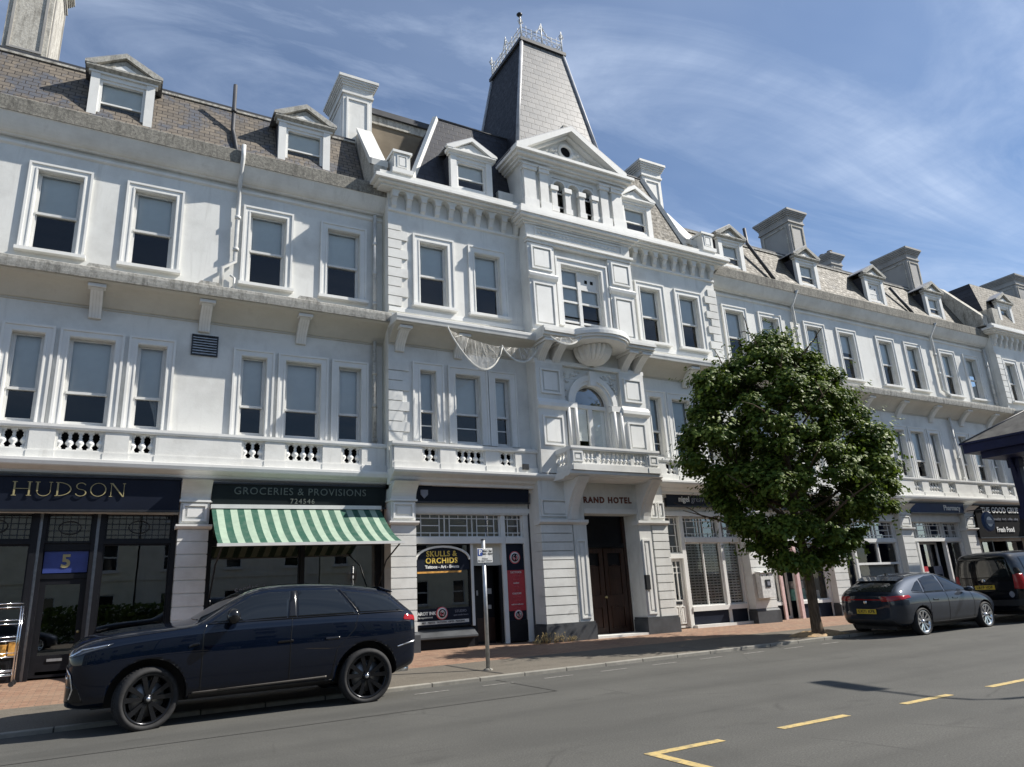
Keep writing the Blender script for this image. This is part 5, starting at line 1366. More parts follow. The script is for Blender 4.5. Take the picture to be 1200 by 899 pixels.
# arched window lettering
wl_ = empty("window_lettering", (2.95, SG-0.01, 1.95+zs(2.95))); tag(wl_, "arched white serif lettering Sandwiches on the dark shop window above the car", "lettering")
for i, ch in enumerate("Sandwiches"):
    a = (i-4.5)*0.085; text(ch, 0.19, "dull_letter", (0.93*math.sin(a*1.1), 0, 0.93*(math.cos(a*1.1)-1)), wl_, "letter").rotation_euler = (0, a*1.1, 0)
sgn, W, H = fascia(1.87, 5.92, 3.74, 4.23, 17.22, "green_black_sign", "blackish green fascia board lettered groceries and provisions above the striped awning")
text("GROCERIES & PROVISIONS", 0.235, "grey_letter", (-0.02, -0.04, 0.34), sgn, space=1.12)
text("724546", 0.165, "grey_letter", (-0.02, -0.03, 0.12), sgn, "phone_number", space=1.2)
aw = empty("awning", (3.88, 17.2, 3.70+zs(3.88))); tag(aw, "green and cream striped canvas awning sloping out over the dark shop window", "awning")
b = MB(); n = 10; x0, x1 = -2.0, 1.90
for k in range(n):
    t0, t1 = k/n, (k+1)/n
    P = lambda t: (-1.60*t, -0.93*t-0.10*math.sin(math.pi*t))
    (ya, za), (yb, zb) = P(t0), P(t1)
    for q in range(40):
        xa, xb = x0+(x1-x0)*q/40, x0+(x1-x0)*(q+1)/40
        rp = lambda x, t: 0.014*math.sin(x*5.3+t*2)*math.sin(math.pi*t)+0.006*math.sin(x*17+t*5)*math.sin(math.pi*t)-0.02*math.sin(math.pi*(x-x0)/(x1-x0))*t
        b.quad((xa, ya, za+rp(xa, t0)), (xb, ya, za+rp(xb, t0)), (xb, yb, zb+rp(xb, t1)), (xa, yb, zb+rp(xa, t1)), "awning_stripe")
cv_ = b.build("canvas", aw, fix=2)
for p_ in cv_.data.polygons: p_.use_smooth = True
b = MB(); b.box(x0-0.03, x1+0.03, -1.66, -1.60, -0.975, -0.915, "frame_paint"); b.box(x0-0.02, x1+0.02, -0.07, 0.10, -0.02, 0.07, "frame_paint"); b.build("rail", aw)
for s in (x0+0.08, x1-0.05):
    b = MB(); b.tube([(s, -1.60, -0.95), (s, -0.62, -1.28), (s, 0.08, -1.95)], 0.018, "dark_metal", 6); b.build("folding_arm", aw)

# --- tattoo shop (centre block, left of the entrance)
TG = 17.30
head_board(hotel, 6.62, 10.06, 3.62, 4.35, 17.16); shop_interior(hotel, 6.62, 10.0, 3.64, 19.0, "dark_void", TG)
b = MB()
b.box(6.62, 6.70, TG-0.10, TG+0.08, ZB-0.1, 3.72, "white_paint"); b.box(9.86, 10.04, TG-0.10, TG+0.08, ZB-0.1, 3.72, "white_paint"); b.box(9.18, 9.30, TG-0.08, TG+0.08, ZB-0.1, 3.62, "white_paint"); b.box(8.25, 8.32, TG-0.08, TG+0.07, 0.82, 2.90, "white_paint")
b.box(6.70, 9.18, TG-0.16, TG+0.06, 2.86, 3.02, "white_paint"); b.box(9.30, 9.86, TG-0.10, TG+0.06, 2.86, 3.02, "white_paint"); b.box(6.6, 10.06, TG-0.16, TG+0.1, 3.66, 3.78, "white_paint")
b.box(6.70, 8.28, TG-0.09, TG+0.07, ZB-0.1, 0.55, "black_paint"); b.prism([(TG-0.3, 0.58), (TG-0.3, 0.62), (TG+0.05, 0.82), (TG+0.05, 0.552), (TG-0.2, 0.552)], 'x', 6.70, 8.28, "plinth_grey")
b.box(8.32, 9.18, TG+0.02, TG+0.06, 2.30, 2.86, "cream_stucco"); b.box(8.32, 8.40, TG-0.02, TG+0.06, ZB, 2.30, "black_paint"); b.box(9.1, 9.18, TG-0.02, TG+0.06, ZB, 2.30, "black_paint")
# arched head of the window
for i in range(12):
    A, B = math.pi*i/12, math.pi*(i+1)/12; c, rx, rz = 7.475, 0.775, 0.36
    P = lambda a, e: (c-(rx-e)*math.cos(a), 2.46+(rz-e)*math.sin(a))
    b.prism([P(A, 0), P(B, 0), P(B, 0.05), P(A, 0.05)], 'y', TG-0.08, TG+0.0, "white_paint")
b.build("shopfront", hotel, shear=True)
lattice(hotel, 6.72, 9.18, 3.02, 3.64, TG, 3); lattice(hotel, 9.30, 9.86, 3.02, 3.64, TG, 1)
shop_pane(hotel, 6.70, 8.25, 0.83, 2.86, TG, "black_paint", 0.03)
b = MB(); b.box(8.40, 9.10, TG+0.35, TG+0.40, ZB, 2.28, "black_paint"); b.box(8.48, 8.62, TG+0.33, TG+0.349, 1.55, 1.68, "board_grey"); b.box(8.86, 9.02, TG+0.33, TG+0.349, 1.58, 1.72, "board_grey"); b.box(8.9, 9.0, TG+0.33, TG+0.348, 1.2, 1.3, "board_grey"); b.box(8.4, 9.1, TG+0.345, TG+0.349, 0.4, 0.98, "door_wood"); b.build("shop_door", hotel, shear=True)
def seal(parent, x, z, r, y=-0.012):
    b = MB(); b.lathe((x, y, z), [(r, 0), (r, -0.008), (r*0.86, -0.010)], "pink_poster", 28, 'y'); b.lathe((x, y-0.011, z), [(r*0.86, 0), (r*0.84, -0.003), (0.001, -0.003)], "goods_white", 28, 'y', caps=False)
    b.lathe((x, y-0.0145, z), [(r*0.66, 0), (r*0.64, -0.003), (0.001, -0.003)], "black_paint", 28, 'y', caps=False)
    rr = random.Random(int(x*100))
    for k in range(16):
        a = rr.uniform(0, 6.28); q = rr.uniform(0.1, 0.5)*r
        b.tube([(x+q*math.cos(a+t*0.5), y-0.02, z+q*math.sin(a+t*0.5)) for t in range(4)], r*0.05, "pink_poster" if k % 2 else "white_letter", 4)
    return b.build("seal", parent)
ws = empty("window_sign", (7.475, TG-0.03, 0.86+zs(7.475))); tag(ws, "black arched window sign with yellow Skulls and Orchids lettering", "window sign")
b = MB(); pts = [(-0.75, 1.34), (0.75, 1.34), (0.75, 1.62)]+[(0.75*math.cos(math.pi*i/12), 1.62+0.31*math.sin(math.pi*i/12)) for i in range(1, 12)]+[(-0.75, 1.62)]
b.prism(pts, 'y', 0, 0.012, "navy_sign"); b.build("panel", ws)
b = MB(); b.box(-0.75, 0.75, 0, 0.012, 0.0, 0.42, "navy_sign"); b.build("panel", ws)
text("SKULLS &", 0.19, "yellow_letter", (-0.03, -0.006, 1.75), ws, bold=0.004, space=1.08); text("ORCHIDS", 0.19, "yellow_letter", (-0.03, -0.006, 1.58), ws, bold=0.004, space=1.12)
text("Tattoos - Art - Events", 0.105, "white_letter", (-0.02, -0.006, 1.43), ws, bold=0.003)
text("TAROT INK", 0.105, "white_letter", (-0.50, -0.006, 0.31), ws, bold=0.004); text("by appointment", 0.06, "white_letter", (-0.50, -0.006, 0.22), ws); text("STUDIO", 0.09, "dull_letter", (0.46, -0.006, 0.33), ws); text("open studio hours", 0.055, "dull_letter", (0.46, -0.006, 0.24), ws)
b = MB(); b.box(-0.72, 0.68, -0.008, 0, 0.05, 0.13, "goods_white"); b.build("strip", ws); text("ART . PRINTS . TATTOOS . GIFTS . PIERCING", 0.06, "plate_letter", (-0.02, -0.012, 0.09), ws)
b = MB(); b.box(-0.70, 0.52, -0.004, 0.0, 1.28, 1.325, "goods_orange"); b.build("shelf_strip", ws)
seal(ws, -0.06, 0.30, 0.155)
ps = empty("poster_panel", (9.58, TG-0.04, ZB+0.02+zs(9.58))); tag(ps, "tall black shop panel with a red price list and two round seals", "poster")
b = MB(); b.box(-0.275, 0.275, 0, 0.05, 0.0, 2.48, "navy_sign"); b.box(-0.32, 0.32, -0.03, 0.04, 0.0, 0.52, "black_paint"); b.build("panel", ps)
b = MB(); b.box(-0.27, 0.27, -0.012, -0.001, 0.76, 1.80, "red_poster"); b.build("price_list", ps)
for k, (t_, s_) in enumerate((("TATTOOS", .075), ("small pieces", .05), ("from 40", .05), ("medium", .055), ("half day", .05), ("full day", .05), ("CUSTOM", .065), ("art and flash", .05), ("cover ups", .05), ("walk ins welcome", .05), ("piercing", .055))): text(t_, s_, "pink_poster" if k % 3 else "white_letter", (0, -0.016, 1.74-k*0.091), ps)
seal(ps, 0.0, 2.13, 0.165, -0.001); seal(ps, 0.02, 0.66, 0.13, -0.013)
sgn, W, H = fascia(6.68, 9.98, 3.93, 4.31, 17.02, "navy_sign", "navy fascia board with only a small pale shield, over the tattoo shop")
b = MB(); b.prism([(-1.55, 0.28), (-1.35, 0.28), (-1.35, 0.16), (-1.45, 0.06), (-1.55, 0.16)], 'y', -0.06, -0.03, "dull_letter"); b.build("shield", sgn)

# --- gallery (centre block, right of the entrance)
head_board(hotel, 14.42, 18.02, 3.66, 4.35, 17.16); shop_interior(hotel, 14.42, 18.0, 3.64, 18.6, "plinth_grey", TG)
b = MB()
for x0, x1 in ((14.42, 14.86), (15.50, 15.64), (17.12, 17.24), (17.94, 18.02)): b.box(x0, x1, TG-0.09, TG+0.08, ZB-0.1, 3.70, "white_paint")
b.box(15.64, 17.94, TG-0.11, TG+0.06, 2.86, 3.0, "white_paint"); b.box(14.86, 15.5, TG-0.09, TG+0.06, 2.38, 2.52, "white_paint"); b.box(14.4, 18.02, TG-0.16, TG+0.1, 3.66, 3.80, "white_paint")
b.box(15.64, 17.94, TG-0.12, TG+0.06, 0.80, 0.94, "white_paint"); b.box(15.64, 17.94, TG-0.06, TG+0.06, 0.42, 0.80, "navy_sign"); b.box(15.6, 17.98, TG-0.25, TG+0.06, ZB-0.2, 0.41, "white_paint")
b.build("shopfront", hotel, shear=True)
lattice(hotel, 15.66, 17.12, 3.0, 3.64, TG, 2); lattice(hotel, 17.24, 17.94, 3.0, 3.64, TG, 1); lattice(hotel, 14.86, 15.5, 2.52, 3.64, TG, 1)
shop_pane(hotel, 15.64, 17.12, 0.94, 2.86, TG, "white_paint", 0.04, bars=(16.38,), glass="window_glass"); shop_pane(hotel, 17.24, 17.94, 0.94, 2.86, TG, "white_paint", 0.04, glass="window_glass")
def grille(parent, x0, x1, z0, z1, y):
    b = MB(); nx = round((x1-x0)/0.15); nz = round((z1-z0)/0.085)
    for k in range(nz+1): z = z0+(z1-z0)*k/nz; b.box(x0, x1, y, y+0.012, z-0.027, z+0.027, "shutter_grey")
    for k in range(nx+1): x = x0+(x1-x0)*k/nx; b.box(x-0.014, x+0.014, y+0.013, y+0.02, z0, z1, "shutter_grey")
    return b.build("shutter_grille", parent, shear=True)
grille(hotel, 15.69, 17.08, 0.98, 2.82, TG+0.055); grille(hotel, 17.28, 17.9, 0.98, 2.82, TG+0.055)
b = MB(); b.frame(14.86, 15.5, ZB+0.02, 2.38, 0.09, TG-0.02, TG+0.04, "white_paint"); b.box(14.95, 15.41, TG-0.02, TG+0.04, 0.43, 1.16, "white_paint"); b.panel(14.97, 15.16, 0.47, 0.98, TG-0.02, "white_paint", 0.03, 0.02); b.panel(15.2, 15.39, 0.47, 0.98, TG-0.02, "white_paint", 0.03, 0.02); b.box(15.02, 15.3, TG-0.035, TG-0.021, 1.03, 1.12, "dark_metal")
for x in (15.10, 15.25): b.box(x-0.012, x+0.012, TG-0.01, TG+0.03, 1.16, 2.29, "white_paint")
for z in (1.95, 2.12): b.box(14.95, 15.41, TG-0.008, TG+0.028, z-0.012, z+0.012, "white_paint")
d = b.build("shop_door", hotel, shear=True)
g = MB(); g.quad((14.94, TG+0.02, 1.15), (15.42, TG+0.02, 1.15), (15.42, TG+0.02, 2.3), (14.94, TG+0.02, 2.3), "shop_glass"); g.build("pane", d, shear=True, fix=False)
sgn, W, H = fascia(14.90, 17.96, 3.98, 4.36, 17.02, "navy_sign", "navy fascia board with small lower case gallery lettering, partly hidden by the tree")
text("nigel", 0.245, "white_letter", (-1.06, -0.04, 0.19), sgn, align='LEFT', bold=0.004); text("greaves", 0.245, "dull_letter", (-0.54, -0.04, 0.19), sgn, align='LEFT'); text("gallery", 0.245, "white_letter", (0.32, -0.04, 0.19), sgn, align='LEFT', bold=0.004)
wbx = empty("wall_box", (18.42, 16.88, 1.08+zs(18.42))); tag(wbx, "white wall box with a small dark screen fixed to the pier beside the gallery window", "wall box")
b = MB(); b.box(-0.30, 0.30, -0.20, 0.0, 0, 0.76, "goods_white"); b.prism([(-0.24, 0.762), (-0.24, 0.80), (0, 0.83), (0, 0.762)], 'x', -0.33, 0.33, "goods_white"); b.build("case", wbx, bevel=0.01)
b = MB(); b.box(-0.12, 0.10, -0.215, -0.201, 0.32, 0.56, "dark_metal"); b.box(-0.05, 0.07, -0.222, -0.216, 0.38, 0.5, "dull_letter"); b.build("screen", wbx)

# --- right wing shops
def std_front(x0, x1, panes, sill=0.9, tr=2.84, stall="navy_sign", wall_m="plinth_grey", frame="white_paint", lat=True):
    head_board(right, x0, x1, 3.62, 4.3, 17.42)
    shop_interior(right, x0, x1, 3.64, 19.0, wall_m)
    b = MB(); b.box(x0, x0+0.08, SG-0.09, SG+0.08, ZB-0.1, 3.66, frame); b.box(x1-0.08, x1, SG-0.09, SG+0.08, ZB-0.1, 3.66, frame)
    b.box(x0+0.08, x1-0.08, SG-0.10, SG+0.06, tr, tr+0.13, frame)
    for k, (a, c, kind) in enumerate(panes):
        if k: b.box(a-0.10, a, SG-0.08, SG+0.07, ZB-0.1, tr, frame)
        if kind != "door": b.box(a, c, SG-0.10, SG+0.06, sill-0.1, sill, frame); b.box(a, c, SG-0.05, SG+0.06, ZB-0.1, sill-0.1, stall)
    b.build("shopfront", right, shear=True)
    for a, c, kind in panes:
        if kind == "door":
            d = MB(); d.frame(a, c, ZB, tr, 0.09, SG+0.30, SG+0.35, frame); d = d.build("shop_door", right, shear=True)
            g = MB(); g.quad((a+0.08, SG+0.33, ZB+0.1), (c-0.08, SG+0.33, ZB+0.1), (c-0.08, SG+0.33, tr-0.08), (a+0.08, SG+0.33, tr-0.08), "shop_glass"); g.build("pane", d, shear=True, fix=False)
        else: shop_pane(right, a, c, sill, tr, SG, frame, 0.04, glass="window_glass")
        if lat: lattice(right, a, c, tr+0.13, 3.62, SG, 2 if c-a > 1 else 1, frame)
std_front(18.98, 22.44, [(19.06, 19.9, "win"), (20.0, 20.75, "door"), (20.85, 22.36, "win")])
b = MB(); b.box(20.72, 20.86, SG-0.14, SG-0.03, ZB-0.05, 2.9, "pink_paint"); b.box(19.9, 20.02, SG-0.14, SG-0.03, ZB-0.05, 2.9, "pink_paint"); b.build("door_post", right, shear=True)
dg = empty("window_display", (21.6, SG+0.35, 0.92+zs(21.6))); tag(dg, "stack of teal and white boxes displayed in the shop window behind the tree trunk", "display")
for k, (x, z, w, h, m_) in enumerate(((-0.45, 0, 0.55, 0.38, "goods_teal"), (0.35, 0, 0.4, 0.3, "goods_white"), (-0.4, 0.39, 0.4, 0.25, "goods_white"))):
    b = MB(); b.box(x-w/2, x+w/2, -0.15, 0.15, z, z+h, m_); b.build("box", dg, bevel=0.01)
std_front(23.18, 26.74, [(23.26, 24.1, "win"), (24.2, 26.66, "win")], 1.1, 2.84)
b = MB(); b.box(24.26, 26.6, SG+0.16, SG+0.17, 1.15, 2.02, "board_grey"); b.build("roller_blind", right, shear=True)
b = MB(); b.box(24.2, 26.66, SG-0.07, SG+0.07, 2.02, 2.10, "white_paint"); b.box(25.5, 25.56, SG-0.06, SG+0.06, 2.10, 2.84, "white_paint"); b.build("window_bar", right, shear=True)
std_front(27.48, 31.14, [(27.56, 28.0, "win"), (28.1, 29.9, "door"), (30.0, 31.06, "win")], 1.0, 2.86)
pr = empty("notice_board", (28.55, SG+0.22, 1.0+zs(28.55))); tag(pr, "red and white notice standing inside the pharmacy doorway", "notice", "notices in the pharmacy doorway")
b = MB(); b.box(-0.28, 0.30, 0, 0.02, 0, 0.90, "red_poster"); b.build("board", pr); text("NOW\nOPEN", 0.22, "white_letter", (0, -0.01, 0.5), pr, bold=0.004)
pr = empty("notice_board", (29.5, SG+0.2, 0.8+zs(29.5))); tag(pr, "grey information board standing beside the red notice in the pharmacy doorway", "notice", "notices in the pharmacy doorway")
b = MB(); b.box(-0.28, 0.28, 0, 0.02, 0, 1.1, "dull_letter"); b.box(-0.2, 0.2, -0.006, -0.001, 0.7, 0.78, "navy_sign"); b.build("board", pr)
head_board(right, 31.88, 35.74, 3.62, 4.3, 17.42); shop_interior(right, 31.88, 35.74, 3.64)
b = MB()
for x0, x1 in ((31.88, 31.98), (33.3, 33.4), (34.4, 34.5), (35.64, 35.74)): b.box(x0, x1, SG-0.08, SG+0.08, ZB-0.1, 3.66, "black_paint")
b.box(31.98, 35.64, SG-0.12, SG+0.08, 2.85, 3.0, "board_grey"); b.box(31.98, 33.3, SG-0.06, SG+0.06, ZB-0.1, 0.85, "black_paint"); b.box(34.5, 35.64, SG-0.06, SG+0.06, ZB-0.1, 0.85, "black_paint"); b.box(31.98, 32.6, SG-0.02, SG+0.03, 0.85, 2.85, "cream_stucco")
b.build("shopfront", right, shear=True)
shop_pane(right, 32.6, 33.3, 0.85, 2.85, SG, "black_paint", 0.03); shop_pane(right, 34.5, 35.64, 0.85, 2.85, SG, "black_paint", 0.03)
sgn, W, H = fascia(18.98, 22.42, 3.98, 4.34, 17.2, "navy_sign", "plain navy fascia board mostly hidden behind the tree crown")
sgn, W, H = fascia(23.2, 26.72, 3.98, 4.34, 17.2, "navy_sign", "blank dark fascia board over the shop with a half drawn grey blind")
sgn, W, H = fascia(27.5, 31.14, 3.98, 4.34, 17.2, "blue_sign", "blue fascia board with white Pharmacy lettering")
text("Pharmacy", 0.30, "white_letter", (0.95, -0.04, 0.18), sgn, bold=0.004)
sgn, W, H = fascia(31.9, 35.72, 3.0, 4.34, 17.18, "matt_black", "tall black fascia board lettered the good grub in white", tilt=0.03)
text("THE GOOD GRUB", 0.35, "white_letter", (0.0, -0.05, 1.12), sgn, bold=0.004, space=1.05); text("Fresh Food", 0.30, "white_letter", (0.1, -0.03, 0.30), sgn, bold=0.006); text("breakfast . lunch . coffee . cakes", 0.15, "dull_letter", (0.3, -0.04, 0.75), sgn)
hs = empty("hanging_sign", (31.35, 16.45, 3.55+zs(31.75))); tag(hs, "round blue and white projecting sign hanging beside the black grub fascia", "hanging sign")
b = MB(); b.lathe((0, 0, 0), [(0.36, -0.06), (0.40, -0.04), (0.40, 0.04), (0.36, 0.06)], "blue_sign", 28, 'y'); b.build("disc", hs)
b = MB(); b.lathe((0, -0.061, 0), [(0.2, 0), (0.2, -0.01)], "white_letter", 20, 'y'); b.box(-0.26, 0.26, -0.085, -0.072, -0.09, 0.06, "dull_letter"); b.build("emblem", hs)
b = MB(); b.tube([(0, 0, 0.40), (0, 0, 0.52), (0, 0.85, 0.52)], 0.02, "dark_metal", 6); b.tube([(0, 0, 0.52), (0, 0.8, 0.2)], 0.012, "dark_metal", 5); b.build("arm", hs)
for par, xa, xb, ya in ((left, 5.926, 5.99, 17.46), (hotel, 10.02, 10.09, 17.152), (hotel, 14.335, 14.415, 17.152), (hotel, 18.03, 18.10, 17.3), (hotel, 6.02, 6.615, 17.33)):
    b = MB(); b.box(xa, xb, ya, 19.4, 0.1, 4.25, "plinth_grey"); b.build("party_wall", par, shear=True)
for t_ in (left, right, hotel, corner): hang(t_)
# ------------------------------------------------------------------ vehicles
def loft_body(stations, mat, sub=2):
    """stations: (x, [(y,z) x9] from the bottom centre up to the roof centre); mirrored into a closed body"""
    b = bmesh.new(); rings = []
    for x, sec in stations:
        full = sec+[(-y, z) for y, z in sec[-2:0:-1]]
        rings.append([b.verts.new((x, y, z)) for y, z in full])
    n = len(rings[0])
    for A, B in zip(rings[:-1], rings[1:]):
        for i in range(n): b.faces.new((A[i], A[(i+1) % n], B[(i+1) % n], B[i]))
    h = (n)//2
    for ring in (rings[0], rings[-1]):
        for i in range(h):
            a, c = i, i+1; d, e = (n-i-1) % n, (n-i) % n
            vs = [ring[a], ring[c], ring[d], ring[e]] if i else [ring[0], ring[1], ring[n-1]]
            vs = list(dict.fromkeys(vs))
            if len(vs) >= 3: b.faces.new(vs)
    bmesh.ops.recalc_face_normals(b, faces=b.faces)
    me = bpy.data.meshes.new("body"); b.to_mesh(me); b.free()
    o = bpy.data.objects.new("body", me); col.objects.link(o)
    md = o.modifiers.new("s", 'SUBSURF'); md.levels = sub; md.render_levels = sub
    me2 = eval_mesh(o); bpy.data.objects.remove(o)
    me2.materials.clear(); me2.materials.append(MATS[mat])
    for p in me2.polygons: p.use_smooth = True
    return me2
def eval_mesh(o):
    bpy.context.view_layer.update()
    dg = bpy.context.evaluated_depsgraph_get(); dg.update()
    return bpy.data.meshes.new_from_object(o.evaluated_get(dg))
def boolean(me, cutter, op):
    o = bpy.data.objects.new("tmp", me); col.objects.link(o)
    c = bpy.data.objects.new("tmpc", cutter); col.objects.link(c)
    md = o.modifiers.new("b", 'BOOLEAN'); md.operation = op; md.object = c; md.solver = 'EXACT'
    r = eval_mesh(o)
    bpy.data.objects.remove(o); bpy.data.objects.remove(c)
    return r
def offset_mesh(me, d):
    m2 = me.copy()
    b = bmesh.new(); b.from_mesh(m2); b.normal_update()
    ns = [v.normal.copy() for v in b.verts]
    for v, nn in zip(b.verts, ns): v.co += nn*d
    b.to_mesh(m2); b.free(); return m2
def prism_mesh(pts, axis, a0, a1):
    m_ = MB(); m_.prism(pts, axis, a0, a1, "trim_black")
    o = m_.build("c"); me = o.data; bpy.data.objects.remove(o); return me
def skin_part(shell, pts, axis, a0, a1, mat, name, parent, smooth=True):
    me = boolean(shell, prism_mesh(pts, axis, a0, a1), 'INTERSECT')
    if len(me.polygons) == 0: return None
    me.materials.clear(); me.materials.append(MATS[mat])
    for p in me.polygons: p.material_index = 0; p.use_smooth = False
    # only the outer skin is shaded smooth
    sel = []
    for p in me.polygons:
        p.use_smooth = smooth and abs(p.normal[{'x': 0, 'y': 1, 'z': 2}[axis]]) > 0.25
    o = bpy.data.objects.new(name, me); col.objects.link(o); o.parent = parent
    return o
def line_strip(pts, w):
    """polyline -> thin polygon for panel gaps"""
    L = []; Rr = []
    for i, p in enumerate(pts):
        a = Vector(pts[max(0, i-1)]); c = Vector(pts[min(len(pts)-1, i+1)]); d = (c-a).normalized(); n = Vector((-d.y, d.x))*w/2
        L.append((p[0]+n.x, p[1]+n.y)); Rr.append((p[0]-n.x, p[1]-n.y))
    return L+Rr[::-1]
def arches(me, wx, r, w, depth=0.34):
    for x, zc in wx:
        for s in (-1, 1):
            m_ = MB(); y0, y1 = sorted((s*(w-depth), s*(w+0.3)))
            m_.lathe((x, y0, zc), [(r, 0), (r, y1-y0)], "trim_black", 40, 'y', smooth=False); o = m_.build("c"); c = o.data; bpy.data.objects.remove(o)
            me = boolean(me, c, 'DIFFERENCE')
    me.materials.clear() if len(me.materials) > 1 else None
    return me
def finish_body(me, wx, r, w, mat, parent, depth=0.34):
    me.materials.clear(); me.materials.append(MATS[mat]); me.materials.append(MATS["cladding"])
    for p in me.polygons:
        p.material_index = 0
        c = p.center
        for x, zc in wx:
            if math.hypot(c.x-x, c.z-zc) < r+0.004 and abs(c.y) < w+0.02 and abs(c.y) > w-depth-0.02:
                ins = abs(math.hypot(c.x-x, c.z-zc)-r) < 0.006 or abs(abs(c.y)-(w-depth)) < 0.01
                if ins: p.material_index = 1; p.use_smooth = False
    o = bpy.data.objects.new("body", me); col.objects.link(o); o.parent = parent
    return o
def wheel(parent, x, y, z, r, wd, side, style, steer=0.0, rim_r=0.78):
    """side -1: outer face towards -Y"""
    b = MB(); s = side
    h = wd/2; t = r*rim_r
    prof = [(t, -h*0.75), (t+0.02, -h*0.95), (r-0.045, -h), (r-0.012, -h*0.82), (r, -h*0.55), (r, h*0.55), (r-0.012, h*0.82), (r-0.045, h), (t+0.02, h*0.95), (t, h*0.75)]
    b.lathe((0, 0, 0), prof, "tyre_rubber", 48, 'y', caps=False)
    for k in range(60):                   # tread blocks
        a = 2*math.pi*k/60
        b.prism([((r-0.004)*math.cos(a+d), (r-0.004)*math.sin(a+d)) for d in (-0.03, 0.03)]+[((r+0.004)*math.cos(a+d), (r+0.004)*math.sin(a+d)) for d in (0.03, -0.03)], 'y', -h*0.5, -h*0.06, "tyre_rubber"); b.prism([((r-0.004)*math.cos(a+d+0.05), (r-0.004)*math.sin(a+d+0.05)) for d in (-0.03, 0.03)]+[((r+0.004)*math.cos(a+d+0.05), (r+0.004)*math.sin(a+d+0.05)) for d in (0.03, -0.03)], 'y', h*0.06, h*0.5, "tyre_rubber")
    ty = b.build("wheel", parent, (x, y, z)); ty.rotation_euler = (0, 0, steer)
    q = MB(); m1 = "rim_black" if style == "black" else "rim_silver"; yo = s*h*0.80; yi = s*h*0.1
    q.lathe((0, 0, 0), [(t+0.004, s*h*0.82), (t-0.012, s*h*0.84), (t-0.03, s*h*0.72), (t-0.045, -s*h*0.6), (t+0.002, -s*h*0.8)], m1, 48, 'y', caps=False)
    def spoke(a, w0, w1, mn, y0=0.0, skew=0.0, r1=None):
        r0 = t*0.16; r1 = r1 or t-0.02
        ca, sa = math.cos(a), math.sin(a); cb, sb = math.cos(a+skew), math.sin(a+skew)
        vs = []
        for rr, w, c_, s_, yy in ((r0, w0, ca, sa, yo-s*0.035), (r1, w1, cb, sb, yo-s*0.004)):
            for dw in (-w, w):
                for dy in (0, -s*0.045): vs.append((rr*c_-dw*s_, yy+dy+s*y0, rr*s_+dw*c_))
        q.add(vs, [(0, 2, 6, 4), (1, 5, 7, 3), (0, 4, 5, 1), (2, 3, 7, 6), (0, 1, 3, 2), (4, 6, 7, 5)], mn)
    if style == "black":
        for k in range(5):
            a = 2*math.pi*k/5+0.3
            spoke(a-0.14, 0.020, 0.034, m1, 0, -0.13); spoke(a+0.14, 0.020, 0.034, m1, 0, 0.13)
    else:
        for k in range(5):
            a = 2*math.pi*k/5+0.5
            spoke(a-0.10, 0.020, 0.028, m1, 0.002, -0.16); spoke(a+0.10, 0.016, 0.022, m1, 0, 0.20); spoke(a, 0.035, 0.045, "rim_black", -0.012)
    q.lathe((0, 0, 0), [(t*0.19, yo-s*0.06), (t*0.18, yo-s*0.015), (t*0.12, yo-s*0.008), (0.001, yo-s*0.006)], m1, 20, 'y', caps=False)
    q.lathe((0, yo-s*0.005, 0), [(t*0.09, 0), (t*0.08, s*0.004), (0.001, s*0.005)], "rim_silver", 14, 'y', caps=False)
    q.lathe((0, yi, 0), [(t*0.72, 0), (t*0.72, s*0.012), (0.02, s*0.014)], "brake_disc", 28, 'y', caps=False)
    q.lathe((0, -s*h*0.3, 0), [(t-0.03, 0), (0.02, s*0.002)], "trim_black", 28, 'y', caps=False)
    q.build("rim", ty)
    return ty

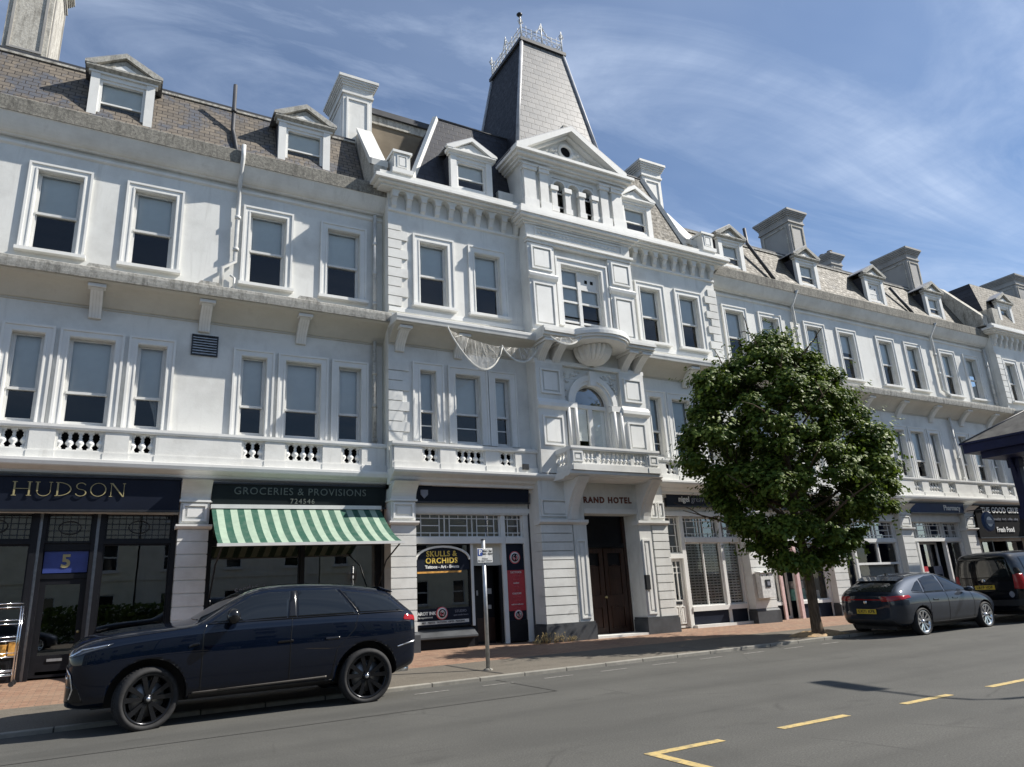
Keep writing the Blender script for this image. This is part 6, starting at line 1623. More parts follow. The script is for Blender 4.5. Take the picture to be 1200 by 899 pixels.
# ---- dark navy SUV, nose to the left
suv = empty("parked_suv", (2.05, 12.36, 0.0)); suv.rotation_euler = (R(1.6), 0, 0)
tag(suv, "glossy dark navy SUV with black wheels parked by the awning shop, nose to the left", "car")
def S(x, w, zb, zs_, zbelt, wb, wr, zr, zc, wf=None, zmid=None):
    """section: half width w, bottom zb, sill zs_, belt zbelt at wb, roof edge wr/zr, roof centre zc"""
    zmid = zmid or (zs_+zbelt)*0.5
    return (x, [(0, zb), (w*0.70, zb), (w*0.945, zs_), (w*0.962, zs_+(zmid-zs_)*0.55), (w, zmid+0.04), (w*0.985, zbelt-0.10), (wb, zbelt), (wr, zr), (wr*0.62, zc-0.012), (0, zc)])
st = [
 S(-2.42, 0.66, 0.38, 0.43, 0.98, 0.62, 0.50, 1.02, 1.04, zmid=0.72),
 S(-2.40, 0.82, 0.35, 0.41, 1.04, 0.78, 0.64, 1.09, 1.12, zmid=0.72),
 S(-2.30, 0.93, 0.32, 0.38, 1.11, 0.875, 0.70, 1.16, 1.19, zmid=0.72),
 S(-2.08, 0.98, 0.30, 0.37, 1.185, 0.915, 0.74, 1.225, 1.25, zmid=0.74),
 S(-1.65, 0.998, 0.31, 0.38, 1.245, 0.935, 0.76, 1.28, 1.30, zmid=0.76),
 S(-1.15, 1.00, 0.31, 0.375, 1.275, 0.94, 0.78, 1.305, 1.325, zmid=0.76),
 S(-0.88, 1.00, 0.31, 0.37, 1.28, 0.945, 0.83, 1.32, 1.34, zmid=0.74),
 S(-0.76, 1.00, 0.31, 0.37, 1.28, 0.945, 0.85, 1.38, 1.42, zmid=0.72),
 S(-0.35, 0.998, 0.31, 0.37, 1.29, 0.945, 0.79, 1.62, 1.67, zmid=0.70),
 S(-0.10, 0.997, 0.31, 0.37, 1.29, 0.945, 0.755, 1.74, 1.785, zmid=0.70),
 S(0.25, 0.997, 0.31, 0.37, 1.295, 0.945, 0.74, 1.775, 1.825, zmid=0.70),
 S(0.80, 0.997, 0.31, 0.37, 1.30, 0.945, 0.735, 1.768, 1.82, zmid=0.72),
 S(1.30, 1.00, 0.32, 0.38, 1.31, 0.945, 0.725, 1.735, 1.79, zmid=0.76),
 S(1.75, 0.995, 0.30, 0.37, 1.315, 0.925, 0.70, 1.68, 1.735, zmid=0.80),
 S(2.02, 0.985, 0.33, 0.41, 1.318, 0.90, 0.67, 1.62, 1.68, zmid=0.82),
 S(2.10, 0.975, 0.36, 0.44, 1.315, 0.89, 0.69, 1.55, 1.60, zmid=0.82),
 S(2.28, 0.95, 0.40, 0.50, 1.305, 0.88, 0.75, 1.39, 1.42, zmid=0.84),
 S(2.38, 0.91, 0.43, 0.54, 1.26, 0.85, 0.74, 1.31, 1.33, zmid=0.84),
 S(2.425, 0.82, 0.46, 0.58, 1.19, 0.78, 0.66, 1.25, 1.26, zmid=0.84),
]
suv_me = loft_body(st, "suv_navy", 3)
sh3, sh5 = offset_mesh(suv_me, 0.003), offset_mesh(suv_me, 0.006)
sh10 = offset_mesh(suv_me, 0.012)
WX = [(-1.46, 0.42), (1.57, 0.42)]
body = arches(suv_me.copy(), WX, 0.495, 1.0, 0.40)
body = finish_body(body, WX, 0.495, 1.0, "suv_navy", suv, 0.40)
for s in (-1, 1):
    y0, y1 = (-1.3, -0.55) if s < 0 else (0.55, 1.3)
    # side glass: front door, rear door, rear quarter
    skin_part(sh3, [(-0.70, 1.335), (0.345, 1.335), (0.425, 1.705), (0.10, 1.705), (-0.14, 1.665), (-0.42, 1.52)], 'y', y0, y1, "car_glass", "side_window", suv)
    skin_part(sh3, [(0.50, 1.335), (1.40, 1.335), (1.14, 1.70), (0.535, 1.71)], 'y', y0, y1, "car_glass", "side_window", suv)
    skin_part(sh3, [(1.46, 1.345), (2.16, 1.345), (1.93, 1.585), (1.22, 1.675)], 'y', y0, y1, "car_glass", "side_window", suv)
    skin_part(sh5, [(1.425, 1.34), (1.455, 1.34), (1.205, 1.70), (1.165, 1.70)], 'y', y0, y1, "trim_black", "pillar_trim", suv)
    skin_part(sh5, [(0.36, 1.335), (0.49, 1.335), (0.525, 1.715), (0.435, 1.712)], 'y', y0, y1, "trim_black", "pillar_trim", suv)
    skin_part(sh5, line_strip([(-0.74, 1.318), (0.4, 1.322), (1.42, 1.326), (2.2, 1.33)], 0.018), 'y', y0, y1, "trim_black", "belt_trim", suv)
    for ln in ([(-0.80, 0.42), (-0.80, 1.20), (-0.76, 1.31)], [(0.40, 0.40), (0.40, 1.0), (0.42, 1.32)], [(1.02, 0.44), (1.10, 0.85), (1.36, 1.10), (1.43, 1.32)], [(-2.06, 1.185), (-1.5, 1.235), (-0.95, 1.285)], [(2.05, 0.80), (2.33, 0.865)]):
        skin_part(sh3, line_strip(ln, 0.010), 'y', y0, y1, "trim_black", "panel_gap", suv)
    skin_part(sh5, [(-0.94, 0.30), (1.04, 0.30), (1.04, 0.41), (-0.94, 0.41)], 'y', y0, y1, "cladding", "sill_cladding", suv)
    skin_part(sh10, [(-0.90, 0.405), (0.95, 0.445), (0.95, 0.47), (-0.90, 0.435)], 'y', y0, y1, "sill_bronze", "sill_trim", suv)
    for hx in (0.22, 0.92): skin_part(sh5, [(hx, 0.985), (hx+0.22, 0.99), (hx+0.22, 1.02), (hx, 1.015)], 'y', y0, y1, "trim_black", "door_handle", suv)
    skin_part(sh5, [(-0.98, 1.02), (-0.84, 1.05), (-0.84, 1.085), (-0.98, 1.055)], 'y', y0, y1, "trim_black", "fender_vent", suv)
    # lamps
    skin_part(sh5, [(-2.40, 1.02), (-2.26, 1.10), (-1.90, 1.145), (-1.98, 1.10), (-2.22, 1.045), (-2.39, 0.985)], 'y', y0 if s < 0 else 0.45, y1 if s > 0 else -0.45, "lamp_clear", "headlight", suv)
    skin_part(sh10, line_strip([(-2.40, 1.005), (-2.26, 1.085), (-1.95, 1.13)], 0.016), "y", y0 if s < 0 else 0.45, y1 if s > 0 else -0.45, "rim_silver", "headlight_strip", suv)
    skin_part(sh5, [(2.16, 1.20), (2.45, 1.16), (2.45, 1.24), (2.2, 1.27)], 'y', y0, y1, "tail_red", "tail_light", suv)
    skin_part(sh5, [(2.06, 0.785), (2.38, 0.85), (2.38, 0.87), (2.06, 0.805)], 'y', y0, y1, "rim_silver", "bumper_trim", suv)
    # mirror
    b = MB(); y = s*1.02
    b.lathe((0, 0, 0), [(0.001, -0.13), (0.06, -0.125), (0.095, -0.09), (0.105, -0.02), (0.10, 0.05), (0.08, 0.10), (0.001, 0.105)], "trim_black", 14, 'y'); b.box(-0.03, 0.05, -0.16 if s > 0 else 0.02, -0.02 if s > 0 else 0.16, -0.07, -0.03, "trim_black")
    mo = b.build("mirror", suv, (-0.43, s*1.06, 1.40)); mo.scale = (0.85, 1, 1.05)
    for x in (-1.46, 1.57): wheel(suv, x, s*0.865, 0.405, 0.405, 0.27, s, "black", steer=R(17) if x < 0 else 0)
for s in (-1, 1):
    y0, y1 = (-1.3, -0.5) if s < 0 else (0.5, 1.3)
    skin_part(sh3, [(-2.5, 0.45), (-2.20, 0.44), (-2.26, 0.60), (-2.36, 0.74), (-2.5, 0.78)], 'y', y0, y1, "trim_black", "corner_intake", suv)
    skin_part(sh10, line_strip([(-2.45, 0.90), (-2.37, 0.78), (-2.33, 0.60), (-2.36, 0.48)], 0.016), 'y', y0, y1, "rim_silver", "bumper_trim", suv)
# front grille, lower intake, windscreen, rear window, roof rails
skin_part(sh5, [(-0.48, 0.80), (0.48, 0.80), (0.52, 0.96), (-0.52, 0.96)], 'x', -2.6, -2.2, "trim_black", "grille", suv)
skin_part(sh5, [(-0.85, 0.44), (0.85, 0.44), (0.90, 0.62), (0.55, 0.70), (-0.55, 0.70), (-0.90, 0.62)], 'x', -2.6, -2.05, "trim_black", "intake", suv)
skin_part(sh10, line_strip([(-0.8, 0.74), (-0.4, 0.77), (0.4, 0.77), (0.8, 0.74)], 0.03), 'x', -2.6, -2.1, "rim_silver", "bumper_trim", suv)
skin_part(sh3, [(-0.74, 1.36), (0.74, 1.36), (0.64, 1.70), (-0.64, 1.70)], 'x', -1.1, 0.1, "car_glass", "windscreen", suv)
skin_part(sh3, [(-0.66, 1.36), (0.66, 1.36), (0.58, 1.60), (-0.58, 1.60)], 'x', 1.98, 2.5, "car_glass", "rear_window", suv)
b = MB()
b.prism([(1.88, 1.715), (2.10, 1.640), (2.12, 1.615), (1.92, 1.66)], 'y', -0.56, 0.56, "suv_navy"); b.build("spoiler", suv, bevel=0.008)
b = MB(); b.tube([(2.1, -0.60, 0.42), (2.36, -0.60, 0.42)], 0.045, "chrome", 12); b.tube([(2.1, 0.60, 0.42), (2.36, 0.60, 0.42)], 0.045, "chrome", 12); b.build("exhaust", suv)
b = MB(); b.box(-2.1, 2.0, -0.5, 0.5, 0.29, 0.36, "cladding"); b.build("underbody", suv)

# ---- grey hatchback, tail towards us
hat = empty("parked_hatchback", (18.50, 11.88, 0.0)); hat.rotation_euler = (R(1.6), 0, 0)
tag(hat, "dark grey hatchback with silver wheels parked beyond the tree, tail towards the camera", "car")
st = [   # x from tail (-) to nose (+)
 S(-2.13, 0.52, 0.36, 0.42, 0.86, 0.50, 0.44, 0.93, 0.95, zmid=0.62),
 S(-2.10, 0.69, 0.30, 0.37, 0.90, 0.66, 0.57, 1.00, 1.02, zmid=0.62),
 S(-1.98, 0.82, 0.25, 0.32, 0.93, 0.79, 0.68, 1.06, 1.09, zmid=0.62),
 S(-1.86, 0.885, 0.22, 0.29, 0.955, 0.82, 0.675, 1.13, 1.165, zmid=0.62),
 S(-1.52, 0.895, 0.20, 0.27, 0.97, 0.835, 0.605, 1.275, 1.32, zmid=0.60),
 S(-1.32, 0.897, 0.20, 0.27, 0.97, 0.84, 0.60, 1.325, 1.37, zmid=0.60),
 S(-0.85, 0.90, 0.19, 0.26, 0.965, 0.845, 0.60, 1.385, 1.43, zmid=0.58),
 S(-0.25, 0.90, 0.19, 0.26, 0.955, 0.845, 0.605, 1.42, 1.465, zmid=0.56),
 S(0.20, 0.90, 0.19, 0.26, 0.945, 0.845, 0.61, 1.385, 1.42, zmid=0.56),
 S(0.55, 0.90, 0.19, 0.26, 0.935, 0.845, 0.65, 1.235, 1.27, zmid=0.56),
 S(0.95, 0.90, 0.19, 0.26, 0.925, 0.845, 0.72, 1.02, 1.05, zmid=0.56),
 S(1.12, 0.90, 0.20, 0.27, 0.915, 0.84, 0.70, 0.965, 0.99, zmid=0.56),
 S(1.50, 0.89, 0.21, 0.28, 0.86, 0.82, 0.66, 0.895, 0.92, zmid=0.56),
 S(1.85, 0.85, 0.22, 0.30, 0.78, 0.77, 0.6, 0.81, 0.83, zmid=0.52),
 S(2.08, 0.74, 0.24, 0.32, 0.68, 0.66, 0.5, 0.71, 0.725, zmid=0.48),
 S(2.17, 0.56, 0.28, 0.36, 0.60, 0.5, 0.4, 0.62, 0.63, zmid=0.46),
]
hm = loft_body(st, "hatch_grey", 3); h3, h5, h10 = offset_mesh(hm, 0.003), offset_mesh(hm, 0.006), offset_mesh(hm, 0.012)
WX = [(-1.28, 0.325), (1.40, 0.325)]
finish_body(arches(hm.copy(), WX, 0.375, 0.9, 0.3), WX, 0.375, 0.9, "hatch_grey", hat, 0.3)
for s in (-1, 1):
    y0, y1 = (-1.2, -0.5) if s < 0 else (0.5, 1.2)
    skin_part(h3, [(-0.16, 0.99), (0.82, 0.985), (0.50, 1.195), (0.18, 1.345), (-0.10, 1.375)], 'y', y0, y1, "car_glass", "side_window", hat)
    skin_part(h3, [(-1.00, 0.995), (-0.22, 0.99), (-0.16, 1.375), (-0.55, 1.355), (-0.86, 1.30)], 'y', y0, y1, "car_glass", "side_window", hat)
    skin_part(h3, [(-1.46, 1.04), (-1.06, 1.00), (-0.93, 1.27), (-1.10, 1.22)], 'y', y0, y1, "car_glass", "side_window", hat)
    skin_part(h5, line_strip([(-1.46, 1.015), (-1.04, 0.985), (0.86, 0.97)], 0.014), 'y', y0, y1, "trim_black", "belt_trim", hat)
    for ln in ([(-0.98, 0.42), (-0.92, 0.7), (-1.02, 0.98)], [(-0.19, 0.30), (-0.17, 0.8), (-0.19, 0.98)], [(0.88, 0.32), (0.92, 0.7), (0.86, 0.95)]): skin_part(h3, line_strip(ln, 0.010), 'y', y0, y1, "trim_black", "panel_gap", hat)
    skin_part(h5, [(-0.88, 0.245), (0.98, 0.245), (0.98, 0.30), (-0.88, 0.30)], 'y', y0, y1, "cladding", "sill_cladding", hat)
    for hx in (-0.78, 0.02): skin_part(h10, [(hx, 0.80), (hx+0.20, 0.79), (hx+0.20, 0.82), (hx, 0.83)], 'y', y0, y1, "hatch_grey", "door_handle", hat)
    skin_part(h5, [(-2.2, 0.80), (-2.02, 0.845), (-1.62, 0.90), (-1.66, 0.955), (-2.02, 0.945), (-2.2, 0.925)], 'y', y0 if s < 0 else 0.42, y1 if s > 0 else -0.42, "tail_red", "tail_light", hat)
    b = MB(); b.lathe((0, 0, 0), [(0.001, -0.11), (0.05, -0.105), (0.08, -0.07), (0.085, 0.0), (0.07, 0.08), (0.001, 0.09)], "hatch_grey", 12, 'y'); mo = b.build("mirror", hat, (0.62, s*0.97, 1.0)); mo.scale = (1.0, 1, 0.8)
    for x in (-1.28, 1.40): wheel(hat, x, s*0.785, 0.325, 0.322, 0.22, s, "silver")
skin_part(h3, [(-0.64, 1.035), (0.64, 1.035), (0.54, 1.28), (-0.54, 1.28)], 'x', -2.2, -1.4, "car_glass", "rear_window", hat)
skin_part(h5, [(-0.52, 0.845), (0.52, 0.845), (0.52, 0.872), (-0.52, 0.872)], 'x', -2.3, -1.9, "tail_red", "light_bar", hat)
skin_part(h5, [(-0.72, 0.27), (0.72, 0.27), (0.62, 0.40), (-0.62, 0.40)], 'x', -2.3, -1.9, "cladding", "diffuser", hat)
skin_part(h3, [(-0.62, 1.04), (0.62, 1.04), (0.50, 1.36), (-0.50, 1.36)], 'x', 0.3, 1.2, "car_glass", "windscreen", hat)
b = MB(); b.prism([(-1.66, 1.285), (-1.40, 1.375), (-1.25, 1.395), (-1.25, 1.35), (-1.6, 1.265)], 'y', -0.54, 0.54, "hatch_grey"); b.build("spoiler", hat, bevel=0.008)
b = MB(); b.prism([(-1.20, 1.39), (-1.05, 1.41), (-1.17, 1.455), (-1.20, 1.455)], 'y', -0.02, 0.02, "trim_black"); b.build("aerial_fin", hat)
def plate(parent, loc, txt, rx=0.0, face=-1):
    b = MB(); b.box(-0.01, 0.0, -0.26, 0.26, -0.055, 0.055, "plate_yellow"); o = b.build("number_plate", parent, loc)
    me = text_mesh(txt, 0.095, "plate_letter", "plate_lettering", 0.002, bold=0.002, space=1.1); t = bpy.data.objects.new("plate_lettering", me); col.objects.link(t); t.parent = o; t.location = (-0.013, 0, 0); t.rotation_euler = (0, 0, R(-90))
    return o
plate(hat, (-2.155, 0, 0.585), "GX71 KPR")
b = MB(); b.lathe((-2.15, 0, 0.80), [(0.05, 0.0), (0.045, -0.012), (0.001, -0.013)], "rim_silver", 16, 'x'); b.build("badge", hat)
b = MB(); b.box(-1.9, 1.9, -0.55, 0.55, 0.16, 0.26, "cladding"); b.build("underbody", hat)

# ---- black van, tail towards us at the right edge
van = empty("parked_van", (23.65, 11.55, 0.0)); tag(van, "black passenger van with a yellow number plate, parked ahead of the grey hatchback", "van")
st = [
 S(-2.47, 0.70, 0.36, 0.42, 1.08, 0.72, 0.66, 1.62, 1.66, zmid=0.7),
 S(-2.44, 0.82, 0.30, 0.38, 1.10, 0.81, 0.72, 1.72, 1.76, zmid=0.7),
 S(-2.36, 0.90, 0.27, 0.35, 1.12, 0.88, 0.755, 1.80, 1.84, zmid=0.7),
 S(-2.1, 0.935, 0.25, 0.33, 1.12, 0.92, 0.775, 1.835, 1.88, zmid=0.7),
 S(-1.0, 0.945, 0.24, 0.32, 1.12, 0.93, 0.785, 1.845, 1.90, zmid=0.7),
 S(0.6, 0.945, 0.24, 0.32, 1.12, 0.93, 0.785, 1.84, 1.89, zmid=0.7),
 S(1.1, 0.945, 0.24, 0.32, 1.11, 0.92, 0.77, 1.74, 1.79, zmid=0.7),
 S(1.7, 0.94, 0.24, 0.32, 1.10, 0.91, 0.80, 1.24, 1.28, zmid=0.7),
 S(1.95, 0.93, 0.25, 0.33, 1.05, 0.89, 0.76, 1.11, 1.14, zmid=0.66),
 S(2.3, 0.86, 0.28, 0.36, 0.92, 0.8, 0.68, 0.97, 1.0, zmid=0.6),
 S(2.45, 0.7, 0.34, 0.42, 0.80, 0.64, 0.5, 0.84, 0.86, zmid=0.58),
]
vm = loft_body(st, "van_black", 3); v3, v5 = offset_mesh(vm, 0.003), offset_mesh(vm, 0.006)
WX = [(-1.45, 0.34), (1.5, 0.34)]
finish_body(arches(vm.copy(), WX, 0.39, 0.945, 0.3), WX, 0.39, 0.945, "van_black", van, 0.3)
for s in (-1, 1):
    y0, y1 = (-1.3, -0.6) if s < 0 else (0.6, 1.3)
    for pts in ([(-2.12, 1.17), (-1.05, 1.17), (-1.05, 1.70), (-2.08, 1.70)], [(-0.97, 1.17), (0.10, 1.17), (0.10, 1.70), (-0.97, 1.70)], [(0.2, 1.17), (1.45, 1.17), (1.05, 1.62), (0.8, 1.70), (0.2, 1.70)]): skin_part(v3, pts, 'y', y0, y1, "car_glass", "side_window", van)
    for ln in ([(-0.98, 0.4), (-0.98, 1.75)], [(0.15, 0.4), (0.15, 1.75)], [(1.3, 0.4), (1.42, 1.1)]): skin_part(v3, line_strip(ln, 0.012), 'y', y0, y1, "trim_black", "panel_gap", van)
    skin_part(v5, [(s*0.93, 0.86), (s*0.70, 0.88), (s*0.72, 1.24), (s*0.93, 1.28)] if s < 0 else [(0.70, 0.88), (0.93, 0.86), (0.93, 1.28), (0.72, 1.24)], 'x', -2.6, -2.25, "tail_red", "tail_light", van)
    for x in (-1.45, 1.5): wheel(van, x, s*0.82, 0.335, 0.335, 0.22, s, "black")
skin_part(v3, [(-0.64, 1.18), (0.64, 1.18), (0.62, 1.64), (-0.62, 1.64)], 'x', -2.6, -2.2, "car_glass", "rear_window", van)
skin_part(v5, [(-0.84, 0.44), (0.84, 0.44), (0.84, 0.60), (-0.84, 0.60)], 'x', -2.6, -2.2, "cladding", "bumper", van)
plate(van, (-2.475, 0.05, 0.93), "LB19 VDF")
b = MB(); b.lathe((-2.475, 0.05, 1.10), [(0.055, 0.0), (0.05, -0.012), (0.001, -0.013)], "rim_silver", 16, 'x'); b.build("badge", van)
b = MB(); b.lathe((-2.462, -0.58, 0.74), [(0.085, 0.0), (0.001, -0.004)], "dull_letter", 20, 'x', caps=False); b.build("sticker", van)
b = MB(); b.box(-2.1, 2.1, -0.6, 0.6, 0.2, 0.32, "cladding"); b.build("underbody", van)
# ------------------------------------------------------------------ street tree
def make_tree():
    t = empty("street_tree", (15.50, 12.70, ground_z(15.50, 12.70)))
    tag(t, "leafy green street tree growing from the pavement in front of the terrace", "tree")
    rr = random.Random(11)
    lat = Vector((0.633, -0.774, 0)); dep = Vector((0.774, 0.633, 0))
    def W(l, d, z): return lat*l+dep*d+Vector((0, 0, z))
    b = MB()
    trunk = [W(0, 0, -0.1), W(0.0, 0, 0.06), W(-0.01, 0, 0.5), W(0.02, 0, 1.2), W(-0.02, 0, 2.1), W(-0.10, 0, 3.2), W(-0.05, 0.05, 4.6), W(0.05, 0, 6.0), W(0.08, 0, 7.4)]
    rad = [0.20, 0.165, 0.128, 0.118, 0.112, 0.098, 0.07, 0.04, 0.012]
    def limb(pts, rs):
        pts = [Vector(p) for p in pts]; n = 9; vs = []; fs = []
        for i, p in enumerate(pts):
            d = (pts[min(i+1, len(pts)-1)]-pts[max(0, i-1)]).normalized()
            u = d.cross(Vector((0.3, 1, 0.1))).normalized(); w = d.cross(u)
            for k in range(n):
                a = 2*math.pi*k/n; q = rs[i]*(1+0.1*math.sin(3*a+i)); vs.append(p+u*q*math.cos(a)+w*q*math.sin(a))
        for i in range(len(pts)-1):
            for k in range(n): fs.append((i*n+k, i*n+(k+1) % n, (i+1)*n+(k+1) % n, (i+1)*n+k))
        b.add(vs, fs, "bark", True)
    limb(trunk, rad)
    tips = []
    for k in range(26):
        z0 = 2.0+5.0*(k/26); a = k*2.4
        base = W(-0.05, 0, z0); L = (2.9-0.38*max(0, z0-2.6))*rr.uniform(0.75, 1.05)
        d = Vector((math.cos(a), math.sin(a), 0))
        p1 = base+d*L*0.35+Vector((0, 0, 0.35)); p2 = base+d*L*0.7+Vector((0, 0, 0.85)); p3 = base+d*L+Vector((0, 0, 1.15))
        r0 = 0.062-0.006*(k/26)*5
        limb([base, p1, p2, p3], [r0, r0*0.7, r0*0.4, 0.008]); tips += [p2, p3]
        for j in range(3):
            q = p1.lerp(p3, rr.random()); e = q+Vector((rr.uniform(-.6, .6), rr.uniform(-.6, .6), rr.uniform(0, .5))); limb([q, q.lerp(e, 0.5)+Vector((0, 0, 0.05)), e], [0.018, 0.012, 0.005])
    b.build("trunk", t, fix=False)
    # crown envelope read off the photograph: radius by height, left and right of the trunk
    zl = [1.6, 2.0, 2.5, 3.1, 3.9, 4.6, 5.2, 5.8, 6.8, 7.1, 7.5, 8.05]
    Lr = [0.6, 1.15, 1.6, 1.85, 2.1, 2.9, 2.35, 2.4, 2.05, 1.45, 0.9, 0.15]
    Rr_ = [0.6, 1.05, 1.9, 2.6, 2.85, 2.75, 2.6, 2.0, 1.5, 1.2, 0.8, 0.25]
    def interp(a, z):
        for i in range(len(zl)-1):
            if zl[i] <= z <= zl[i+1]: return a[i]+(a[i+1]-a[i])*(z-zl[i])/(zl[i+1]-zl[i])
        return 0
    clumps = []
    tries = 0
    while len(clumps) < 215 and tries < 60000:
        tries += 1
        z = rr.uniform(1.75, 7.95); a = rr.uniform(0, 2*math.pi)
        Rl = interp(Rr_, z) if math.cos(a) > 0 else interp(Lr, z); Rd = 0.5*(interp(Rr_, z)+interp(Lr, z))
        rad_ = math.sqrt((Rl*math.cos(a))**2+(Rd*math.sin(a))**2)
        q = rr.uniform(0.30, 1.0)**0.45*rr.uniform(0.88, 1.0)
        cr = rr.uniform(0.18, 0.50)*(0.7+0.3*min(1, rad_/2))
        rho = max(0, rad_*q*1.06-cr*0.30)
        la = rho*math.cos(a); c = W(la, la*0.55+rho*math.sin(a)*0.75, z)
        if any((c-c2).length < 0.95*max(cr, r2) for c2, r2 in clumps): continue
        if z < 3.6 and rr.random() < 0.5: continue
        clumps.append((c, cr))
    vs = []; fs = []
    def leaf(p, nrm, s):
        nrm = nrm.normalized(); u = nrm.cross(Vector((rr.uniform(-1, 1), rr.uniform(-1, 1), rr.uniform(-1, 1)))).normalized(); w = nrm.cross(u)
        o = len(vs)
        f = rr.uniform(0.03, 0.3)*s
        vs.extend([p-u*s*0.5, p-u*s*0.12+w*s*0.42-nrm*f, p+u*s*0.28+w*s*0.30-nrm*f*0.7, p+u*s*0.55, p+u*s*0.28-w*s*0.30-nrm*f*0.7, p-u*s*0.12-w*s*0.42-nrm*f])
        fs.append((o, o+1, o+2, o+3)); fs.append((o, o+3, o+4, o+5))
    for c, cr in clumps:
        n = int(470*(cr/0.4)**2)
        out = Vector((c.x, c.y, 0)); out = out.normalized() if out.length > 0.1 else Vector((0, 0, 1))
        for k in range(n):
            d = Vector((rr.gauss(0, 1), rr.gauss(0, 1), rr.gauss(0, 1))).normalized()
            rad2 = cr*(rr.random()**0.35)*rr.uniform(0.75, 1.15)
            p = c+Vector((d.x*1.1, d.y*1.1, d.z*0.78))*rad2
            leaf(p, Vector((0, 0, 0.9))+d*0.8+out*0.35+Vector((rr.uniform(-.6, .6), rr.uniform(-.6, .6), rr.uniform(-.4, .4))), rr.uniform(0.075, 0.125))
    for k in range(1500):                 # stray sprigs that fray the outline
        c, cr = rr.choice(clumps); d = Vector((rr.gauss(0, 1), rr.gauss(0, 1), rr.gauss(0, 0.7))).normalized()
        p0 = c+d*cr*1.0; LL = rr.choice((5, 6, 7, 10))
        for j in range(LL): leaf(p0+d*0.06*j+Vector((rr.uniform(-.06, .06), rr.uniform(-.06, .06), rr.uniform(-.06, .06))), d+Vector((0, 0, 0.7)), rr.uniform(0.07, 0.12))
    me = bpy.data.meshes.new("crown"); me.from_pydata([tuple(v) for v in vs], [], fs); me.materials.append(MATS["leaf_green"])
    o = bpy.data.objects.new("crown", me); col.objects.link(o); o.parent = t
    # pair up the two halves of each leaf for colour: they share verts, so each leaf is one island
    return t
make_tree().scale = (0.985, 0.985, 0.985)
b = MB(); rr = random.Random(2)
n = 20; vs = [(0, 0, 0.11)]; fs = []
for j, (q, h) in enumerate(((0.35, 0.09), (0.62, 0.045), (0.85, -0.01))):
    for k in range(n): a = 2*math.pi*k/n; w = q*rr.uniform(0.85, 1.1); vs.append((w*1.15*math.cos(a), w*0.62*math.sin(a), h+rr.uniform(-.012, .012)))
for k in range(n): fs.append((0, 1+k, 1+(k+1) % n))
for j in range(2):
    for k in range(n): fs.append((1+j*n+k, 1+(j+1)*n+k, 1+(j+1)*n+(k+1) % n, 1+j*n+(k+1) % n))
b.add(vs, fs, "soil_mulch", True); o = b.build("soil_mound", loc=(15.7, 12.9, ground_z(15.7, 12.9)), fix=2); tag(o, kind="structure")

# ------------------------------------------------------------------ parking sign on its post
sg = empty("parking_sign", (6.56, 13.1, ground_z(6.56, 13.1))); tag(sg, "grey steel post with a small white parking plate and blue P", "sign")
b = MB(); b.tube([(0, 0, -0.05), (0, 0, 2.44)], 0.040, "galvanised", 14); b.lathe((0, 0, 2.44), [(0.042, 0), (0.044, 0.02), (0.001, 0.03)], "dark_metal", 14); b.lathe((0, 0, 0), [(0.09, -0.02), (0.09, 0.015), (0.05, 0.03)], "kerb_stone", 14); b.build("post", sg)
b = MB(); b.box(-0.17, 0.17, -0.062, -0.052, 2.0, 2.28, "goods_white"); b.build("plate", sg, bevel=0.004)
b = MB(); b.box(-0.155, -0.055, -0.0655, -0.0625, 2.135, 2.265, "blue_letter"); b.build("symbol", sg)
text("P", 0.13, "white_letter", (-0.105, -0.068, 2.20), sg, extrude=0.001, bold=0.004)
text("Mon - Sat\n8am - 6pm", 0.052, "plate_letter", (0.055, -0.066, 2.20), sg, extrude=0.001, bold=0.001); text("2 hours\nNo return 2 hours", 0.040, "plate_letter", (0.0, -0.066, 2.06), sg, extrude=0.001)
b = MB(); b.box(-0.05, 0.05, -0.052, 0.05, 2.05, 2.08, "galvanised"); b.box(-0.05, 0.05, -0.052, 0.05, 2.20, 2.23, "galvanised"); b.build("clip", sg)

# ------------------------------------------------------------------ chrome shelf rack outside the black shop
rk = empty("shelf_rack", (-1.86, 16.95, ground_z(-1.8, 16.95))); tag(rk, "chrome wire shelf trolley standing outside the black shopfront at the left edge", "rack")
for x, y in ((-0.48, -0.22), (0.48, -0.22), (-0.48, 0.22), (0.48, 0.22)):
    b = MB(); b.tube([(x, y, 0.09), (x, y, 1.42)], 0.013, "chrome", 8); o = b.build("leg", rk)
    b = MB(); b.lathe((x, y-0.015, 0.045), [(0.045, 0), (0.045, 0.03)], "tyre_rubber", 14, 'y'); b.build("castor", o)
for z in (0.20, 0.52, 0.80, 1.10, 1.40):
    b = MB()
    for y in (-0.22, 0.22):
        for dz in (0, 0.07): b.tube([(-0.48, y, z+dz), (0.48, y, z+dz)], 0.009, "chrome", 6)
    for x in (-0.48, 0.48): b.tube([(x, -0.22, z), (x, 0.22, z)], 0.008, "chrome", 6)
    for k in range(9): b.tube([(-0.48, -0.18+0.045*k, z), (0.48, -0.18+0.045*k, z)], 0.005, "chrome", 4)
    b.build("shelf", rk)
gd = empty("packet_row", (-1.75, 16.95, ground_z(-1.8, 16.95)+0.535)); tag(gd, "orange and white packets standing on the middle shelf of the chrome rack", "packets")
for k in range(5):
    b = MB(); x = -0.3+0.15*k; b.box(x-0.06, x+0.06, -0.12, 0.1, 0, 0.2+0.03*(k % 3), "goods_orange" if k in (3, 4, 1) else "goods_white"); b.build("packet", gd, bevel=0.008)

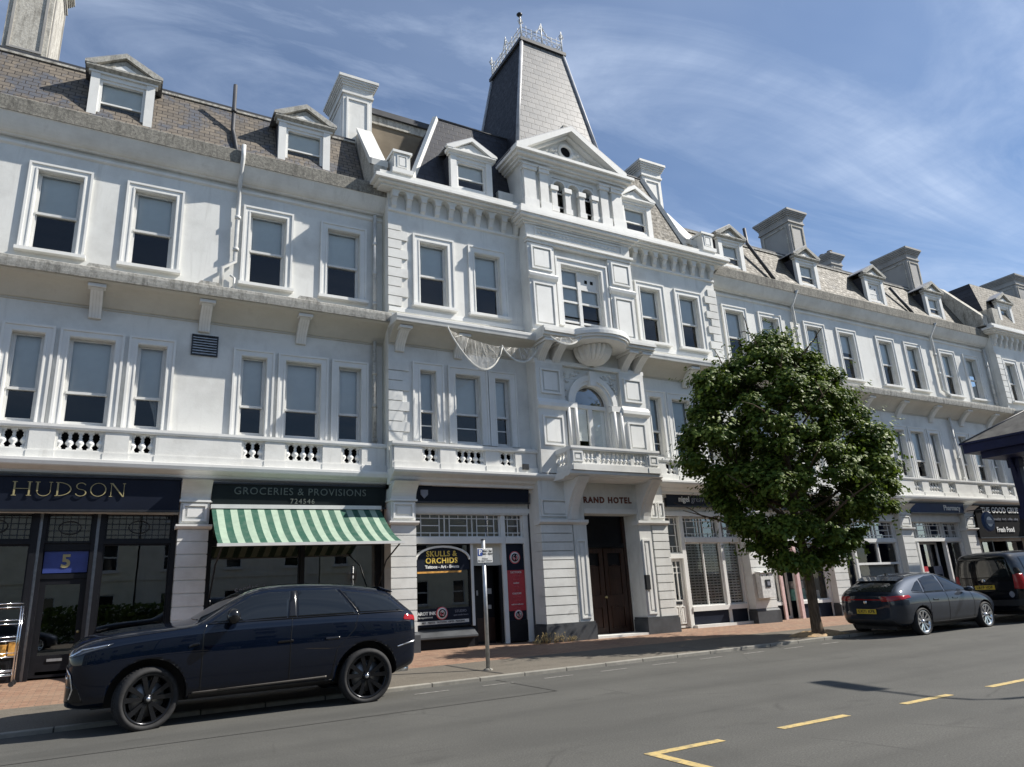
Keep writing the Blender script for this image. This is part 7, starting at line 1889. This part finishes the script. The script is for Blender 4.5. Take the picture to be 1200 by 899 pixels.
# ------------------------------------------------------------------ netting hanging in swags under the ledge
nt_ = empty("netting", (8.9, 16.3, 8.45+zs(8.9))); tag(nt_, "torn pale netting drooping in swags below the ledge of the towered block", "netting")
pts_top = [(-1.55, 0.06), (0.10, -0.22), (0.82, -0.28), (1.32, -0.16), (2.2, 0.03)]
sw = [(-1.55, 0.06, 0.10, -0.30, 0.95), (0.08, -0.28, 1.25, -0.16, 0.50), (1.30, -0.06, 2.35, 0.06, 0.26)]
for xa, za, xb, zb, sag in sw:
    b = MB(); n = 18; mid = (xa+xb)/2+0.12
    yo = -0.62 if sag < 0.3 else 0.0
    def cv(t): return (xa+(xb-xa)*t, yo-0.04-0.06*math.sin(math.pi*t), za+(zb-za)*t-sag*(max(0, math.sin(math.pi*t))**0.75)*(0.75+0.4*t if sag > 0.6 else 1))
    def top(t): return (xa+(xb-xa)*t, yo+0.02, za+(zb-za)*t-0.12*sag*math.sin(math.pi*t))
    for k in range(n):
        for j in range(8):
            def q(t, u):
                A, B = top(t), cv(t); return tuple(A[i]+(B[i]-A[i])*u+(0.025*math.sin(9*t+6*u) if i == 1 else 0) for i in range(3))
            b.quad(q(k/n, j/8), q((k+1)/n, j/8), q((k+1)/n, (j+1)/8), q(k/n, (j+1)/8), "net_mesh")
    for e in (0.0, 0.012, 0.03): b.tube([tuple(c-(e if i == 2 else 0) for i, c in enumerate(cv(k/n))) for k in range(n+1)], 0.013, "net_rope", 5)
    for f in (0.12, 0.3, 0.5, 0.7, 0.88): b.tube([top(f*0.6+0.2), tuple((top(f)[i]*0.35+cv(f)[i]*0.65) for i in range(3)), cv(f)], 0.006, "net_rope", 4)
    b.build("swag", nt_, fix=False)

# ------------------------------------------------------------------ blue kiosk with hipped lead roof at the right edge
kx0, kx1, ky0, ky1, kz = 28.9, 35.5, 11.9, 15.45, 5.75
kk = empty("blue_kiosk", ((kx0+kx1)/2, (ky0+ky1)/2, ground_z(30, 13.6))); tag(kk, "dark blue street kiosk with a grey hipped roof at the right edge", "kiosk")
ox, oy, oz = kk.location
b = MB()
def LB(x0, x1, y0, y1, z0, z1, m_): b.box(x0-ox, x1-ox, y0-oy, y1-oy, z0-oz, z1-oz, m_)
LB(kx0, kx1, ky0, ky1, kz, kz+0.34, "kiosk_blue"); LB(kx0-0.08, kx1+0.08, ky0-0.08, ky1+0.08, kz+0.342, kz+0.42, "kiosk_blue"); LB(kx0+0.4, kx1-0.4, ky0+0.4, ky1-0.4, kz-0.25, kz-0.002, "kiosk_blue")
b.build("eaves", kk)
b = MB(); z0 = kz+0.424-oz; A = [(kx0-ox, ky0-oy, z0), (kx1-ox, ky0-oy, z0), (kx1-ox, ky1-oy, z0), (kx0-ox, ky1-oy, z0)]; r0, r1 = (kx0+1.7-ox, 0, z0+1.05), (kx1-1.7-ox, 0, z0+1.05)
b.quad(A[0], A[1], r1, r0, "kiosk_roof"); b.quad(A[2], A[3], r0, r1, "kiosk_roof"); b.add([A[3], A[0], r0], [(0, 1, 2)], "kiosk_roof"); b.add([A[1], A[2], r1], [(0, 1, 2)], "kiosk_roof")
for p in A: b.tube([p, r0 if p[0] < 0 else r1], 0.04, "dark_lead", 5)
b.tube([r0, r1], 0.05, "dark_lead", 6); b.build("roof", kk)
for px, py in ((kx0+1.95, ky1-0.8), (kx1-0.62, ky1-0.62), (kx0+1.95, ky0+0.75), (kx1-0.62, ky0+0.75)):
    b = MB(); X, Y = px-ox, py-oy
    b.box(X-0.16, X+0.16, Y-0.16, Y+0.16, -0.05, kz-0.25-oz, "kiosk_blue"); b.box(X-0.22, X+0.22, Y-0.22, Y+0.22, -0.05, 0.5, "kiosk_blue"); b.box(X-0.24, X+0.24, Y-0.24, Y+0.24, 3.1, 3.5, "kiosk_blue"); b.box(X-0.21, X+0.21, Y-0.21, Y+0.21, kz-0.6-oz, kz-0.252-oz, "kiosk_blue")
    for sx, sy in ((-1, 0), (1, 0), (0, 1), (0, -1)):
        if sx: b.prism([(X+sx*0.16, kz-0.95-oz), (X+sx*0.24, kz-0.6-oz), (X+sx*0.55, kz-0.05-oz), (X+sx*0.16, kz-0.05-oz)], 'y', Y-0.05, Y+0.05, "kiosk_blue")
    b.build("post", kk, bevel=0.01)
b = MB(); b.box(kx0+2.5-ox, kx1-0.9-ox, ky0+1.1-oy, ky1-0.95-oy, -0.05, 2.9, "kiosk_blue"); b.build("cabin", kk)

# ------------------------------------------------------------------ street lamp out of frame whose shadow crosses the road
lp = empty("unseen_street_lamp", (16.49, 2.18, 0.0)); tag(lp, "unseen tall grey street lamp with a curved arm, out of frame on the near side of the road", "street lamp")
b = MB(); b.lathe((0, 0, 0), [(0.11, -0.02), (0.11, 0.9), (0.07, 1.0), (0.055, 7.6)], "galvanised", 14); b.tube([(0, 0, 7.6), (0.02, 0.10, 7.85), (0.06, 0.5, 8.0), (0.18, 1.3, 8.02)], 0.035, "galvanised", 8); b.build("column", lp)
b = MB(); b.prism([(0, -0.06), (0.0, 0.05), (0.5, 0.1), (1.15, 0.06), (1.2, 0.0), (1.1, -0.05)], 'x', -0.14, 0.14, "galvanised"); o = b.build("lamp_head", lp, (0.19, 1.28, 8.02)); o.rotation_euler = (0, 0, R(-14))

# ------------------------------------------------------------------ dry weeds at the foot of the pier
wd = empty("dry_weeds", (10.1, 16.45, ground_z(10.1, 16.45))); tag(wd, "dry straw coloured weeds at the foot of the plinth left of the entrance", "weeds")
b = MB(); rr = random.Random(4)
for k in range(120):
    x = rr.uniform(-0.55, 0.75); y = rr.uniform(-0.07, 0.04); h = rr.uniform(0.06, 0.26)*(1 if abs(x) < 0.45 else 0.5); dx = rr.uniform(-.10, .10); dy = rr.uniform(-.10, .02)
    b.tube([(x, y, -0.01), (x+dx*0.4, y+dy*0.4, h*0.6), (x+dx, y+dy, h)], 0.004, "dry_weed", 3, 0.0015)
    if k % 2 == 0:
        for j in range(3): u = Vector((x+dx, y+dy, h))+Vector((rr.uniform(-.02, .02), rr.uniform(-.02, .02), rr.uniform(-.04, .01))); b.add([u, u+Vector((.02, 0, .012)), u+Vector((.005, .012, .022))], [(0, 1, 2)], "dry_weed")
b.build("stems", wd, fix=False)

# ------------------------------------------------------------------ houses across the street, seen in the shop windows
def opp_house(x0, x1, h, m_, label):
    o = empty("street_house", ((x0+x1)/2, -17.0, 0.0)); tag(o, label, "house", "houses across the street")
    b = MB(); ws_ = []; W = (x1-x0)/2
    n = max(2, int((x1-x0)/2.9)); st_ = 3
    for k in range(n):
        for f in range(st_):
            xx = -W+(x1-x0)*(k+0.5)/n; zz_ = 1.0+3.1*f; ws_.append((xx-0.5, xx+0.5, zz_, zz_+1.7))
    b.wall(-W, W, 0, h, 0.25, 0.0, [w for w in ws_ if w[3] < h-0.4], m_)
    b.box(-W, W, 0.25, 0.40, h-0.35, h+0.1, m_); b.box(-W, W, 0.25, 0.32, 3.5, 3.7, m_)
    b.box(-W, W, -8, -0.01, 0, h, m_)
    b.build("wall", o)
    for w in ws_:
        if w[3] < h-0.4:
            b = MB(); b.box(w[0], w[1], 0.05, 0.1, w[2], w[3], "car_glass"); b.box(w[0], w[1], 0.1, 0.16, (w[2]+w[3])/2-0.04, (w[2]+w[3])/2+0.04, "frame_paint"); b.frame(w[0], w[1], w[2], w[3], 0.07, 0.1, 0.17, "frame_paint"); b.box(w[0]-0.1, w[1]+0.1, 0.252, 0.38, w[2]-0.12, w[2]-0.002, "frame_paint"); b.build("window", o)
    b = MB(); b.prism([(-8.1, h+0.1), (0.5, h+0.1), (-4, h+3.0)], 'x', -W, W, "dark_and_shaded_slate"); b.build("roof", o)
def hedge(x0, x1, y, h, label):
    o = empty("garden_hedge", ((x0+x1)/2, y, 0.1)); tag(o, label, "hedge", "hedges across the street")
    rr = random.Random(int(x0*10)); vs = []; fs = []
    for k in range(2600):
        p = Vector((rr.uniform(x0, x1)-(x0+x1)/2, rr.gauss(0, 0.3), h*(1-rr.random()**2)*(0.8+0.2*math.sin(k))))
        d = Vector((rr.gauss(0, 1), rr.gauss(0, 1), rr.gauss(0, 1))).normalized(); u = d.orthogonal().normalized()*0.14; w = d.cross(u)
        q = len(vs); vs += [p-u, p+w*0.6, p+u, p-w*0.6]; fs.append((q, q+1, q+2, q+3))
    me = bpy.data.meshes.new("foliage"); me.from_pydata([tuple(v) for v in vs], [], fs); me.materials.append(MATS["leaf_green"])
    f = bpy.data.objects.new("foliage", me); col.objects.link(f); f.parent = o
for x0, x1, h, l_ in ((-14, -6, 1.5, "left hedge across the street, the low one"), (-3, 4, 2.0, "tall middle hedge across the street behind the camera"), (9, 17, 1.6, "right hedge across the street, opposite the gallery")): hedge(x0, x1, -14.6, h, l_)
for x, l_ in ((-4.0, "grey hatchback parked across the street, left of the camera"), (5.6, "grey hatchback parked across the street, right of the camera"), (11.4, "grey hatchback parked across the street, farthest right")):
    c = copy_tree(hat, None, (x, -6.9, 0.0)); c["label"] = l_; c["group"] = "cars parked across the street"; c.rotation_euler = (0, 0, 0)
opp_house(-26, -11, 9.6, "wall_olive", "cream house across the street, farthest left of the row")
opp_house(-10.9, 1.5, 9.0, "wall_olive", "cream rendered house across the street, straight behind the camera")
opp_house(1.6, 13.0, 9.6, "cream_stucco", "pale rendered house across the street, opposite the tattoo shop")
opp_house(13.1, 28.0, 9.0, "wall_olive", "cream rendered house across the street, opposite the gallery")
opp_house(28.1, 48.0, 9.6, "cream_stucco", "pale house across the street, farthest right of the row")
